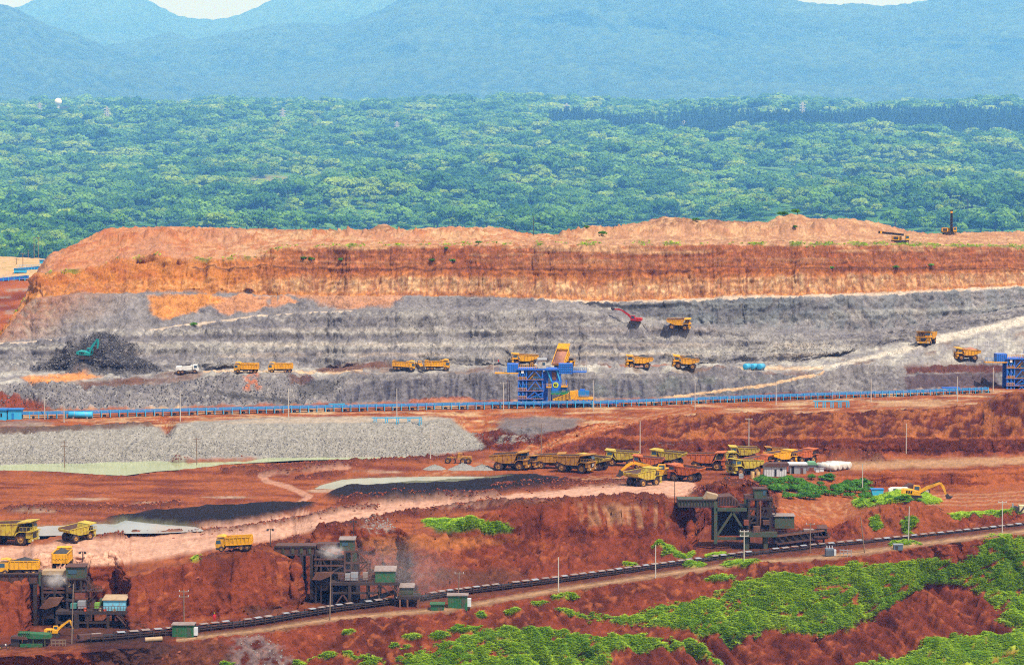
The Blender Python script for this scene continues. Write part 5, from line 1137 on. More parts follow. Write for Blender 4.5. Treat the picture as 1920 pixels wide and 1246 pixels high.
HT(1198, 690, 180, 52, 'yellow', 'yellow loaded dump truck facing left, nearest the blue crusher on the pit road', 'coal', gF)
HT(1284, 690, 180, 50, 'yellow', 'yellow loaded dump truck facing left, between another truck and the blue tanks', 'coal', gF)
HT(1272, 617, -6, 46, 'yellow', 'yellow dump truck backed up to the red excavator on the dark ledge', None, gF)
HT(1737, 645, -112, 55, 'yellow', 'yellow loaded dump truck coming down the pale haul road towards the viewer', 'coal', gF)
HT(1812, 674, 186, 48, 'yellow', 'yellow dump truck heaped with brown soil beside the right blue crusher', 'soil', gF)
HT(984, 686, 178, 52, 'yellow', 'yellow dump truck standing behind the rail on top of the blue crusher', None, gF)
HT(1058, 690, 62, 48, 'yellow', 'yellow dump truck tipping its raised bed into the blue crusher', 'soil', gF, raised=R(48))
HT(958, 880, -14, 74, 'mustard', 'dusty mustard dump truck at the left end of the parked row', None, gP)
HT(982, 878, -20, 56, 'mustard', 'dusty mustard dump truck half hidden behind the leftmost parked one', None, gP)
HT(1032, 877, -4, 62, 'mustard', 'dusty mustard dump truck parked just left of the one numbered 24', None, gP)
H24 = HT(1078, 884, -24, 74, 'mustard', 'dusty mustard dump truck carrying the white number 24 on its grille', None, gP)
HT(1112, 880, 148, 62, 'olive', 'faded yellow dump truck seen from behind next to the truck numbered 24', None, gP)
HT(1166, 872, 172, 64, 'olive', 'clean faded yellow dump truck facing left, alone in the middle of the row', None, gP)
HT(1252, 873, 158, 66, 'olive', 'faded yellow dump truck with dark empty bed behind the yellow excavator', None, gP)
HT(1215, 881, 168, 60, 'orange', 'orange dump truck mostly hidden behind the yellow excavator', None, gP)
HT(1206, 911, 46, 72, 'olive', 'faded yellow dump truck seen from behind at the edge of the pink haul road', None, gP, z=at(1206, 911, -69.9 / zratio(911)))
HT(1286, 901, 150, 66, 'orange', 'orange dump truck with dark raised tail right of the yellow excavator', None, gP)
HT(1326, 880, -12, 74, 'orange', 'orange dump truck facing right in front of the red wall', None, gP)
HT(1396, 889, 208, 66, 'olive', 'faded yellow dump truck facing the viewer left of the white shed', None, gP)
HT(1394, 862, 182, 58, 'olive', 'faded yellow dump truck parked farthest back against the red wall', None, gP)
HT(1352, 872, 6, 56, 'olive', 'faded yellow dump truck behind the orange one facing right', None, gP)
HT(1424, 877, 30, 52, 'orange', 'orange dump truck with empty bed directly behind the white shed', None, gP)
HT(1464, 871, 34, 60, 'yellow', 'dump truck with wide dark bed and yellow side behind the grey shed', None, gP)
HT(1506, 867, 36, 56, 'orange', 'dump truck with dark bed and orange side above the white tanks', None, gP)
HT(1456, 858, 180, 46, 'mustard', 'mustard dump truck at the very back above the grey shed', None, gP)
HT(22, 1019, -10, 96, 'olive', 'faded yellow dump truck cut by the left edge beside the grey pond', None, gN)
HT(146, 1012, 50, 66, 'olive', 'faded yellow dump truck with brown bed seen from behind beside the grey pond', None, gN)
TT(440, 1030, 176, 70, 'yellow tipper half hidden behind the red berm above the middle hopper', False, gN)
# machines
place('ex_y', lambda: excavator('yellow', (18, -50), -30), 1246, 899, 180, 96, 10.0, 'yellow excavator with lowered boom among the parked trucks', 'excavator')
place('ex_t', lambda: excavator('teal', (62, -150), -20, face=0.3), 162, 672, -14, 34, 5.4, 'teal excavator on the dark heap of blasted rock', 'excavator')
place('ex_r', lambda: excavator('red', (34, -30), 20, long=1.0), 1190, 606, 166, 44, 9.0, 'red excavator reaching up the dark ledge in the grey wall', 'excavator')
place('ex_b', lambda: excavator('yellow', (30, -88), 30, long=1.0), 1712, 936, -8, 76, 9.0, 'large yellow excavator with bucket hanging over the grassy mound', 'excavator')
place('ex_s', lambda: excavator('yellow', (42, -112), -20), 100, 1192, 6, 44, 7.2, 'small yellow excavator parked under the left rusty hopper', 'excavator')
place('dr_u', lambda: drill_rig(True), 1779, 440, 0, 28, 7.0, 'yellow drill rig with tall black mast raised on the rim', 'drill rig', lean=False)
place('dr_d', lambda: drill_rig(False), 1688, 457, 0, 32, 7.0, 'yellow drill rig with its black mast lowered to the left', 'drill rig', lean=False)
place('tank_t', tanker, 352, 699, 0, 43, 7.0, 'white tanker truck facing right on the pit road', 'truck')
place('grader', grader, 862, 868, 176, 52, 8.0, 'dusty mustard grader standing behind the small gravel heaps', 'grader')
# number plate 24 on one truck
def text(name, s_, parent, loc, rot, size, material):
    cu = bpy.data.curves.new(name, 'FONT'); cu.body = s_; cu.size = size; cu.align_x = 'CENTER'; cu.align_y = 'CENTER'; cu.extrude = 0.01; cu.materials.append(material)
    tmp = bpy.data.objects.new('lettering', cu); COL.objects.link(tmp); bpy.context.view_layer.update(); me = bpy.data.meshes.new_from_object(tmp); bpy.data.objects.remove(tmp)
    o = bpy.data.objects.new(name, me); COL.objects.link(o); o.parent = parent; o.location = loc; o.rotation_euler = rot; return o
WHITEP = mat('white_sign', srgb(240, 240, 236, 0.8), 0.5, var=0.03); BLACKP = mat('black_lettering', srgb(20, 20, 22, 0.8), 0.6, var=0.03)
MB().box(4.93, 4.97, -0.62, 0.62, 1.55, 2.45).build('number_board', STEEL, H24)
text('number', '24', H24, (4.99, 0, 2.0), (R(90), 0, R(90)), 1.0, WHITEP)
# ------------------------------------------------------------------ conveyors
def resample(line_px, z_of, step, x0, x1, zoff=0.0):
    xs = np.linspace(x0, x1, 900); ys = np.interp(xs, [p[0] for p in line_px], [p[1] for p in line_px])
    zz = z_of(xs); Yv = zz / zratio(ys); W_ = np.stack([xratio(xs, ys) * Yv, Yv, CAMZ + zz], -1)
    for it in range(60): W_[1:-1] = 0.5 * W_[1:-1] + 0.25 * (W_[:-2] + W_[2:])
    s_ = np.concatenate([[0], np.cumsum(np.linalg.norm(np.diff(W_, axis=0), axis=1))]); n = int(s_[-1] / step)
    t_ = np.linspace(0, s_[-1], n + 1); return np.stack([np.interp(t_, s_, W_[:, k]) for k in range(3)], -1)
def strip(mb, pts, off, zo, w_, h_):
    """box section swept along points, off to the side, zo above"""
    pts = np.asarray(pts); d = np.gradient(pts, axis=0); d[:, 2] = 0; d /= np.linalg.norm(d, axis=1, keepdims=True) + 1e-9; nrm = np.stack([-d[:, 1], d[:, 0], d[:, 2] * 0], -1)
    vs = []
    for p, n_ in zip(pts, nrm):
        for a, b in ((-w_ / 2, 0), (w_ / 2, 0), (w_ / 2, h_), (-w_ / 2, h_)): vs.append(p + n_ * (off + a) + np.array([0, 0, zo + b]))
    m_ = len(pts); fs = [(i * 4 + k, (i + 1) * 4 + k, (i + 1) * 4 + (k + 1) % 4, i * 4 + (k + 1) % 4) for i in range(m_ - 1) for k in range(4)]
    fs += [(3, 2, 1, 0), tuple(4 * (m_ - 1) + k for k in range(4))]
    return mb.add(vs, fs)
BLUE = mat('blue_paint', srgb(32, 120, 190, 0.85), 0.5, dirt=0.2, dirtcol=DUST, nscale=0.8)
CYAN = mat('light_blue_paint', srgb(60, 170, 214, 0.85), 0.5, dirt=0.18, dirtcol=DUST, nscale=0.8)
RUST = mat('rusty_steel', srgb(88, 62, 54, 0.75), 0.85, dirt=0.5, dirtcol=srgb(112, 60, 42, 0.7), nscale=0.9, var=0.3)
RUSTD = mat('dark_rusty_steel', srgb(62, 52, 50, 0.7), 0.85, dirt=0.4, dirtcol=srgb(92, 56, 44, 0.7), nscale=0.9, var=0.3)
GREENP = mat('faded_green_paint', srgb(58, 88, 68, 0.7), 0.75, dirt=0.75, dirtcol=srgb(96, 74, 56, 0.7), nscale=0.9, var=0.2)
BELT = mat('conveyor_belt', srgb(46, 46, 52, 0.8), 0.8, dirt=0.2, dirtcol=srgb(80, 60, 56, 0.6))
PLATE = mat('weathered_cover_sheet', srgb(158, 140, 132, 0.65), 0.7, dirt=0.45, dirtcol=srgb(120, 86, 74, 0.7), nscale=0.7, var=0.25)
GALV = mat('grey_metal_sheet', srgb(150, 154, 160, 0.75), 0.5, dirt=0.3, dirtcol=DUST, nscale=0.8)
CONC = mat('concrete_pole', srgb(196, 186, 174, 0.75), 0.9, var=0.15)
WOOD = mat('weathered_wood', srgb(134, 110, 92, 0.75), 0.9, var=0.25)
def zcv(x): return np.interp(x, [p[0] for p in ZC], [p[1] for p in ZC])
# near black conveyor
cp = resample([(x, y - 2) for x, y in CONV], lambda x: zcv(x) + 0.15, 2.4, 168, 2010)
cv = empty('belt_conveyor', cp[0]); cv.scale = (1, 1, 0.82); tag(cv, 'long black belt conveyor with pale covers in front of the rusty hoppers', 'conveyor')
loc = cp - cp[0]
strip(MB(), loc, 0, 1.05, 1.1, 0.10).build('belt', BELT, cv); strip(MB(), loc, 0, 0.45, 1.0, 0.06).build('return_belt', BELT, cv)
strip(MB(), loc, -0.75, 0.85, 0.10, 0.16).build('stringer', RUSTD, cv); strip(MB(), loc, 0.75, 0.8, 0.12, 0.22).build('stringer', RUSTD, cv)
strip(MB(), loc, -0.82, 0.42, 0.10, 0.14).build('cable_tray', RUSTD, cv)
fr = MB()
for y in (-0.75, 0.75): fr.bar((0, y, -0.3), (0, y, 1.55), 0.14)
fr.bar((0, -0.75, 0.75), (0, 0.75, 0.75), 0.1).bar((0, -0.75, 1.5), (0, 0.75, 1.5), 0.08).bar((0, -0.85, 0.0), (0, 0.85, 0.0), 0.12).cyl((0, -0.5, 1.0), (0, 0.5, 1.0), 0.08, n=8)
frm = fr.mesh(RUSTD, 'support_frame'); cvm = []
for k in range(3):
    c_ = MB(); n_ = 6
    prof = [(-0.8 + 1.6 * i / n_, 1.55 + 0.16 * math.sin(math.pi * i / n_)) for i in range(n_ + 1)]
    vs = [(-0.85, y, z) for y, z in prof] + [(0.85 - 0.1 * k, y, z) for y, z in prof]; c_.add(vs, [(i, i + 1, n_ + 2 + i, n_ + 1 + i) for i in range(n_)], True)
    vs = [(-0.85, y, z - 0.04) for y, z in prof] + [(0.85 - 0.1 * k, y, z - 0.04) for y, z in prof]; c_.add(vs, [(n_ + 1 + i, n_ + 2 + i, i + 1, i) for i in range(n_)], True)
    cvm.append(c_.mesh((PLATE, PLATE, GALV)[k], 'belt_cover'))
for i in range(len(loc) - 1):
    d = loc[i + 1] - loc[i]; a = math.atan2(d[1], d[0]); p_ = math.atan2(d[2], math.hypot(d[0], d[1]))
    put('support_frame', frm, cv, loc[i], (0, 0, a))
    if random.random() > 0.12: put('belt_cover', cvm[i % 3], cv, (loc[i] + loc[i + 1]) / 2 + np.array([0, 0, random.uniform(-0.05, 0.05)]), (random.uniform(-0.05, 0.05), -p_ + random.uniform(-0.03, 0.03), a))
strip(MB(), [loc[0] + (loc[0] - loc[1]) * 0.9, loc[0], loc[1]], 0, 0.6, 1.5, 1.0).build('tail_housing', RUST, cv)
# far blue conveyor
fp = resample([(x, y - 1) for x, y in FCONV], lambda x: x * 0 - 60.9, 2.5, 22, 1850)
fc = empty('belt_conveyor', fp[0]); tag(fc, 'long blue belt conveyor crossing the pit below the grey cliff', 'conveyor')
loc = fp - fp[0]
prof = [(math.cos(a) * 0.75, 1.25 + math.sin(a) * 0.65) for a in np.linspace(0, math.pi, 7)]
d_ = np.gradient(loc, axis=0); d_ /= np.linalg.norm(d_, axis=1, keepdims=True); n_ = np.stack([-d_[:, 1], d_[:, 0], d_[:, 2] * 0], -1)
vs = [p + nn * u + np.array([0, 0, z]) for p, nn in zip(loc, n_) for u, z in prof]; m_ = len(prof)
MB().add(vs, [(i * m_ + k, (i + 1) * m_ + k, (i + 1) * m_ + k + 1, i * m_ + k + 1) for i in range(len(loc) - 1) for k in range(m_ - 1)], True).build('hood', mat('dull_blue_hood', srgb(26, 96, 146, 0.75), 0.6, dirt=0.3, dirtcol=DUST, nscale=0.5), fc)
strip(MB(), loc, 0, 1.15, 1.2, 0.12).build('belt', BELT, fc); strip(MB(), loc, 0, 0.45, 1.1, 0.08).build('return_belt', BELT, fc)
strip(MB(), loc, -0.8, 1.05, 0.12, 0.3).build('stringer', BLUE, fc); strip(MB(), loc, 0.8, 1.05, 0.12, 0.3).build('stringer', BLUE, fc)
fr = MB()
for y in (-0.85, 0.85): fr.bar((0, y, -0.3), (0, y, 1.85), 0.2)
fr.bar((0, -0.85, 0.3), (0, 0.85, 0.3), 0.12).bar((0, -0.85, 1.0), (0, 0.85, 1.0), 0.1); ffm = fr.mesh(CYAN, 'support_frame')
ff2 = MB().cyl((0.0, -0.55, 0.42), (0.0, 0.55, 0.42), 0.2, n=10).box(-0.35, 0.35, -0.75, -0.55, -0.2, 0.45).box(-0.35, 0.35, 0.55, 0.75, -0.2, 0.45).mesh(BELT, 'return_roller')
for i in range(len(loc)):
    d = loc[min(i + 1, len(loc) - 1)] - loc[max(i - 1, 0)]; a = math.atan2(d[1], d[0]); put('support_frame', ffm, fc, loc[i], (0, 0, a))
    if i % 2 == 0: put('return_roller', ff2, fc, loc[i] + d * 0.2, (0, 0, a))

# ------------------------------------------------------------------ facade-style builder: photograph pixels across, metres deep
class FB:
    """a structure standing at ground pixel (cx, by): rectangles in pixels, depth d in metres (positive away from the viewer)"""
    def __init__(s, name, cx, by, Y=None, h=None):
        g = h or (hit(cx, by) if Y is None else at(cx, by, Y)); s.g = g; s.k = g.y / FPX; s.cx, s.by = cx, by; s.root = empty(name, g)
    def X(s, px): return (px - s.cx) * s.k
    def Z(s, py): return (s.by - py) * s.k
    def box(s, nm, x0, y0, x1, y1, d0, d1, m, par=None):
        return MB().box(s.X(x0), s.X(x1), d0, d1, s.Z(y1), s.Z(y0)).build(nm, m, par or s.root)
    def poly(s, nm, pts, d0, d1, m, par=None):
        return MB().prism([(s.X(a), s.Z(b)) for a, b in pts], d0, d1).build(nm, m, par or s.root)
    def pt(s, x, y, d): return (s.X(x), d, s.Z(y))
    def bar(s, nm, a, b, w_, m, par=None): return MB().bar(s.pt(*a), s.pt(*b), w_).build(nm, m, par or s.root)
    def rail(s, nm, x0, x1, y, d, h_px, m, n=8, par=None, d1=None):
        b = MB(); d1 = d if d1 is None else d1
        for i in range(n + 1):
            t = i / n; b.bar(s.pt(x0 + (x1 - x0) * t, y, d + (d1 - d) * t), s.pt(x0 + (x1 - x0) * t, y - h_px, d + (d1 - d) * t), 0.08)
        for f in (1.0, 0.5): b.bar(s.pt(x0, y - h_px * f, d), s.pt(x1, y - h_px * f, d1), 0.08)
        return b.build(nm, m, par or s.root)
    def stair(s, nm, a, b, d, m, w_=0.9, par=None):
        mb = MB(); n = 9
        for o in (0, w_):
            mb.bar(s.pt(a[0], a[1], d + o), s.pt(b[0], b[1], d + o), 0.15); mb.bar(s.pt(a[0], a[1] - 7, d + o), s.pt(b[0], b[1] - 7, d + o), 0.07)
        for i in range(n):
            t = (i + .5) / n; x = s.X(a[0] + (b[0] - a[0]) * t); z = s.Z(a[1] + (b[1] - a[1]) * t); mb.box(x - 0.15, x + 0.15, d, d + w_, z - 0.03, z + 0.03)
        return mb.build(nm, m, par or s.root)
    def shed(s, nm, x0, y0, x1, y1, d0, d1, wall, roof, par=None, over=0.25, slope=0.5, door=None, win=True, eave=1.5):
        o = s.box(nm, x0, y0 + eave, x1, y1, d0, d1, wall, par)
        X0, X1, Z0 = s.X(x0), s.X(x1), s.Z(y0 + eave); xm_ = (X0 + X1) / 2
        MB().add([(X0 - over, d0 - over, Z0), (X1 + over, d0 - over, Z0), (X1 + over, d1 + over, Z0 + slope), (X0 - over, d1 + over, Z0 + slope), (X0 - over, d0 - over, Z0 + .1), (X1 + over, d0 - over, Z0 + .1), (X1 + over, d1 + over, Z0 + slope + .1), (X0 - over, d1 + over, Z0 + slope + .1)],
                 [(3, 2, 1, 0), (4, 5, 6, 7), (0, 1, 5, 4), (1, 2, 6, 5), (2, 3, 7, 6), (3, 0, 4, 7)]).build('roof', roof, o)
        H = s.Z(y0) - s.Z(y1); zb = s.Z(y1)
        if door is not None: MB().box(X0 + (X1 - X0) * door - .4, X0 + (X1 - X0) * door + .4, d0 - 0.05, d0, zb, zb + H * 0.75).build('door', DARK, o)
        if win: MB().box(X1, X1 + 0.05, d0 + (d1 - d0) * .3, d0 + (d1 - d0) * .7, zb + H * .5, zb + H * .8).build('window', GLASS, o)
        return o
YEL = PAINT['yellow']
GREEND = mat('green_deck_paint', srgb(40, 130, 60, 0.8), 0.6, dirt=0.2, dirtcol=DUST)
PALE = mat('pale_panel', srgb(196, 190, 180, 0.75), 0.6, dirt=0.4, dirtcol=srgb(150, 110, 84, 0.7), nscale=0.9)
DBLUE = mat('deep_blue_paint', srgb(30, 100, 196, 0.95), 0.5, dirt=0.25, dirtcol=DUST, nscale=0.8)
BROWNP = mat('worn_brown_plate', srgb(120, 80, 62, 0.75), 0.8, dirt=0.3, var=0.2)
LIME = mat('lime_emblem', srgb(206, 220, 40, 0.85), 0.5, var=0.03)
def blue_crusher(label, h=None, cut=False):
    f = FB('crushing_plant', 1040, 765, h=h); r = f.root; tag(r, label, 'crusher', 'blue crushing plants under the pit road')
    D = 7.0
    # left wing, walkways, right wing
    f.box('hopper_wing', 951, 682, 972, 699, 0.5, 6.0, DBLUE); f.rail('railing', 927, 951, 698, 0.2, 8, BLUE, 5); f.box('walkway', 927, 698, 972, 700, -0.3, 3.0, YEL)
    w_ = f.box('hopper_wing', 1048, 682, 1074, 700, 0.4, 6.0, DBLUE)
    g = MB()
    for i in range(8): g.bar(f.pt(1048 + i * 3.71, 700, 0.35), f.pt(1048 + i * 3.71, 682, 0.35), 0.12)
    for i in range(5): g.bar(f.pt(1048, 682 + i * 4.5, 0.35), f.pt(1074, 682 + i * 4.5, 0.35), 0.12)
    g.build('rib', BLUE, w_)
    g = MB()
    for i in range(6): g.bar(f.pt(951 + i * 4.2, 699, 0.45), f.pt(951 + i * 4.2, 682, 0.45), 0.12)
    g.build('rib', BLUE, r)
    f.rail('railing', 1074, 1100, 697, 0.3, 8, BLUE, 7); f.box('walkway', 1074, 696, 1100, 698, 0, 3.0, DBLUE)
    f.box('deck', 970, 690.5, 1048, 693, -0.6, 7.0, DBLUE); f.rail('railing', 972, 1006, 690.5, -0.5, 7.5, YEL, 9)
    # cabin
    c = f.shed('operator_cabin', 1009, 673, 1024, 690, 0.2, 3.0, PALE, GALV, win=False); MB().box(f.X(1017), f.X(1022), 0.15, 0.2, f.Z(684), f.Z(679)).build('window', GLASS, c)
    f.poly('ramp_plate', [(1001, 684), (1009, 676), (1009, 684)], 0.5, 2.5, PAINT['white'])
    # tower
    for x in (972, 980, 987, 1017):
        for d in (0, D): f.bar('column', (x, 765, d), (x, 691, d), 0.42, DBLUE)
    for y in (711, 732, 747):
        f.box('floor', 970, y, 1019, y + 1.2, -0.4, D, DBLUE); f.box('kick_plate', 970, y - 0.8, 1019, y, -0.45, -0.4, YEL); f.rail('railing', 971, 987, y, -0.4, 5.5, YEL, 4); f.rail('railing', 1000, 1018, y, -0.4, 5.5, BLUE, 5)
    f.box('floor', 970, 756, 1019, 758, -0.4, D, DBLUE)
    for y0, y1 in ((693, 711), (713, 732), (734, 747), (749, 765)):
        for x0, x1 in ((972, 980), (980, 987)): f.bar('brace', (x0, y0, -0.1), (x1, y1, -0.1), 0.22, BLUE)
        f.bar('brace', (972, y1, D), (1017, y0, D), 0.25, DBLUE)
    for a, b in (((987, 734, -0.1), (1004, 713, -0.1)), ((1004, 713, -0.1), (1017, 732, -0.1)), ((990, 747, -0.1), (1017, 736, -0.1))): f.bar('brace', a, b, 0.3, DBLUE)
    f.box('back_panel', 973, 694, 1017, 756, D - 0.6, D - 0.3, DBLUE)
    for y0, y1 in ((693, 711), (734, 747), (749, 764)):
        f.bar('brace', (987, y1, -0.2), (1002, y0, -0.2), 0.28, DBLUE); f.bar('brace', (1002, y0, -0.2), (1017, y1, -0.2), 0.28, DBLUE)
    f.box('panel', 990, 695, 1015, 710, 2.5, 2.7, PALE); f.box('panel', 990, 716, 1014, 731, 2.5, 2.7, PALE)
    f.stair('stair', (1010, 693), (993, 710), 0.3, YEL); f.stair('stair', (997, 712), (1015, 731), 0.3, YEL); f.stair('stair', (1006, 733), (992, 747), 0.3, YEL); f.stair('stair', (996, 749), (1008, 764), 0.3, YEL)
    f.box('sign', 977, 693, 982, 699, -0.35, -0.25, WHITEP)
    # chute
    f.poly('chute', [(1020, 693), (1052, 693), (1052, 716), (1034, 716)], 0.6, 6.0, DBLUE)
    f.poly('chute_liner', [(1034, 697), (1043, 697), (1043, 712), (1036, 712)], 0.45, 0.6, BROWNP)
    for a, b in (((1026, 694, 0.3), (1034, 714, 0.3)), ((1044, 694, 0.3), (1050, 714, 0.3))): f.bar('chute_edge', a, b, 0.35, CYAN)
    f.poly('chute', [(1017, 700), (1030, 693), (1024, 760), (1017, 760)], 1.5, 6.0, DBLUE)
    bx = f.box('crusher_housing', 1034, 714, 1052, 738, 0.0, 5.5, DBLUE)
    MB().cyl(f.pt(1042, 721, -0.12), f.pt(1042, 721, 0.0), 5.2 * f.k, n=28).build('emblem', LIME, bx)
    n_ = 26; ring = MB(); vs, fs = [], []
    for i in range(n_ + 1):                     # dark open ring with a bar across
        a = R(35) + (2 * math.pi - R(70)) * i / n_
        for rr in (3.4, 2.0): vs.append((f.X(1042 + rr * math.cos(a)), -0.15, f.Z(721 - rr * math.sin(a))))
    for i in range(n_): fs.append((2 * i, 2 * i + 1, 2 * i + 3, 2 * i + 2))
    ring.add(vs, fs).box(f.X(1040), f.X(1044.5), -0.16, -0.13, f.Z(721.7), f.Z(720.3)).build('emblem_mark', BLACKP, bx)
    for x0, x1, y in ((1024, 1034, 724), (1052, 1064, 723)):
        f.box('floor', x0, y, x1, y + 2, -0.8, 3, YEL); f.rail('railing', x0, x1, y, -0.8, 5, YEL, 3)
    f.box('pipe_rack', 1052, 726, 1064, 731, 0.5, 3, DBLUE); f.box('floor', 1033, 736, 1068, 738.5, -1.2, 4, GREEND); f.rail('railing', 1033, 1068, 736, -1.2, 4, GREEND, 9)
    for x in (1026, 1034, 1052, 1062): f.bar('column', (x, 765, 1), (x, 712, 1), 0.4, DBLUE)
    # discharge gallery
    ga = f.poly('gallery', [(1036, 747), (1068, 735), (1068, 747), (1041, 754)], -1.6, 1.2, YEL)
    f.poly('gallery', [(1068, 733), (1084, 731), (1084, 745), (1070, 747)], -1.8, 1.4, YEL)
    g = MB()
    for i in range(11): x = 1042 + i * 2.6; g.bar(f.pt(x, 752.5 - (x - 1042) * 0.21, -1.66), f.pt(x, 745.5 - (x - 1042) * 0.40, -1.66), 0.09)
    g.build('rib', STEEL, ga)
    for x in (1040, 1052, 1064): f.bar('column', (x, 765, 0), (x, 748, 0), 0.3, DBLUE)
    f.box('drive_housing', 1084, 732, 1105, 742, -0.5, 2, BLUE); f.box('motor', 1088, 729, 1097, 732, 0, 1.4, DBLUE)
    f.box('floor', 1070, 745, 1113, 747.5, -2.0, 2.4, YEL); f.rail('railing', 1084, 1113, 745, -2.0, 5, YEL, 8)
    for x in (1074, 1084, 1094, 1104, 1112):
        for d in (-1.8, 2.2): f.bar('column', (x, 768, d), (x, 747, d), 0.3, DBLUE)
    for x in (1074, 1084, 1094): f.bar('brace', (x, 767, -1.8), (x + 10, 750, -1.8), 0.2, BLUE)
    f.box('floor', 1076, 757, 1112, 759, -1.9, 2.2, DBLUE); f.rail('railing', 1078, 1106, 757, -1.9, 5, YEL, 8)
    f.box('sign', 1106, 752, 1113, 757, -2.2, -2.0, WHITEP); f.box('gate_post', 1116, 750, 1120, 766, -1.5, -0.8, YEL)
    remember(r); return r, f
bc, bf = blue_crusher('tall blue and yellow crusher with a lime round emblem, where a truck tips', h=at(1040, 765, LINES[13].Y[int((1040 + 260) / (2440 / (NC - 1)))] + 4))
g2 = at(1950, 739, 838.0)
b2c = copy_tree(bc); b2c.location = g2; tag(b2c, 'blue crusher tower cut off by the right edge of the picture', 'crusher', 'blue crushing plants under the pit road')
# ------------------------------------------------------------------ three rusty hoppers along the near conveyor
def frame_grid(f, xs, ys, d0, d1, m, w_=0.35, name='beam'):
    for x in xs:
        for d in (d0, d1): f.bar('column', (x, ys[-1], d), (x, ys[0], d), w_ * 1.2, m)
    for y in ys:
        for d in (d0, d1): f.bar(name, (xs[0], y, d), (xs[-1], y, d), w_, m)
def girder(f, x0, y0, x1, y1, m, n=8, d0=-2.2, d1=2.6):
    g = f.box('truck_bridge', x0, y0, x1, y1, d0, d1, m); b = MB()
    for i in range(n + 1):
        x = x0 + (x1 - x0) * i / n; b.bar(f.pt(x, y1, d0 - 0.08), f.pt(x, y0, d0 - 0.08), 0.22)
    b.bar(f.pt(x0, y0, d0 - 0.1), f.pt(x1, y0, d0 - 0.1), 0.3).bar(f.pt(x0, y1, d0 - 0.1), f.pt(x1, y1, d0 - 0.1), 0.3); b.build('stiffener', RUSTD, g); return g
def clutter(f, items):
    for nm, x0, y0, x1, y1, d0, d1, m in items: f.box(nm, x0, y0, x1, y1, d0, d1, m)
SKY = mat('sky_blue_paint', srgb(120, 196, 222, 0.8), 0.6, dirt=0.3, dirtcol=srgb(150, 120, 100, 0.7))
TANR = mat('tan_roof_sheet', srgb(178, 150, 116, 0.75), 0.7, dirt=0.3, var=0.15)
REDP = mat('red_oxide_panel', srgb(128, 66, 50, 0.75), 0.8, dirt=0.4, var=0.2)
LIMEG = mat('light_green_paint', srgb(120, 166, 66, 0.75), 0.7, dirt=0.3)
ORG = mat('orange_drum', srgb(214, 84, 44, 0.8), 0.6, dirt=0.2)
GREENS = mat('green_paint', srgb(40, 104, 62, 0.7), 0.65, dirt=0.4, dirtcol=srgb(120, 84, 62, 0.7))
# left hopper
f = FB('rusty_hopper', 140, 1195, h=at(140, 1195, 486)); HC = f.root
tag(HC, 'rusty hopper station at the left edge with a light blue cabin on its platform', 'hopper', 'rusty truck hoppers along the near conveyor')
girder(f, -60, 1077, 71, 1094, RUST, 7, 2.0, 8.0)
f.box('corner_post', 70, 1072, 74, 1099, 1.6, 2.4, GREENP)
f.box('lip_plate', 75, 1071, 121, 1079, 2.2, 5.6, TANR)
f.poly('chute', [(75, 1081), (96, 1083), (134, 1103), (131, 1109), (75, 1098)], 1.6, 6.5, RUSTD); f.poly('splash_plate', [(117, 1085), (124, 1083), (133, 1096), (127, 1101)], 0.9, 1.4, TANR)
for x in (64, 78, 101, 124):
    for d in (1.2, 7.5): f.bar('column', (x, 1195, d), (x, 1096 if x < 130 else 1104, d), 0.62 if x == 64 else 0.4, RUSTD)
for y in (1103, 1110, 1126):
    f.bar('beam', (76, y, 1.2), (133, y, 1.2), 0.38, RUST)
for a, b in (((78, 1126, 1.2), (100, 1104, 1.2)), ((101, 1104, 1.2), (124, 1126, 1.2)), ((66, 1175, 1.2), (78, 1130, 1.2))): f.bar('brace', a, b, 0.28, RUSTD)
f.poly('feeder_pan', [(73, 1139), (90, 1120), (118, 1119), (108, 1134), (86, 1141)], 0.2, 3.5, BROWNP)
f.box('crusher_body', 80, 1136, 112, 1160, 1.0, 6.0, RUSTD)
c = f.shed('operator_cabin', 124, 1060, 158, 1084, 0.5, 4.2, GREENP, RUST, slope=0.1); MB().box(f.X(128), f.X(144), 0.44, 0.5, f.Z(1074), f.Z(1067)).build('window', GLASS, c)
for x in (126, 140, 152, 161):
    for d in (0.6, 4.0): f.bar('column', (x, 1146, d), (x, 1084, d), 0.35, RUSTD)
f.box('panel', 140, 1109, 165, 1123, 0.4, 4.2, REDP); f.box('panel', 130, 1088, 160, 1104, 3.6, 3.8, RUST)
for y in (1084, 1107, 1124): f.bar('beam', (124, y, 0.5), (166, y, 0.5), 0.35, RUSTD)
f.stair('stair', (160, 1083), (180, 1106), 0.2, RUST); f.stair('stair', (186, 1108), (166, 1126), 0.2, RUST); f.box('landing', 164, 1105, 192, 1107.5, -0.2, 2, RUST); f.rail('railing', 166, 192, 1105, -0.2, 9, RUST, 5)
f.box('panel', 183, 1098, 190, 1108, 1.0, 1.2, REDP)
f.box('platform', 108, 1141, 242, 1147, -2.2, 5.0, RUSTD); f.rail('railing', 150, 242, 1141, -2.1, 9, RUST, 16)
for x, w_ in ((110, .45), (147, .9), (168, .4), (206, .5), (234, .4)):
    for d in (-1.8, 4.6): f.bar('column', (x, 1197, d), (x, 1146, d), w_, RUSTD)
f.poly('footing', [(138, 1197), (144, 1180), (150, 1180), (157, 1197)], -2.2, -1.2, RUST)
for a, b in (((112, 1190, -1.8), (146, 1158, -1.8)), ((112, 1160, -1.8), (146, 1190, -1.8)), ((170, 1190, 4), (205, 1152, 4))): f.bar('brace', a, b, 0.3, RUSTD)
f.bar('beam', (110, 1163, -1.8), (206, 1163, -1.8), 0.35, RUSTD)
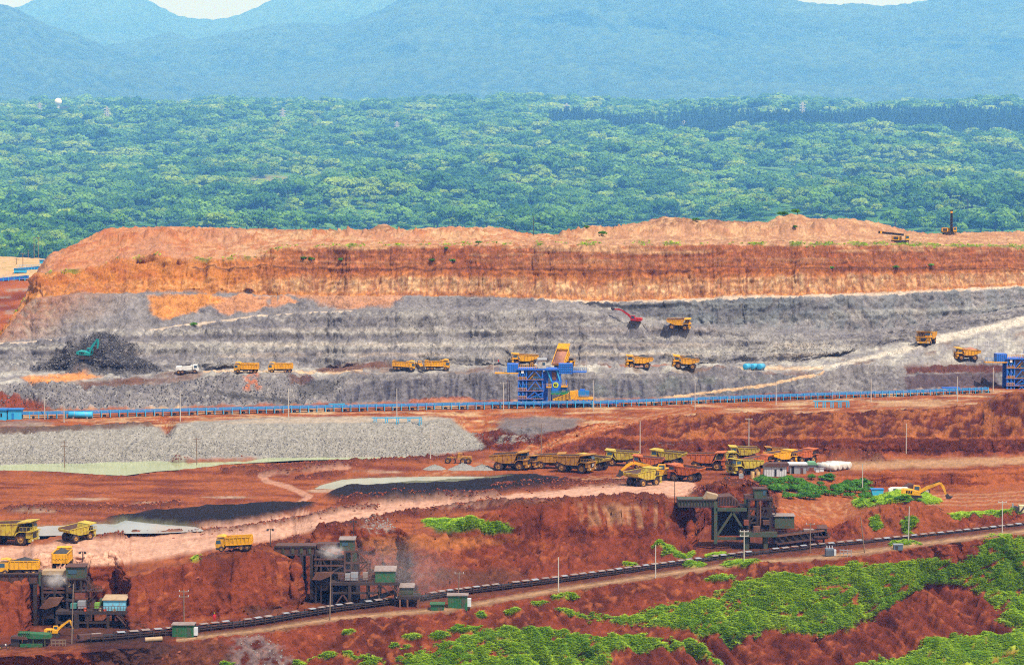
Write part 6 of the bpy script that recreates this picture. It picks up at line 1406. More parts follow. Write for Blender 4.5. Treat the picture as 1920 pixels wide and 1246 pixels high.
sc_ = f.shed('cabin', 197, 1120, 238, 1146, -1.4, 2.6, SKY, TANR, slope=0.4); MB().box(f.X(226.5), f.X(227.3), -1.45, -1.4, f.Z(1146), f.Z(1124)).build('corner_trim', GALV, sc_)
clutter(f, [('cabinet', 148, 1124, 162, 1138, -1.2, 0.4, GALV), ('cabinet', 135, 1128, 146, 1137, -1.5, 0, mat('teal_cabinet', srgb(70, 130, 120, 0.8), 0.6, dirt=0.3)), ('cabinet', 180, 1127, 189, 1138, -1.3, 0, LIMEG), ('cabinet', 168, 1124, 179, 1140, 0.5, 2, RUST), ('cabinet', 187, 1122, 197, 1140, 0.2, 2.0, GREENP)])
for x, y, m in ((163, 1141, ORG), (200.5, 1144, ORG), (191, 1141, TANR), (218, 1144, TANR)): MB().cyl(f.pt(x, y + 1, -1.8), f.pt(x, y - 6, -1.8), 0.32, n=12).build('drum', m, f.root)
f.poly('discharge_conveyor', [(165, 1184), (238, 1160), (242, 1165), (168, 1190)], -0.6, 1.4, BELT); f.rail('railing', 175, 235, 1172, -0.8, 8, RUST, 10)
f.stair('stair', (224, 1148), (248, 1174), -3.0, RUST)
f.box('end_platform', 240, 1173, 281, 1178, -3.2, 2.0, RUSTD); f.rail('railing', 240, 281, 1173, -3.1, 9, RUST, 7)
for x in (244, 262, 278):
    for d in (-3.0, 1.8): f.bar('column', (x, 1198, d), (x, 1176, d), 0.32, BROWNP)
f.shed('drive_house', 246, 1153, 264, 1167, -1.0, 1.5, RUST, TANR, win=False); f.box('panel', 266, 1155, 272, 1162, -0.5, -0.3, GALV)
f.box('dark_backing', 76, 1104, 160, 1196, 7.0, 7.4, RUSTD)  # dark sheet added behind the frame to darken the hopper's recess
# middle hopper
f = FB('rusty_hopper', 650, 1140, h=at(650, 1140, 514)); HBM = f.root
tag(HBM, 'rusty dust-covered hopper station in the middle with a green shed on its platform', 'hopper', 'rusty truck hoppers along the near conveyor')
girder(f, 513, 1025, 590, 1041, GALV if False else RUST, 5, 2.0, 8.0)
b = MB()
for x in (526, 545, 561, 577): b.box(f.X(x), f.X(x + 5), 1.85, 1.92, f.Z(1038), f.Z(1028))
b.build('dark_panel', GREENP, f.root)
for x in (564, 583): 
    for d in (1.6, 7.5): f.bar('column', (x, 1125, d), (x, 1040, d), 0.7, RUSTD)
f.box('lip_plate', 592, 1022, 640, 1031, 3.5, 7.0, RUST)
f.poly('chute', [(590, 1033), (646, 1053), (646, 1058), (590, 1041)], 1.2, 6.5, RUSTD)
for x in (591, 601, 620, 645):
    for d in (1.2, 6.5): f.bar('column', (x, 1140, d), (x, 1036 + (x - 590) * 0.36, d), 0.38, RUSTD)
for y in (1048, 1060, 1074): f.bar('beam', (588, y, 1.1), (646, y, 1.1), 0.34, RUST)
for a, b_ in (((591, 1074, 1.1), (601, 1042, 1.1)), ((602, 1046, 1.1), (619, 1073, 1.1)), ((620, 1073, 1.1), (644, 1060, 1.1))): f.bar('brace', a, b_, 0.26, RUSTD)
f.poly('feeder_pan', [(584, 1086), (592, 1073), (627, 1071), (618, 1080), (600, 1087)], 0.3, 3.5, BROWNP)
f.box('crusher_body', 590, 1086, 622, 1108, 1.5, 6, RUSTD)
c = f.shed('operator_cabin', 637, 1010, 664, 1032, 1.0, 5.0, GREENP, PLATE, slope=0.15); MB().box(f.X(641), f.X(652), 0.94, 1.0, f.Z(1022), f.Z(1016)).build('window', GLASS, c)
for x in (646, 659, 671):
    for d in (1.0, 5.0): f.bar('column', (x, 1090, d), (x, 1032, d), 0.36, RUST)
f.box('panel', 648, 1034, 670, 1056, 3.2, 3.4, GREENP)
for y in (1033, 1055, 1069): f.bar('beam', (645, y, 1.0), (672, y, 1.0), 0.34, RUST)
f.stair('stair', (668, 1032), (688, 1054), 0.6, RUST); f.stair('stair', (690, 1056), (672, 1074), 0.6, RUST); f.box('landing', 664, 1054, 696, 1056, 0.2, 2.4, RUST); f.rail('railing', 666, 696, 1054, 0.2, 8, RUST, 5); f.bar('column', (694, 1090, 0.4), (694, 1055, 0.4), 0.25, RUST)
f.box('platform', 619, 1088, 751, 1093, -2.2, 4.6, RUSTD); f.rail('railing', 640, 704, 1088, -2.1, 8, RUST, 11); f.rail('railing', 742, 751, 1088, -2.1, 8, RUST, 2)
for x, w_ in ((623, .5), (657, .6), (690, .4), (712, .4), (742, .4)):
    for d in (-1.8, 4.2): f.bar('column', (x, 1142, d), (x, 1092, d), w_, RUSTD)
for a, b_ in (((632, 1128, -1.8), (644, 1110, -1.8)), ((644, 1110, -1.8), (656, 1128, -1.8)), ((700, 1112, -1.8), (712, 1094, -1.8)), ((714, 1094, -1.8), (738, 1112, -1.8))): f.bar('brace', a, b_, 0.3, RUST)
f.bar('beam', (623, 1108, -1.8), (712, 1108, -1.8), 0.4, RUSTD)
f.shed('shed', 705, 1066, 742, 1089, -1.6, 2.4, GREENS, PLATE, slope=0.5)
clutter(f, [('cabinet', 648, 1073, 658, 1085, -1.2, 0, GALV), ('cabinet', 659, 1071, 672, 1086, -1.2, 0.2, GALV), ('cabinet', 681, 1071, 690, 1084, -0.8, 0.4, PLATE), ('cabinet', 692, 1076, 703, 1088, -1.0, 0.5, RUST), ('motor', 634, 1074, 646, 1084, -0.5, 1.0, RUST)])
f.poly('discharge_conveyor', [(676, 1126), (742, 1105), (746, 1110), (680, 1132)], -0.8, 1.4, BELT)
f.stair('stair', (734, 1093), (756, 1116), -3.0, RUST)
f.box('end_platform', 748, 1113, 788, 1118, -3.2, 2.0, RUSTD); f.rail('railing', 750, 790, 1113, -3.1, 10, GREENP, 8)
for x in (752, 766, 786):
    for d in (-3.0, 1.8): f.bar('column', (x, 1142, d), (x, 1116, d), 0.34, BROWNP)
f.shed('drive_house', 750, 1098, 776, 1112, -0.8, 1.6, GREENP, PLATE, win=False)
f.box('dark_backing', 586, 1046, 672, 1142, 6.2, 6.6, RUSTD)  # added dark backing, stands in for the deep shade inside this hopper
# right hopper
f = FB('rusty_hopper', 1400, 1026, h=at(1400, 1026, 580)); HA = f.root
tag(HA, 'large rusty green hopper station on the right below the bushes', 'hopper', 'rusty truck hoppers along the near conveyor')
girder(f, 1272, 938, 1343, 951, GREENP, 12, 2.5, 9.0)
for x, y in ((1342, 1020), (1404, 1020)):
    for d in (1.2, 8.5): f.bar('column', (x, y, d), (x, 940, d), 0.75, GREENP)
for y, w_ in ((955, .75), (1010, .6)): f.bar('beam', (1343, y, 1.2), (1404, y, 1.2), w_, GREENP)
f.bar('brace', (1345, 1004, 1.2), (1374, 960, 1.2), 0.5, GREENP); f.bar('brace', (1374, 960, 1.2), (1393, 990, 1.2), 0.5, GREENP)
f.poly('hopper', [(1347, 932), (1372, 930), (1386, 941), (1389, 949), (1346, 949)], 1.8, 8.0, RUST)
b = MB()
for i in range(7): b.bar(f.pt(1350 + i * 5.5, 948, 1.7), f.pt(1350 + i * 5.5, 932 + max(0, i - 4) * 4, 1.7), 0.16)
b.build('stiffener', RUSTD, f.root)
f.poly('tipping_plate', [(1320, 937), (1328, 925), (1348, 930), (1348, 937)], 3.0, 6.5, TANR)
f.poly('chute', [(1386, 948), (1404, 950), (1410, 985), (1396, 985)], 2, 7, RUSTD)
f.box('dark_backing', 1345, 958, 1404, 1012, 8.2, 8.6, RUSTD)
c = f.shed('operator_cabin', 1415, 915, 1438, 935, 1.2, 4.8, GREENP, RUST, slope=0.1); MB().box(f.X(1431), f.X(1436), 1.14, 1.2, f.Z(928), f.Z(919)).build('window', GLASS, c)
f.box('platform', 1402, 934, 1450, 937, 0.4, 5.5, RUSTD); f.rail('railing', 1436, 1450, 934, 0.5, 8, RUST, 4); f.box('panel', 1397, 928, 1414, 936, 1.5, 4.5, RUST)
for x in (1405, 1421, 1445):
    for d in (0.8, 5.2): f.bar('column', (x, 1000, d), (x, 936, d), 0.5, RUSTD)
f.bar('pipe', (1426, 992, 0.4), (1426, 938, 0.4), 0.3, BROWNP)
for y in (953, 967, 980): f.bar('beam', (1404, y, 0.8), (1452, y, 0.8), 0.36, RUSTD); f.rail('railing', 1430, 1454, y, 0.6, 6, RUSTD, 4)
for a, b_ in (((1405, 966, .8), (1414, 952, .8)), ((1414, 952, .8), (1422, 966, .8)), ((1428, 966, .8), (1436, 950, .8)), ((1436, 950, .8), (1446, 966, .8)), ((1405, 980, .8), (1416, 968, .8))): f.bar('brace', a, b_, 0.3, RUSTD)
f.box('crusher_body', 1408, 972, 1446, 996, 2, 6, RUSTD); f.stair('stair', (1448, 938), (1456, 964), 1.0, RUSTD); f.stair('stair', (1446, 966), (1456, 992), 1.0, RUSTD)
f.box('platform', 1386, 996, 1456, 1004, -2.0, 5.0, GREENP); f.rail('railing', 1386, 1456, 996, -1.9, 6, RUST, 12)
for x in (1400, 1435): f.box('pier', x - 4, 1003, x + 4, 1028, -1.2, 1.5, GREENP)
f.shed('shed', 1453, 966, 1490, 990, 0.5, 4.2, GREENP, PLATE, slope=0.2)
clutter(f, [('motor', 1412, 985, 1424, 996, -1.2, .5, BROWNP), ('cabinet', 1394, 973, 1403, 983, -0.8, 0.2, REDP), ('cabinet', 1430, 974, 1442, 982, -1, .5, RUST)])
f.poly('discharge_conveyor', [(1452, 1003), (1540, 991), (1552, 998), (1552, 1008), (1460, 1022), (1452, 1016)], -1.0, 1.6, RUSTD)
f.rail('railing', 1458, 1540, 1001, -1.2, 9, RUST, 14); f.bar('beam', (1456, 1003, -1.2), (1545, 992, -1.2), 0.4, BROWNP); f.bar('beam', (1456, 1018, -1.2), (1550, 1006, -1.2), 0.4, RUST)
for i in range(7): f.bar('brace', (1458 + i * 13, 1003 - i * 1.6, -1.25), (1468 + i * 13, 1016 - i * 1.6, -1.25), 0.22, RUSTD)
for x in (1478, 1500, 1522, 1545): f.bar('column', (x, 1030, 0), (x, 1008, 0), 0.4, RUSTD)
dh = f.shed('drive_house', 1535, 988, 1550, 1004, -1.0, 1.8, GREENP, RUST, win=False); f.box('cover_sheet', 1507, 991, 1526, 994, -1.2, 1.2, PLATE)
f.box('platform', 1525, 1003, 1556, 1006, -1.6, 2.2, RUST); f.rail('railing', 1548, 1557, 1003, -1.5, 7, RUST, 2)
# loaded tipper on the left bridge, tipper waiting behind its cabin
hz_ = at(36, 1077, 491.0)
TT(36, 1077, 184, 76, 'yellow tipper heaped with coal on the bridge of the left hopper', True, gN, z=hz_)
TT(118, 1063, 92, 88, 'yellow loaded tipper seen from behind at the left hopper', True, gN, z=at(118, 1063, 497.0))

# ------------------------------------------------------------------ sheds, tanks, drums
def lone(name, label, cat, cx, by, group=None, Y=None):
    f = FB(name, cx, by, Y=Y); tag(f.root, label, cat, group); return f
WHT = mat('white_board', srgb(214, 216, 218, 0.75), 0.6, dirt=0.25, dirtcol=DUST, nscale=1.2)
f = lone('shed', 'white boarded shed with a rusty low roof below the parked trucks', 'shed', 1454, 893)
w_ = f.box('wall', 1433, 873, 1475, 893, 0, 3.4, WHT); f.poly('roof', [(1431, 874), (1440, 868), (1478, 868), (1477, 874)], -0.4, 3.8, RUST); f.box('door', 1452, 879, 1456, 892, -0.06, 0, DARK)
b = MB()
for i in range(14): b.box(f.X(1434 + i * 3.1), f.X(1434.5 + i * 3.1), -0.05, 0, f.Z(892), f.Z(874))
b.build('batten', GALV, w_); f.box('window', 1463, 877, 1467, 882, -0.06, 0, DARK)
f = lone('shed', 'grey metal shed with a flat white roof right of the white shed', 'shed', 1497, 888); f.box('wall', 1481, 871, 1512, 888, 0, 3.5, GALV); f.box('roof', 1479, 868, 1514, 871, -0.4, 4.0, WHT); f.box('door', 1484, 874, 1489, 888, -0.06, 0, DARK); f.box('door', 1501, 876, 1506, 888, -0.06, 0, RUST)
f = lone('shed', 'little shed with a pale green roof beside the row of white tanks', 'shed', 1523, 882); f.box('wall', 1514, 870, 1531, 882, 0, 3, GALV); f.poly('roof', [(1512, 871), (1517, 865.5), (1529, 865.5), (1533, 871)], -0.3, 3.3, mat('pale_green_roof', srgb(110, 160, 120, 0.8), 0.6, var=0.1)); f.box('panel', 1516, 876, 1526, 882, -0.05, 0, REDP)
TW = mat('white_tank_paint', srgb(222, 216, 206, 0.75), 0.5, dirt=0.3, dirtcol=DUST)
def tank(cx, by, L, r, head, label, m, group, cat='tank', Y=None):
    h = hit(cx, by) if Y is None else at(cx, by, Y); e = empty('storage_tank', h, R(head)); tag(e, label, cat, group)
    MB().lathe([(0.01, -L / 2 - 0.12), (r * 0.7, -L / 2 - 0.1), (r, -L / 2), (r, L / 2), (r * 0.7, L / 2 + 0.1), (0.01, L / 2 + 0.12)], 24).build('shell', m, e).location.z = r + 0.15
    for y in (-L * 0.3, L * 0.3): MB().box(-r * 0.8, r * 0.8, y - 0.15, y + 0.15, -0.2, r * 0.6).build('saddle', GALV, e)
    b = MB()
    for y in (-L * 0.25, L * 0.25): b.lathe([(r * 1.01, y - 0.06), (r * 1.02, y), (r * 1.01, y + 0.06)], 24)
    b.build('band', GALV, e).location.z = r + 0.15
    return e
b0 = hit(1550, 882)
for i in range(4):
    o = tank(1550, 882, 5.6, 0.95, 48.6, ('white fuel tank next to the green-roofed shed', 'white fuel tank second from the green-roofed shed', 'white fuel tank third from the green-roofed shed', 'white fuel tank at the right end of the row')[i], TW, 'white tanks beside the sheds')
    X_, Y_ = b0.x + 1.45 * i, b0.y + 1.65 * i; o.location = (X_, Y_, drop(X_, Y_))
for i, x in enumerate((1401, 1414, 1427)):
    tank(x, 693, 3.0, 0.95, -28, ('light blue tank at the left of three on the pit road', 'light blue tank in the middle of three on the pit road', 'light blue tank at the right of three on the pit road')[i], CYAN, 'light blue tanks on the pit road')
tank(151, 783.5, 6.6, 0.85, 90, 'long light blue tank in front of the far conveyor', CYAN, None)
for i, (x, y) in enumerate(((1390, 896), (1389, 889))):
    f = lone('container_tote', ('white plastic tote on the gravel left of the white shed', 'white plastic tote behind the other one near the white shed')[i], 'tote', x, y); f.box('tank', x - 4, y - 8, x + 4, y, 0, 1, WHT); f.rail('cage', x - 4, x + 4, y, -0.05, 8, GALV, 4)
for i, x in enumerate((1411, 1421)):
    h = hit(x, 896); e = empty('drum', h); tag(e, ('tan drum stack left of its twin near the white shed', 'tan drum stack right of its twin near the white shed')[i], 'drum', 'tan drum stacks'); 
    MB().cyl((0, 0, 0), (0, 0, 0.85), 0.5).build('lower_drum', mat('tan_drum', srgb(216, 178, 116, 0.8), 0.6, dirt=0.2), e); MB().cyl((0, 0, 0.87), (0, 0, 1.7), 0.5).build('upper_drum', MATS['tan_drum'], e)
for i, (x, y) in enumerate(((1533, 885), (1541, 884))):
    f = lone('crate', ('white box in front of the little green-roofed shed', 'white box in front of the white tanks')[i], 'crate', x, y); f.box('box', x - 3.5, y - 6, x + 3.5, y, 0, 0.9, WHT); f.box('lid', x - 3.9, y - 7, x + 3.9, y - 6, -0.1, 1, GALV)
# green sheds by the near conveyor
def booth(cx, by, w_px, h_px, label, m=GREENS, roof=PLATE, cab=True, group='green sheds along the near conveyor', d=2.8):
    f = lone('shed', label, 'shed', cx, by, group); f.box('wall', cx - w_px / 2, by - h_px, cx + w_px / 2, by + 4, 0, d, m)
    f.box('roof', cx - w_px / 2 - 2, by - h_px - 1.5, cx + w_px / 2 + 2, by - h_px, -0.25, d + 0.25, roof)
    b = MB()
    for i in range(int(w_px / 5)): x = cx - w_px / 2 + 2.5 + i * 5; b.box(f.X(x), f.X(x + 0.6), -0.04, 0, f.Z(by), f.Z(by - h_px + 1))
    b.build('seam', m, f.root); f.box('door', cx + w_px * .2, by - h_px * .8, cx + w_px * .38, by, -0.06, 0, GREENP)
    if cab: f.box('cabinet', cx + w_px / 2, by - h_px * .75, cx + w_px / 2 + 7, by - 3, 0.3, 1.4, WHT)
    return f
booth(343, 1194, 40, 23, 'green shed with a white cabinet at the left end of the near conveyor')
booth(858, 1140, 37, 24, 'green shed with a white cabinet beside the leaning pole')
booth(820, 1144, 25, 11, 'low green box left of the green shed by the leaning pole', roof=GREENS, cab=False)
# blue sheds at the left end of the far conveyor
f = lone('shed', 'light blue shed at the left end of the far conveyor', 'shed', 28, 786); f.box('wall', 15, 767.5, 40, 787, 0, 3.0, CYAN); f.box('roof', 14, 766, 42, 768, -0.3, 3.4, BLUE); f.box('door', 22, 774, 26, 786, -0.06, 0, BLUE)
f = lone('shed', 'light blue shed with a door cut by the left edge of the picture', 'shed', 2, 787); f.box('wall', -14, 769, 11, 788, 0, 3.0, CYAN); f.box('roof', -15, 766, 13, 769, -0.3, 3.4, BLUE); f.box('door', 1, 774, 4, 781, -0.06, 0, DARK)
# light blue pipe trestles
def trestle(x0, x1, y0, y1, label, n=5):
    cx = (x0 + x1) / 2; f = lone('pipe_trestle', label, 'trestle', cx, y1, 'light blue pipe trestles'); b = 1.2
    for d in (0, b): f.bar('rail', (x0, y0, d), (x1, y0, d), 0.22, CYAN)
    for i in range(n):
        x = x0 + 4 + (x1 - x0 - 8) * i / (n - 1)
        for d in (0, b): f.bar('leg', (x, y1 + 3, d), (x, y0, d), 0.18, CYAN); f.bar('leg', (x + 4, y1 + 3, d), (x + 4, y0, d), 0.18, CYAN)
        f.bar('cross_bar', (x, y0 + 4, 0), (x + 4, y0 + 4, 0), 0.14, CYAN)
trestle(697, 790, 783, 795, 'light blue pipe trestle on top of the grey embankment')
trestle(1525, 1592, 752, 764, 'light blue pipe trestle in front of the right part of the far conveyor')
trestle(616, 646, 757, 764, 'short light blue trestle just behind the far conveyor', 3)
f = lone('water_tray', 'blue open tray behind the far conveyor on the right', 'tray', 1784, 733); f.poly('tray', [(1768, 727), (1799, 727), (1795, 734), (1772, 734)], 0, 2.4, BLUE); f.box('rim', 1767, 726, 1800, 728, -0.1, 2.5, DBLUE)
f = lone('water_tray', 'blue platform behind the far conveyor right of the blue crusher', 'tray', 1142, 757); f.box('tray', 1124, 752, 1160, 757, 0, 2.4, DBLUE); f.box('rim', 1122, 751, 1162, 753, -0.1, 2.5, BLUE)
# transformers and odd items by the near road
f = lone('transformer', 'grey ribbed transformer beside the near track under the right hopper', 'transformer', 1558, 1042); f.box('tank', 1548, 1028, 1564, 1042, 0, 1.6, mat('transformer_grey', srgb(110, 120, 134, 0.75), 0.6, dirt=0.2)); b = MB()
for i in range(8): b.box(f.X(1548.5 + i * 2), f.X(1549.5 + i * 2), -0.4, 0, f.Z(1041), f.Z(1030))
b.build('cooling_fin', MATS['transformer_grey'], f.root)
for x in (1551, 1556, 1561): MB().cyl(f.pt(x, 1028, .8), f.pt(x, 1023, .8), 0.1, n=8).build('bushing', WHT, f.root)
f.box('cabinet', 1564, 1030, 1568, 1041, 0, 1, WHT)
f = lone('cable_rack', 'thin metal rack right of the grey transformer', 'rack', 1586, 1043)
for x in (1575, 1582, 1589, 1596): f.bar('leg', (x, 1044, 0), (x, 1029, 0), 0.12, GALV); f.bar('leg', (x + 1, 1044, 1), (x, 1029, 0), 0.12, GALV)
f.bar('rail', (1575, 1030, 0), (1597, 1032, 0), 0.14, GALV); f.bar('rail', (1575, 1036, 0), (1597, 1037, 0), 0.12, GALV)
f = lone('cabinet', 'blue grey cabinet alone by the near track right of the transformer', 'cabinet', 1684, 1031); f.box('body', 1676, 1021, 1693, 1031, 0, 1.4, mat('slate_paint', srgb(88, 104, 120, 0.75), 0.6, dirt=0.3)); f.box('roof', 1675, 1019.5, 1694, 1021, -.1, 1.5, GALV); f.box('door', 1679, 1023, 1684, 1031, -0.05, 0, STEEL)
# green screening machine, trestle frame and a motorcycle at the lower left
f = lone('screening_machine', 'dark green screening machine under the left hopper', 'machine', 60, 1212)
f.poly('hopper', [(34, 1186), (92, 1189), (94, 1197), (60, 1197), (34, 1192)], 0, 2.6, GREENS); f.box('side_skirt', 38, 1206, 80, 1212, -0.4, 0.2, GREENS); f.box('body', 44, 1195, 90, 1207, 0.4, 2.4, RUSTD); f.box('hood', 20, 1193, 36, 1212, 0, 2, RUSTD); f.poly('hood_roof', [(18, 1196), (28, 1191), (50, 1193), (52, 1198)], -0.3, 2.2, RUST)
f.rail('ladder', 34, 56, 1190, -0.1, 8, GREENS, 6)
for x in (40, 62, 84):
    for d in (0.2, 2.2): f.bar('leg', (x, 1214, d), (x, 1196, d), 0.2, GREENP)
f = lone('timber_frame', 'weathered timber frame right of the green screening machine', 'frame', 108, 1210); 
for x in (97, 104, 111, 118, 123): f.bar('post', (x, 1212, 0), (x, 1198, 0), 0.16, WOOD)
f.bar('rail', (95, 1199, 0), (124, 1199, 0), 0.18, WOOD); f.bar('rail', (95, 1205, 0), (124, 1205, 0), 0.14, WOOD)
h = hit(8, 1216); e = empty('motorcycle', h, R(10)); tag(e, 'motorcycle cut by the lower left edge of the picture', 'motorcycle')
wm_ = wheel_mesh(0.3, 0.12)
for x in (-0.65, 0.65): add_wheel(e, wm_, (x, 0, 0.3))
MB().bar((-0.6, 0, 0.35), (-0.1, 0, 0.55), 0.1).bar((-0.1, 0, 0.55), (0.45, 0, 0.75), 0.14).bar((0.65, 0, 0.3), (0.42, 0, 1.0), 0.08).build('frame', STEEL, e); MB().prism([(-0.7, 0.72), (0.1, 0.7), (0.1, 0.82), (-0.75, 0.85)], -0.12, 0.12).build('seat', DARK, e); MB().prism([(0.1, 0.7), (0.42, 0.72), (0.4, 0.92), (0.12, 0.88)], -0.13, 0.13).build('fuel_tank', PAINT['white'], e); MB().bar((0.42, -0.35, 1.0), (0.42, 0.35, 1.0), 0.05).build('handlebar', STEEL, e)
# drums and pipes by the left end of the conveyor
h = hit(172, 1200); e = empty('winch_drum', h, R(20)); tag(e, 'teal and red winch drum at the tail of the near conveyor', 'winch'); MB().cyl((-0.6, 0, 0.55), (0.6, 0, 0.55), 0.5).build('drum', mat('teal_cabinet', (0, 0, 0)), e); MB().cyl((-0.75, 0, 0.55), (-0.6, 0, 0.55), 0.65).cyl((0.6, 0, 0.55), (0.75, 0, 0.55), 0.65).build('flange', REDP, e); MB().box(-0.9, 1.5, -0.4, 0.4, -0.1, 0.15).build('base', RUST, e)
h = hit(288, 1202); e = empty('pipe_roll', h, R(16)); tag(e, 'yellowed roll of belting lying on the bank beside the near conveyor', 'roll'); MB().cyl((-1.6, 0, 0.4), (1.6, 0.1, 0.45), 0.45).build('roll', TANR, e); MB().cyl((-1.64, 0, 0.4), (-1.6, 0, 0.4), 0.25).build('core', ORG, e)
# right edge: tank and white vehicles behind the grassy mound, rig at the edge
f = lone('water_tank', 'light blue water tank on the grassy mound left of the white van', 'tank', 1648, 929); f.poly('body', [(1634, 917), (1657, 918), (1655, 930), (1637, 930)], 0, 2.2, CYAN); f.box('rim', 1633, 916, 1658, 918, -0.1, 2.3, BLUE)
f = lone('van', 'white van parked behind the grassy mound beside the excavator', 'van', 1686, 926, Y=640); f.poly('body', [(1667, 926), (1667, 917), (1672, 914), (1703, 914), (1706, 918), (1706, 926)], 0, 2.0, PAINT['white']); f.box('window', 1675, 915.5, 1683, 920, -0.05, 0, GLASS)
for x in (1674, 1699): o = put('wheel', WT[0], f.root, (f.X(x), 0.1, 0.5)); o.scale = (0.7, 0.7, 0.7)
f = lone('hut', 'small hut with a rusty peaked roof behind the large excavator', 'hut', 1709, 926, Y=655); f.box('wall', 1698, 913, 1720, 927, 0, 3, WOOD); f.poly('roof', [(1694, 914), (1706, 907), (1712, 907), (1724, 914)], -0.4, 3.4, RUST); f.box('door', 1706, 917, 1710, 927, -0.05, 0, DARK)
f = lone('scrap_reel', 'rusty reels of scrap behind the large excavator boom', 'scrap', 1733, 928, Y=650)
for x, y, rr in ((1726, 922, 6), (1738, 921, 6.5)): MB().cyl(f.pt(x, y, 0), f.pt(x, y, 1.6), rr * f.k, n=18).build('reel', RUST, f.root); MB().cyl(f.pt(x, y, -0.06), f.pt(x, y, 0), rr * .55 * f.k, n=14).build('hub', PALE, f.root)
f = lone('compressor', 'black and cream compressor on a skid at the right edge', 'compressor', 1914, 963); f.box('skid', 1895, 961, 1930, 964, 0, 2.4, RUSTD); f.box('body', 1912, 947, 1930, 961, 0.2, 2.2, mat('cream_paint', srgb(220, 205, 160, 0.8), 0.6, dirt=0.25)); MB().cyl(f.pt(1906, 955, .2), f.pt(1906, 955, 2.2), 6 * f.k, n=16).build('tank', STEEL, f.root); f.box('exhaust', 1899, 944, 1902, 956, 1, 1.4, GALV); f.bar('brace', (1912, 961, .1), (1922, 948, .1), .3, STEEL)
# ------------------------------------------------------------------ poles, wires, pylons
def pole(x, yt, yb, label, kind='concrete', arms=1, lean=0.0, group=None, Y=None, lamp=False, name='utility_pole', cat='pole', w_=None):
    g = hit(x, yb) if Y is None else at(x, yb, Y); k = g.y / FPX; H = (yb - yt) * k; e = empty(name, g); tag(e, label, cat, group)
    m = {'concrete': CONC, 'wood': WOOD, 'steel': STEEL}[kind]; r = w_ or 0.15
    MB().cyl((0, 0, -0.8), (lean * H, 0, H), r, r * 0.7, n=8).build('shaft', m, e)
    for i in range(arms):
        z = H - 0.35 - i * 1.0; a = MB().box(lean * H - 1.0, lean * H + 1.0, -0.08, 0.08, z - 0.07, z + 0.07).build('cross_arm', m, e)
        b = MB()
        for dx in (-0.85, 0.0, 0.85): b.cyl((lean * H + dx, 0, z + 0.07), (lean * H + dx, 0, z + 0.32), 0.07, n=6)
        b.build('insulator', WHT, a)
    if lamp:
        b = MB().box(-0.6, 0.6, -0.05, 0.05, H - 0.1, H); b.build('lamp_bar', STEEL, e)
        for dx in (-0.55, 0.5): MB().box(dx - 0.22, dx + 0.22, -0.25, 0.1, H - 0.45, H - 0.1).build('floodlight', STEEL, e)
    return e, g, H
gA = 'pale poles along the far conveyor'; gB = 'poles on the red bench'; gC = 'poles along the near conveyor'; gD = 'floodlight poles beside the haul road'
far = [(84, 744, 786, 'pale pole nearest the light blue sheds'), (120, 752, 792, 'pale pole left of the long light blue tank'), (338, 736, 790, 'pale pole left of the gap in the grey embankment'), (541, 727, 788, 'pale pole above the left half of the grey embankment'), (744, 728, 781, 'pale pole above the light blue trestle on the embankment'),
       (944, 716, 768, 'thin pale pole with cross arms just left of the blue crusher'), (1113, 712, 770, 'pale pole at the right foot of the blue crusher'), (1303, 716, 768, 'pale pole beside the far conveyor where the ramp meets it'), (1455, 714, 758, 'pale pole behind the conveyor below the light blue tanks'), (1633, 708, 754, 'pale pole right of the light blue trestle behind the conveyor'), (1795, 705, 753, 'pale pole in front of the blue tray'), (1862, 688, 733, 'pale pole in front of the dark face by the right crusher')]
tops = []
for x, a, b, l in far:
    e, g, H = pole(x, a, b, l, 'concrete', 1 if x in (944,) else 0, 0, gA, w_=0.16); tops.append(g + Vector((0, 0, H)))
for i, x in enumerate((951, 955)): pole(x, 712, 757, ('left post of the twin pole beside the blue crusher', 'right post of the twin pole beside the blue crusher')[i], 'wood', 1 if i else 0, 0, gA)
for i, (x, a, b) in enumerate(((925, 664, 699), (1100, 664, 699), (1833, 622, 670))): pole(x, a, b, ('slim pole on the pit road left of the blue crusher', 'slim pole on the pit road right of the blue crusher', 'slim pole in front of the soil-laden dump truck')[i], 'concrete', 0, 0, gA, w_=0.11)
for x, a, b, k, n, l in ((121, 826, 881, 'wood', 2, 'dark pole with two cross arms by the green pond'), (369, 820, 876, 'wood', 1, 'pole beside the red mound in the green pond'), (807, 810, 860, 'concrete', 0, 'plain pale pole in front of the grey embankment'), (1015, 794, 850, 'wood', 0, 'dark pole beside the ramp behind the parked trucks'), (1200, 788, 849, 'concrete', 0, 'plain pale pole above the faded yellow dump truck facing left'), (1404, 783, 843, 'concrete', 1, 'pale pole behind the farthest faded yellow dump truck'), (1699, 793, 850, 'concrete', 0, 'tan pole in front of the red wall on the right'), (1617, 868, 921, 'concrete', 0, 'pole at the right end of the bushes')):
    pole(x, a, b, l, k, n, 0, gB)
nt_ = []
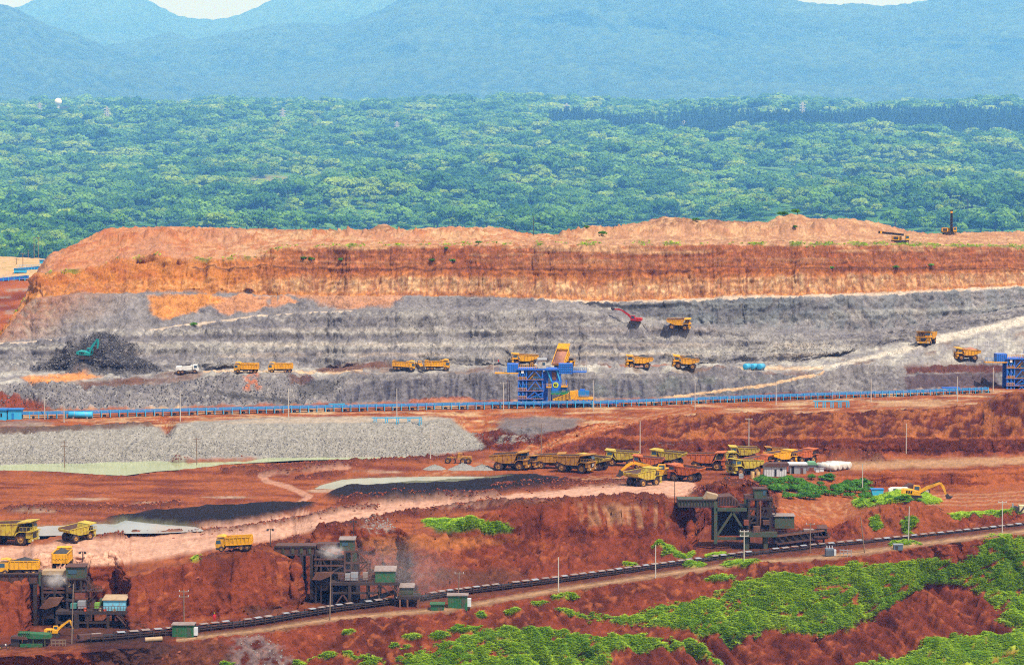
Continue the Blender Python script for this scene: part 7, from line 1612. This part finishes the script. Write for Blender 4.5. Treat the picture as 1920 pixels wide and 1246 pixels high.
for x, a, b, k, n, ln, l in ((134, 1092, 1206, 'wood', 0, 0.04, 'pale pole standing in front of the left hopper'), (345, 1104, 1172, 'wood', 2, 0, 'dark pole with cross arms behind the leftmost green shed'), (618, 1076, 1162, 'wood', 0, 0.03, 'tall pole in front of the middle hopper'), (859, 1071, 1122, 'wood', 1, 0.04, 'leaning pole behind the green shed'), (1047, 1043, 1109, 'concrete', 0, 0, 'pale pole right of the green shed by the conveyor'), (1229, 1020, 1083, 'concrete', 0, 0, 'pale pole midway between the green shed and the right hopper'), (1395, 992, 1052, 'concrete', 2, 0, 'pale pole with two cross arms in front of the right hopper'), (1519, 979, 1036, 'wood', 1, 0, 'thin wooden pole at the discharge end of the right hopper'), (1703, 948, 1014, 'concrete', 0, 0.02, 'slim pole below the grassy mound'), (1879, 938, 998, 'concrete', 1, 0, 'pale pole at the right end of the near conveyor'), (1622, 968, 1036, 'wood', 0, -0.13, 'leaning wooden pole right of the transformer')):
    e, g, H = pole(x, a, b, l, k, n, ln, gC, w_=0.14); nt_.append(g + Vector((ln * H, 0, H)))
for x, a, b, l in ((155, 1033, 1057, 'floodlight pole behind the left hopper cabin'), (507, 990, 1024, 'floodlight pole left of the middle hopper bridge'), (663, 975, 1010, 'dark pole behind the middle hopper cabin'), (1265, 893, 942, 'floodlight pole at the edge of the haul road left of the right hopper'), (1363, 893, 938, 'dark pole with a lamp above the right hopper bin')):
    pole(x, a, b, l, 'steel', 0, 0, gD, lamp=True, w_=0.1, name='floodlight_pole', cat='lamp post')
WIREM = mat('wire', srgb(120, 116, 114, 0.75), 0.6, var=0.05)
def wire(p0, p1, sag, label, r=0.035):
    e = MB(); n = 14; pts = [p0.lerp(p1, i / n) - Vector((0, 0, sag * 4 * (i / n) * (1 - i / n))) for i in range(n + 1)]; o0 = pts[0].copy()
    for a, b in zip(pts[:-1], pts[1:]): e.cyl(a - o0, b - o0, r, n=5, caps=False)
    o = e.build('overhead_wire', WIREM); o.location = o0; tag(o, label, 'wire', 'overhead wires'); return o
names = ['first and second', 'second and third', 'third and fourth', 'fourth and fifth', 'fifth and sixth', 'sixth and seventh', 'seventh and eighth', 'eighth and ninth', 'ninth and tenth', 'tenth and eleventh', 'eleventh and twelfth']
for i in range(1, len(tops) - 1): wire(tops[i], tops[i + 1], 0.9, 'thin wire between the %s pale poles along the far conveyor from the left' % names[i])
# lattice pylons on the plain
PYL = mat('pylon_steel', srgb(186, 190, 196, 0.7), 0.5, var=0.05)
def pylon_mesh():
    b = MB(); H = 1.0
    def w_(z): return 0.13 * (1 - z) ** 1.3 + 0.022
    lv = [0, 0.16, 0.31, 0.44, 0.55, 0.65, 0.74, 0.82, 0.9, 1.0]; c = ((-1, -1), (1, -1), (1, 1), (-1, 1)); t = 0.02
    for a, d in zip(lv[:-1], lv[1:]):
        for i in range(4):
            s0, s1 = c[i], c[(i + 1) % 4]
            b.bar((s0[0] * w_(a), s0[1] * w_(a), a), (s0[0] * w_(d), s0[1] * w_(d), d), t)
            b.bar((s0[0] * w_(a), s0[1] * w_(a), a), (s1[0] * w_(d), s1[1] * w_(d), d), t * 0.7); b.bar((s1[0] * w_(a), s1[1] * w_(a), a), (s0[0] * w_(d), s0[1] * w_(d), d), t * 0.7)
    body = b.mesh(PYL, 'lattice'); a_ = MB()
    for z in (0.68, 0.79, 0.9):
        for sg in (-1, 1): a_.bar((0, 0, z), (sg * 0.16, 0, z), t).bar((0, 0, z + 0.05), (sg * 0.16, 0, z), t * 0.8)
    return body, a_.mesh(PYL, 'cross_arm')
PYM = pylon_mesh()
for i, (x, yt, yb, l) in enumerate(((203, 200, 243, 'lattice pylon near the white radome'), (531, 204, 245, 'lattice pylon above the pale clearing'), (748, 200, 232, 'far lattice pylon directly behind a nearer one'), (745, 228, 265, 'lattice pylon in the middle of the forest in front of another'), (1062, 194, 240, 'lattice pylon at the left end of the dark tree belt'), (1282, 226, 260, 'lattice pylon standing inside the dark tree belt'), (1503, 192, 238, 'tall lattice pylon above the right half of the dark tree belt'), (77, 192, 228, 'faint lattice pylon left of the white radome'), (1177, 188, 214, 'faint distant lattice pylon right of the one at the tree belt end'))):
    yv = np.linspace(1500, 6400, 600) * FS; X_ = (x - 960) / FPX * yv; zz = plain_z(X_, yv); _, yy = proj(np.stack([X_, yv, zz], -1)); j = int(np.argmin(np.abs(yy - yb)))
    e = empty('pylon', (X_[j], yv[j], zz[j]), 0.5); H = (yb - yt) * yv[j] / FPX; e.scale = (H, H, H); tag(e, l, 'pylon', 'power pylons on the forested plain'); put('lattice', PYM[0], e); put('cross_arm', PYM[1], e)
# radome
yv = 5000 * FS; X_ = (112 - 960) / FPX * yv; zz = float(plain_z(np.array([X_]), np.array([yv]))[0]); kk = yv / FPX
e = empty('radome', (X_, yv, CAMZ + zratio(212) * yv)); tag(e, 'white radar ball on a tower above the forest at the left', 'radome')
b = MB(); b.lathe([(6.8 * kk * math.sin(math.pi * i / 12), -6.8 * kk * math.cos(math.pi * i / 12)) for i in range(13)], 24); o = b.build('dome', mat('radome_white', srgb(250, 244, 238, 0.85), 0.5, var=0.03), e); o.rotation_euler = (R(90), 0, 0); o.location = (0, 0, 21 * kk)
MB().box(-2.2 * kk, 2.2 * kk, -2 * kk, 2 * kk, -6 * kk, 15 * kk).build('tower', mat('tower_white', srgb(226, 226, 226, 0.8), 0.6), e); MB().box(3 * kk, 22 * kk, -5, 5, 2 * kk, 12 * kk).build('building', GREENP, e)
# slim pole on the rim, poles and blue machines on the far cut ground at the left
pole(1000, 405, 442, 'slim pole standing behind the middle of the rim', 'steel', 0, 0, None, w_=0.12)
def lhit(x, y):                                # point on the far cut ground
    d = np.abs(proj(QL)[0] - x) + np.abs(proj(QL)[1] - y) * 1.5; j = np.unravel_index(np.argmin(d), d.shape); return Vector(QL[j])
for x, a, b, l, ar in ((64, 445, 482, 'left post of the tall twin pole behind the cliff shoulder', 0), (72, 445, 482, 'right post of the tall twin pole behind the cliff shoulder', 1), (43, 474, 500, 'short pole among the blue machines at the left edge', 1), (12, 480, 512, 'short pole at the left edge above the blue conveyor', 0), (53, 468, 484, 'small distant pole left of the twin pole', 0), (31, 484, 498, 'small pole with cross arm at the far left', 1)):
    g = lhit(x, b); pole(x, a, b, l, 'wood', ar, 0, 'poles on the far ground at the left', Y=g.y, w_=0.17)
for i, (x0, y0, x1, y1, l) in enumerate(((-40, 516, 52, 526, 'long blue conveyor rising behind the cliff shoulder at the left edge'), (32, 498, 86, 505, 'blue conveyor with rollers above the other one at the far left'))):
    g = lhit((max(x0, 0) + x1) / 2, y1); f = FB('belt_conveyor', (x0 + x1) / 2, y1, Y=g.y); tag(f.root, l, 'conveyor', 'blue conveyors at the far left')
    sl = 6 if i == 0 else 3
    f.poly('gallery', [(x0, y1 - 4 + sl / 2), (x1, y0 + 0), (x1, y0 + 6), (x0, y1 + 1 + sl / 2)], 0, 2.5, DBLUE if i == 0 else BLUE)
    for k in range(9): x = x0 + (x1 - x0) * (k + .5) / 9; f.bar('leg', (x, y1 + 3, 0), (x, y0 + 4, 0), 0.35, CYAN)
    f.rail('railing', x0, x1, (y0 + y1) / 2, -0.1, 5, CYAN, 12)
for i, (x, y, w_, h_, l) in enumerate(((37, 511, 22, 7, 'light blue drive house standing on the blue conveyor at the far left'), (39, 499, 12, 6, 'light blue tank at the head of the upper blue conveyor'), (80, 494, 12, 6, 'light blue box half hidden by the cliff shoulder'))):
    g = lhit(x, y); f = FB('drive_house', x, y, Y=g.y - 2); tag(f.root, l, 'machine', 'blue machines at the far left'); f.box('body', x - w_ / 2, y - h_, x + w_ / 2, y, 0, 3, CYAN); f.box('roof', x - w_ / 2 - 1, y - h_ - 1, x + w_ / 2 + 1, y - h_, -.3, 3.3, BLUE); f.bar('leg', (x - w_ / 2 + 1, y + 4, .2), (x - w_ / 2 + 1, y, .2), .4, BLUE); f.bar('leg', (x + w_ / 2 - 1, y + 4, .2), (x + w_ / 2 - 1, y, .2), .4, BLUE)

# ------------------------------------------------------------------ people: two tiny workers in red
def person(x, y, H, label, top):
    g = hit(x, y); e = empty('person', g); tag(e, label, 'person', None)
    J = [(0, 0, .95), (0, 0, 1.15), (0, 0, 1.42), (0, 0, 1.55), (0, -0.02, 1.68), (.2, 0, 1.4), (.26, 0, 1.12), (.28, -.06, .88), (-.2, 0, 1.4), (-.26, 0, 1.12), (-.27, -.08, .88), (.1, 0, .9), (.11, -.02, .5), (.12, 0, .06), (.12, -.14, .04), (-.1, 0, .9), (-.12, .02, .5), (-.13, .04, .06), (-.13, -.1, .04)]
    E = [(0, 1), (1, 2), (2, 3), (3, 4), (2, 5), (5, 6), (6, 7), (2, 8), (8, 9), (9, 10), (0, 11), (11, 12), (12, 13), (13, 14), (0, 15), (15, 16), (16, 17), (17, 18)]
    rad = [.15, .16, .15, .07, .11, .08, .06, .045, .08, .06, .045, .1, .075, .05, .05, .1, .075, .05, .05]
    me = bpy.data.meshes.new('body'); me.from_pydata(J, E, []); o = bpy.data.objects.new('body', me); COL.objects.link(o); o.parent = e; me.materials.append(top)
    md = o.modifiers.new('skin', 'SKIN'); me.skin_vertices.new() if not me.skin_vertices else None
    for i, v in enumerate(me.skin_vertices[0].data): v.radius = (rad[i], rad[i])
    me.skin_vertices[0].data[0].use_root = True; o.modifiers.new('smooth', 'SUBSURF').render_levels = 1
    b = MB(); b.lathe([(0.16 * math.sin(math.pi * i / 12), -0.12 * math.cos(math.pi * i / 6)) for i in range(7)], 10); h_ = b.build('helmet', LIME, e); h_.rotation_euler = (R(90), 0, 0); h_.location = (0, -0.02, 1.76)
    e.scale = (H / 1.75,) * 3; return e
REDC = mat('red_work_clothes', srgb(200, 40, 44, 0.8), 0.85)
person(934, 683, 1.75, 'worker in red standing on the pit road left of the blue crusher', REDC)
person(402, 1166, 1.75, 'worker in red beside the near conveyor left of the middle hopper', REDC)

# ------------------------------------------------------------------ ponds
def water_mat(name, col, rough):
    m = bpy.data.materials.new(name); m.use_nodes = True; t = m.node_tree; p = t.nodes['Principled BSDF']; p.inputs['Roughness'].default_value = rough; p.inputs['IOR'].default_value = 1.33
    g = t.nodes.new('ShaderNodeNewGeometry'); n = t.nodes.new('ShaderNodeTexNoise'); n.inputs['Scale'].default_value = 0.08; n.inputs['Detail'].default_value = 4; t.links.new(g.outputs['Position'], n.inputs['Vector'])
    hs = t.nodes.new('ShaderNodeHueSaturation'); hs.inputs['Color'].default_value = (*col, 1); mr = t.nodes.new('ShaderNodeMapRange'); mr.inputs[1].default_value = 0.3; mr.inputs[2].default_value = 0.7; mr.inputs[3].default_value = 0.85; mr.inputs[4].default_value = 1.12
    t.links.new(n.outputs['Fac'], mr.inputs[0]); t.links.new(mr.outputs[0], hs.inputs['Value']); t.links.new(hs.outputs[0], p.inputs['Base Color'])
    n2 = t.nodes.new('ShaderNodeTexNoise'); n2.inputs['Scale'].default_value = 1.5; n2.inputs['Detail'].default_value = 3; t.links.new(g.outputs['Position'], n2.inputs['Vector'])
    bp = t.nodes.new('ShaderNodeBump'); bp.inputs['Strength'].default_value = 0.25; bp.inputs['Distance'].default_value = 0.05; t.links.new(n2.outputs['Fac'], bp.inputs['Height']); t.links.new(bp.outputs[0], p.inputs['Normal'])
    return m
for nm, poly, z, m in (('pond', POND1, -70.35, water_mat('green_pond_water', srgb(196, 208, 158, 0.62), 0.1)), ('pond', POND2, -70.25, water_mat('pale_pond_water', srgb(206, 204, 178, 0.62), 0.1)), ('pond', POND3, -70.28, water_mat('grey_pond_water', srgb(196, 204, 202, 0.6), 0.08))):  # grey pond's base colour is lightened to stand in for reflected sky
    cx = sum(p[0] for p in poly) / len(poly); cy = sum(p[1] for p in poly) / len(poly); vs = []
    for x, y in poly:
        y2 = y + (2.0 if y > cy else -1.0); x2 = x + (6 if x > cx else -6); Yv = z / zratio(y2); vs.append((xratio(x2, y2) * Yv, Yv, CAMZ + z))
    o = MB().add(vs, [tuple(range(len(vs)))]).build(nm, m); tag(o, kind='structure')
    bm = bmesh.new(); bm.from_mesh(o.data); bmesh.ops.triangulate(bm, faces=bm.faces); bmesh.ops.recalc_face_normals(bm, faces=bm.faces)
    if sum(f.normal.z for f in bm.faces) < 0: bmesh.ops.reverse_faces(bm, faces=bm.faces)
    bm.to_mesh(o.data); bm.free()
# gravel heaps by the grader
def heap_obj(x, y, w_px, h, label, m, seed):
    g = hit(x, y); r_ = w_px / 2 * g.y / FPX; n = 26; vs, rs = [], random.Random(seed)
    for i in range(n):
        for j in range(n):
            u, v = i / (n - 1) * 2 - 1, j / (n - 1) * 2 - 1; q = math.hypot(u, v); z = max(0, 1 - q) ** 0.9 * h * (0.8 + 0.5 * rs.random()); vs.append((u * r_, v * r_ * 0.8, z - 0.1 + (0.08 * rs.random() if q < 1 else -0.2)))
    o = MB().add(vs, [(i * n + j, (i + 1) * n + j, (i + 1) * n + j + 1, i * n + j + 1) for i in range(n - 1) for j in range(n - 1)]).build('gravel_heap', m); o.location = g; tag(o, label, 'gravel heap', 'pale gravel heaps')
GRAV = mat('pale_gravel', srgb(170, 166, 160, 0.5), 0.95, nscale=3.0, var=0.35, bump=1.0)
heap_obj(815, 879, 46, 1.2, 'small pale gravel heap at the left', GRAV, 1); heap_obj(868, 880, 60, 1.6, 'largest pale gravel heap below the grader', GRAV, 2); heap_obj(905, 880, 52, 1.4, 'pale gravel heap nearest the parked trucks', GRAV, 3)
# ------------------------------------------------------------------ scattered cover: grass, shrubs, stones
def pick_pts(weight, n, seed):
    """random points on the terrain, chosen by weight times area"""
    r = np.random.default_rng(seed); A = np.linalg.norm(np.cross(np.gradient(P, axis=1), np.gradient(P, axis=0)), axis=-1); w_ = (weight * A).reshape(-1).astype(np.float64)
    w_ /= w_.sum(); idx = r.choice(len(w_), n, p=w_); i, j = np.minimum(idx // NC, NRW - 2), np.minimum(idx % NC, NC - 2); u, v = r.random((n, 1)), r.random((n, 1))
    q = (P[i, j] * (1 - v) + P[i, j + 1] * v) * (1 - u) + (P[i + 1, j] * (1 - v) + P[i + 1, j + 1] * v) * u; return q.astype(np.float32), idx
def tuft(seed, n=12, h=1.0, spread=0.5):
    r = random.Random(seed); V_, F_ = [], []
    for i in range(n):
        a = r.gauss(0, 0.9); b0 = r.random() * 6.283; bx, by = spread * r.random() * math.cos(b0), spread * r.random() * math.sin(b0); L_ = h * (0.5 + 0.6 * r.random()); le = 0.5 + 0.8 * r.random(); t = a + 1.57; w_ = 0.05 + 0.04 * r.random()
        p0 = (bx, by, -0.1); p1 = (bx + math.cos(a) * le * L_ * .4, by + math.sin(a) * le * L_ * .4, L_ * .62); p2 = (bx + math.cos(a) * le * L_, by + math.sin(a) * le * L_, L_ * .72)
        dx, dy = math.cos(t) * w_, math.sin(t) * w_; b = len(V_)
        V_ += [(p0[0] - dx, p0[1] - dy, p0[2]), (p0[0] + dx, p0[1] + dy, p0[2]), (p1[0] + dx * 1.2, p1[1] + dy * 1.2, p1[2]), (p1[0] - dx * 1.2, p1[1] - dy * 1.2, p1[2]), p2]; F_ += [(b, b + 1, b + 2, b + 3), (b + 3, b + 2, b + 4)]
    return mesh_of(V_, F_, bladeM, 'tuft')
TUFT = [tuft(i) for i in range(5)]
gw = grass ** 1.3 * (grass > 0.06) * (np.abs(XP0 - 960) < 1000) * (YP0 < 1262)
q, idx = pick_pts(gw, 110000, 71); n = len(q); s_ = 0.3 + 0.3 * rng.random(n); hh = 0.7 * s_ * (0.8 + 0.5 * np.clip(nB.reshape(-1)[idx], -0.5, 0.8))
scatter('grass', TUFT, q, np.column_stack([s_ * 1.2, s_ * 1.2, hh]), np.column_stack([rng.normal(0, .12, n), rng.normal(0, .12, n), rng.normal(-0.9, 0.5, n)]), 'long bright green grass matting the near slopes', 'grass')
# thin weeds on ledges and along the rim
yt_ = np.interp(XS, XS, LINES[21].y)[None]
wgt = sm(20, 21) * np.exp(-((YP0 - yt_) / 2.5) ** 2) * np.clip(fbm(XP0 / 40, XP0 * 0, 97, 3) + 0.25 + 0.4 * (XP0 > 1480), 0, 1) + 0.010 * sm(20) * (nB > 0.35) * (np.abs(YP0 - 492) < 14)
q, idx = pick_pts(wgt, 900, 72); n = len(q); s_ = 0.35 + 0.4 * rng.random(n)
scatter('weeds', TUFT, q, np.column_stack([s_ * 1.4, s_ * 1.4, s_]), np.column_stack([np.zeros(n), np.zeros(n), rng.random(n) * 6.28]), 'thin weeds along the top edge of the orange wall', 'weeds')
# shrubs
SHR = [crown_mesh(81 + i, 8, 620, 0.052, leafS, 0.34, 1.0) for i in range(4)]
STM = [trunk_mesh(91 + i) for i in range(2)]
def shrub(x, y, size, label, group, Y=None):
    g = hit(x, y) if Y is None else at(x, y, Y); e = empty('shrub', g, random.random() * 6.28); s_ = size; e.scale = (s_ * 1.45, s_ * 1.45, s_ * 0.9); tag(e, label, 'shrub', group); k = random.randrange(4)
    put('foliage', SHR[k], e); put('stem', STM[k % 2], e)
rs = random.Random(5)
for i in range(90):
    u = rs.random(); x = 1425 + 205 * u; y0 = np.interp(x, [1425, 1480, 1560, 1630], [898, 893, 893, 902]); y1 = np.interp(x, [1425, 1470, 1560, 1630], [903, 928, 934, 928]); y = y0 + (y1 - y0) * (i / 90) + 3 * rs.random()
    shrub(x, y + 4, 1.7 + 1.5 * rs.random(), 'green bush in the thicket behind the right hopper', 'bushes in the thicket behind the right hopper')
for i in range(24): shrub(1600 + 130 * rs.random(), 926 + 18 * rs.random(), 1.0 + 0.8 * rs.random(), 'low green bush on the grassy mound around the large excavator', 'low bushes on the grassy mound')
for x, y, s_, l in ((365, 612, 2.2, 'single green bush on the ledge of the grey wall'), (1100, 428, 2.0, 'small bush on the left shoulder of the rim mound'), (1128, 442, 2.8, 'green bush on the slope of the rim mound'), (1305, 415, 2.2, 'bush on the rim right of its peak'), (1468, 405, 3.0, 'dark bush left on the small rim knoll'), (1495, 402, 3.4, 'tall dark bush right on the small rim knoll'), (1490, 428, 1.8, 'small bush below the rim knoll'), (897, 458, 2.0, 'flat green bush on the terrace edge'), (836, 468, 1.6, 'bush hanging just below the terrace edge'), (812, 491, 2.0, 'green bush halfway down the orange wall'), (848, 491, 1.8, 'green bush right of another halfway down the orange wall'), (584, 488, 1.9, 'dark bush on the orange wall left of the middle'), (640, 490, 2.0, 'dark bush on the orange wall right of another'), (570, 487, 1.8, 'dark bush at the left end of the orange wall bushes'), (1560, 505, 1.8, 'bush on the right half of the orange wall'), (1745, 500, 2.0, 'bush beside the dark gully in the orange wall'), (1680, 503, 1.9, 'bush left of the dark gully in the orange wall')):
    shrub(x, y, s_, l, 'single bushes on the walls and rim')
# stones
def stone(seed, m):
    r = np.random.default_rng(seed); bm = bmesh.new(); bmesh.ops.create_icosphere(bm, subdivisions=1, radius=0.5)
    for v in bm.verts: v.co *= 0.7 + 0.6 * r.random(); v.co.z *= 0.75
    me = bpy.data.meshes.new('stone'); bm.to_mesh(me); bm.free(); me.materials.append(m); return me
GST = [stone(1 + i, mat('grey_stone_%d' % i, srgb(*c, 0.55), 0.95, var=0.25, nscale=1.5)) for i, c in enumerate(((190, 186, 178), (150, 146, 146), (112, 108, 112), (170, 164, 156)))]
DST = [stone(11 + i, mat('dark_stone_%d' % i, srgb(*c, 0.55), 0.95, var=0.25, nscale=1.5)) for i, c in enumerate(((70, 68, 74), (96, 92, 96), (140, 136, 136)))]
RST = [stone(21 + i, mat('red_clod_%d' % i, srgb(*c, 0.55), 0.95, var=0.25, nscale=1.5)) for i, c in enumerate(((120, 54, 34), (150, 72, 44), (96, 46, 34), (176, 96, 60)))]
def stones(name, kinds, wgt, n, lo, hi, seed, label, cat):
    q, idx = pick_pts(wgt, n, seed); s_ = lo + (hi - lo) * rng.random(n) ** 2.5
    scatter(name, kinds, q, np.column_stack([s_, s_ * (0.7 + .5 * rng.random(n)), s_ * (.6 + .5 * rng.random(n))]), rng.random((n, 3)) * 6.28, label, cat)
inx = (XP0 > -30) & (XP0 < 1950)
emb = sm(10, 11) * (XP0 < 905) * inx
stones('rubble', GST, emb * (0.25 + 0.75 * sm(10)), 16000, 0.10, 0.5, 101, 'pale grey broken stone covering the embankment face', 'rubble')
stones('blasted_rock', DST, (heap * sm(15, 16) + 0.25 * sm(14) * (XP0 < 640)) * inx, 9000, 0.15, 0.7, 102, 'dark blasted rock on the heap under the teal excavator and the slope below', 'rock')
stones('talus', GST, (talus * sm(16, 17) + 0.25 * sm(15) + 0.05 * sm(16)) * inx, 6000, 0.12, 0.55, 103, 'grey fallen stone along the foot of the grey wall', 'talus')
stones('clods', RST, (bermm * sm(*BEN) + 0.02 * sm(5, 6) + 0.03 * sm(2) * (1 - grass) + 0.03 * sm(10, 11) * (XP0 > 950) + 0.02 * sm(8) * (XP0 > 1600)) * inx, 9000, 0.15, 0.85, 104, 'dark red clods along the banks and walls', 'clods')
# pale stones dumped in small patches
pat = area([(680, 983), (730, 980), (745, 995), (700, 1004)], (5, 6, 7), 5, 3) + area([(440, 1192), (500, 1190), (560, 1240), (600, 1290), (430, 1290)], (0, 1, 2), 6, 4) * 0.3 + area([(1490, 640), (1540, 640), (1550, 672), (1500, 676)], (15, 16), 5, 3) + area([(920, 826), (1000, 824), (1010, 836), (940, 838)], (9, 10, 11), 5, 3) + 0.5 * area([(1230, 835), (1290, 828), (1300, 834), (1240, 842)], (8, 9, 10), 5, 3)
stones('pale_stone', GST[1:2] + GST[3:], pat, 1500, 0.12, 0.5, 105, 'small patches of pale dumped stone', 'stones')

# ------------------------------------------------------------------ dust at the hoppers
def dust(x, y, Y, sx, sy, sz, dens, label, seed):
    c = at(x, y, Y); bm = bmesh.new(); bmesh.ops.create_icosphere(bm, subdivisions=3, radius=1.0); bmesh.ops.scale(bm, vec=(sx, sy, sz), verts=bm.verts)
    me = bpy.data.meshes.new('dust'); bm.to_mesh(me); bm.free(); m = bpy.data.materials.new('dust_air_%d' % seed); m.use_nodes = True; t = m.node_tree; t.nodes.clear()
    out = t.nodes.new('ShaderNodeOutputMaterial'); pv = t.nodes.new('ShaderNodeVolumePrincipled'); pv.inputs['Color'].default_value = (0.92, 0.86, 0.84, 1); pv.inputs['Anisotropy'].default_value = 0.0
    tc = t.nodes.new('ShaderNodeTexCoord'); n = t.nodes.new('ShaderNodeTexNoise'); n.inputs['Scale'].default_value = 0.9; n.inputs['Detail'].default_value = 3; t.links.new(tc.outputs['Object'], n.inputs['Vector'])
    sv = t.nodes.new('ShaderNodeVectorMath'); sv.operation = 'DIVIDE'; sv.inputs[1].default_value = (sx, sy, sz); t.links.new(tc.outputs['Object'], sv.inputs[0])
    ln = t.nodes.new('ShaderNodeVectorMath'); ln.operation = 'LENGTH'; t.links.new(sv.outputs[0], ln.inputs[0])
    mr = t.nodes.new('ShaderNodeMapRange'); mr.inputs[1].default_value = 1.0; mr.inputs[2].default_value = 0.2; mr.inputs[3].default_value = 0; mr.inputs[4].default_value = 1; t.links.new(ln.outputs['Value'], mr.inputs[0])
    m2 = t.nodes.new('ShaderNodeMapRange'); m2.inputs[1].default_value = 0.38; m2.inputs[2].default_value = 0.68; m2.inputs[3].default_value = 0.1; m2.inputs[4].default_value = 1.0; t.links.new(n.outputs['Fac'], m2.inputs[0])
    mu = t.nodes.new('ShaderNodeMath'); mu.operation = 'MULTIPLY'; t.links.new(mr.outputs[0], mu.inputs[0]); t.links.new(m2.outputs[0], mu.inputs[1])
    mk = t.nodes.new('ShaderNodeMath'); mk.operation = 'MULTIPLY'; mk.inputs[1].default_value = dens; t.links.new(mu.outputs[0], mk.inputs[0]); t.links.new(mk.outputs[0], pv.inputs['Density']); t.links.new(pv.outputs[0], out.inputs['Volume'])
    me.materials.append(m); o = bpy.data.objects.new('dust', me); COL.objects.link(o); o.location = c; tag(o, label, 'dust', kind='stuff')
dust(104, 1086, 483, 2.6, 1.6, 1.8, 0.9, 'white puff of dust in the chute of the left hopper', 1)
dust(622, 1033, 511, 3.0, 1.8, 1.8, 0.8, 'white puff of dust in the chute of the middle hopper', 2)
dust(735, 1075, 516, 16.0, 7.0, 8.0, 0.05, 'thin brown dust drifting right of the middle hopper', 3)
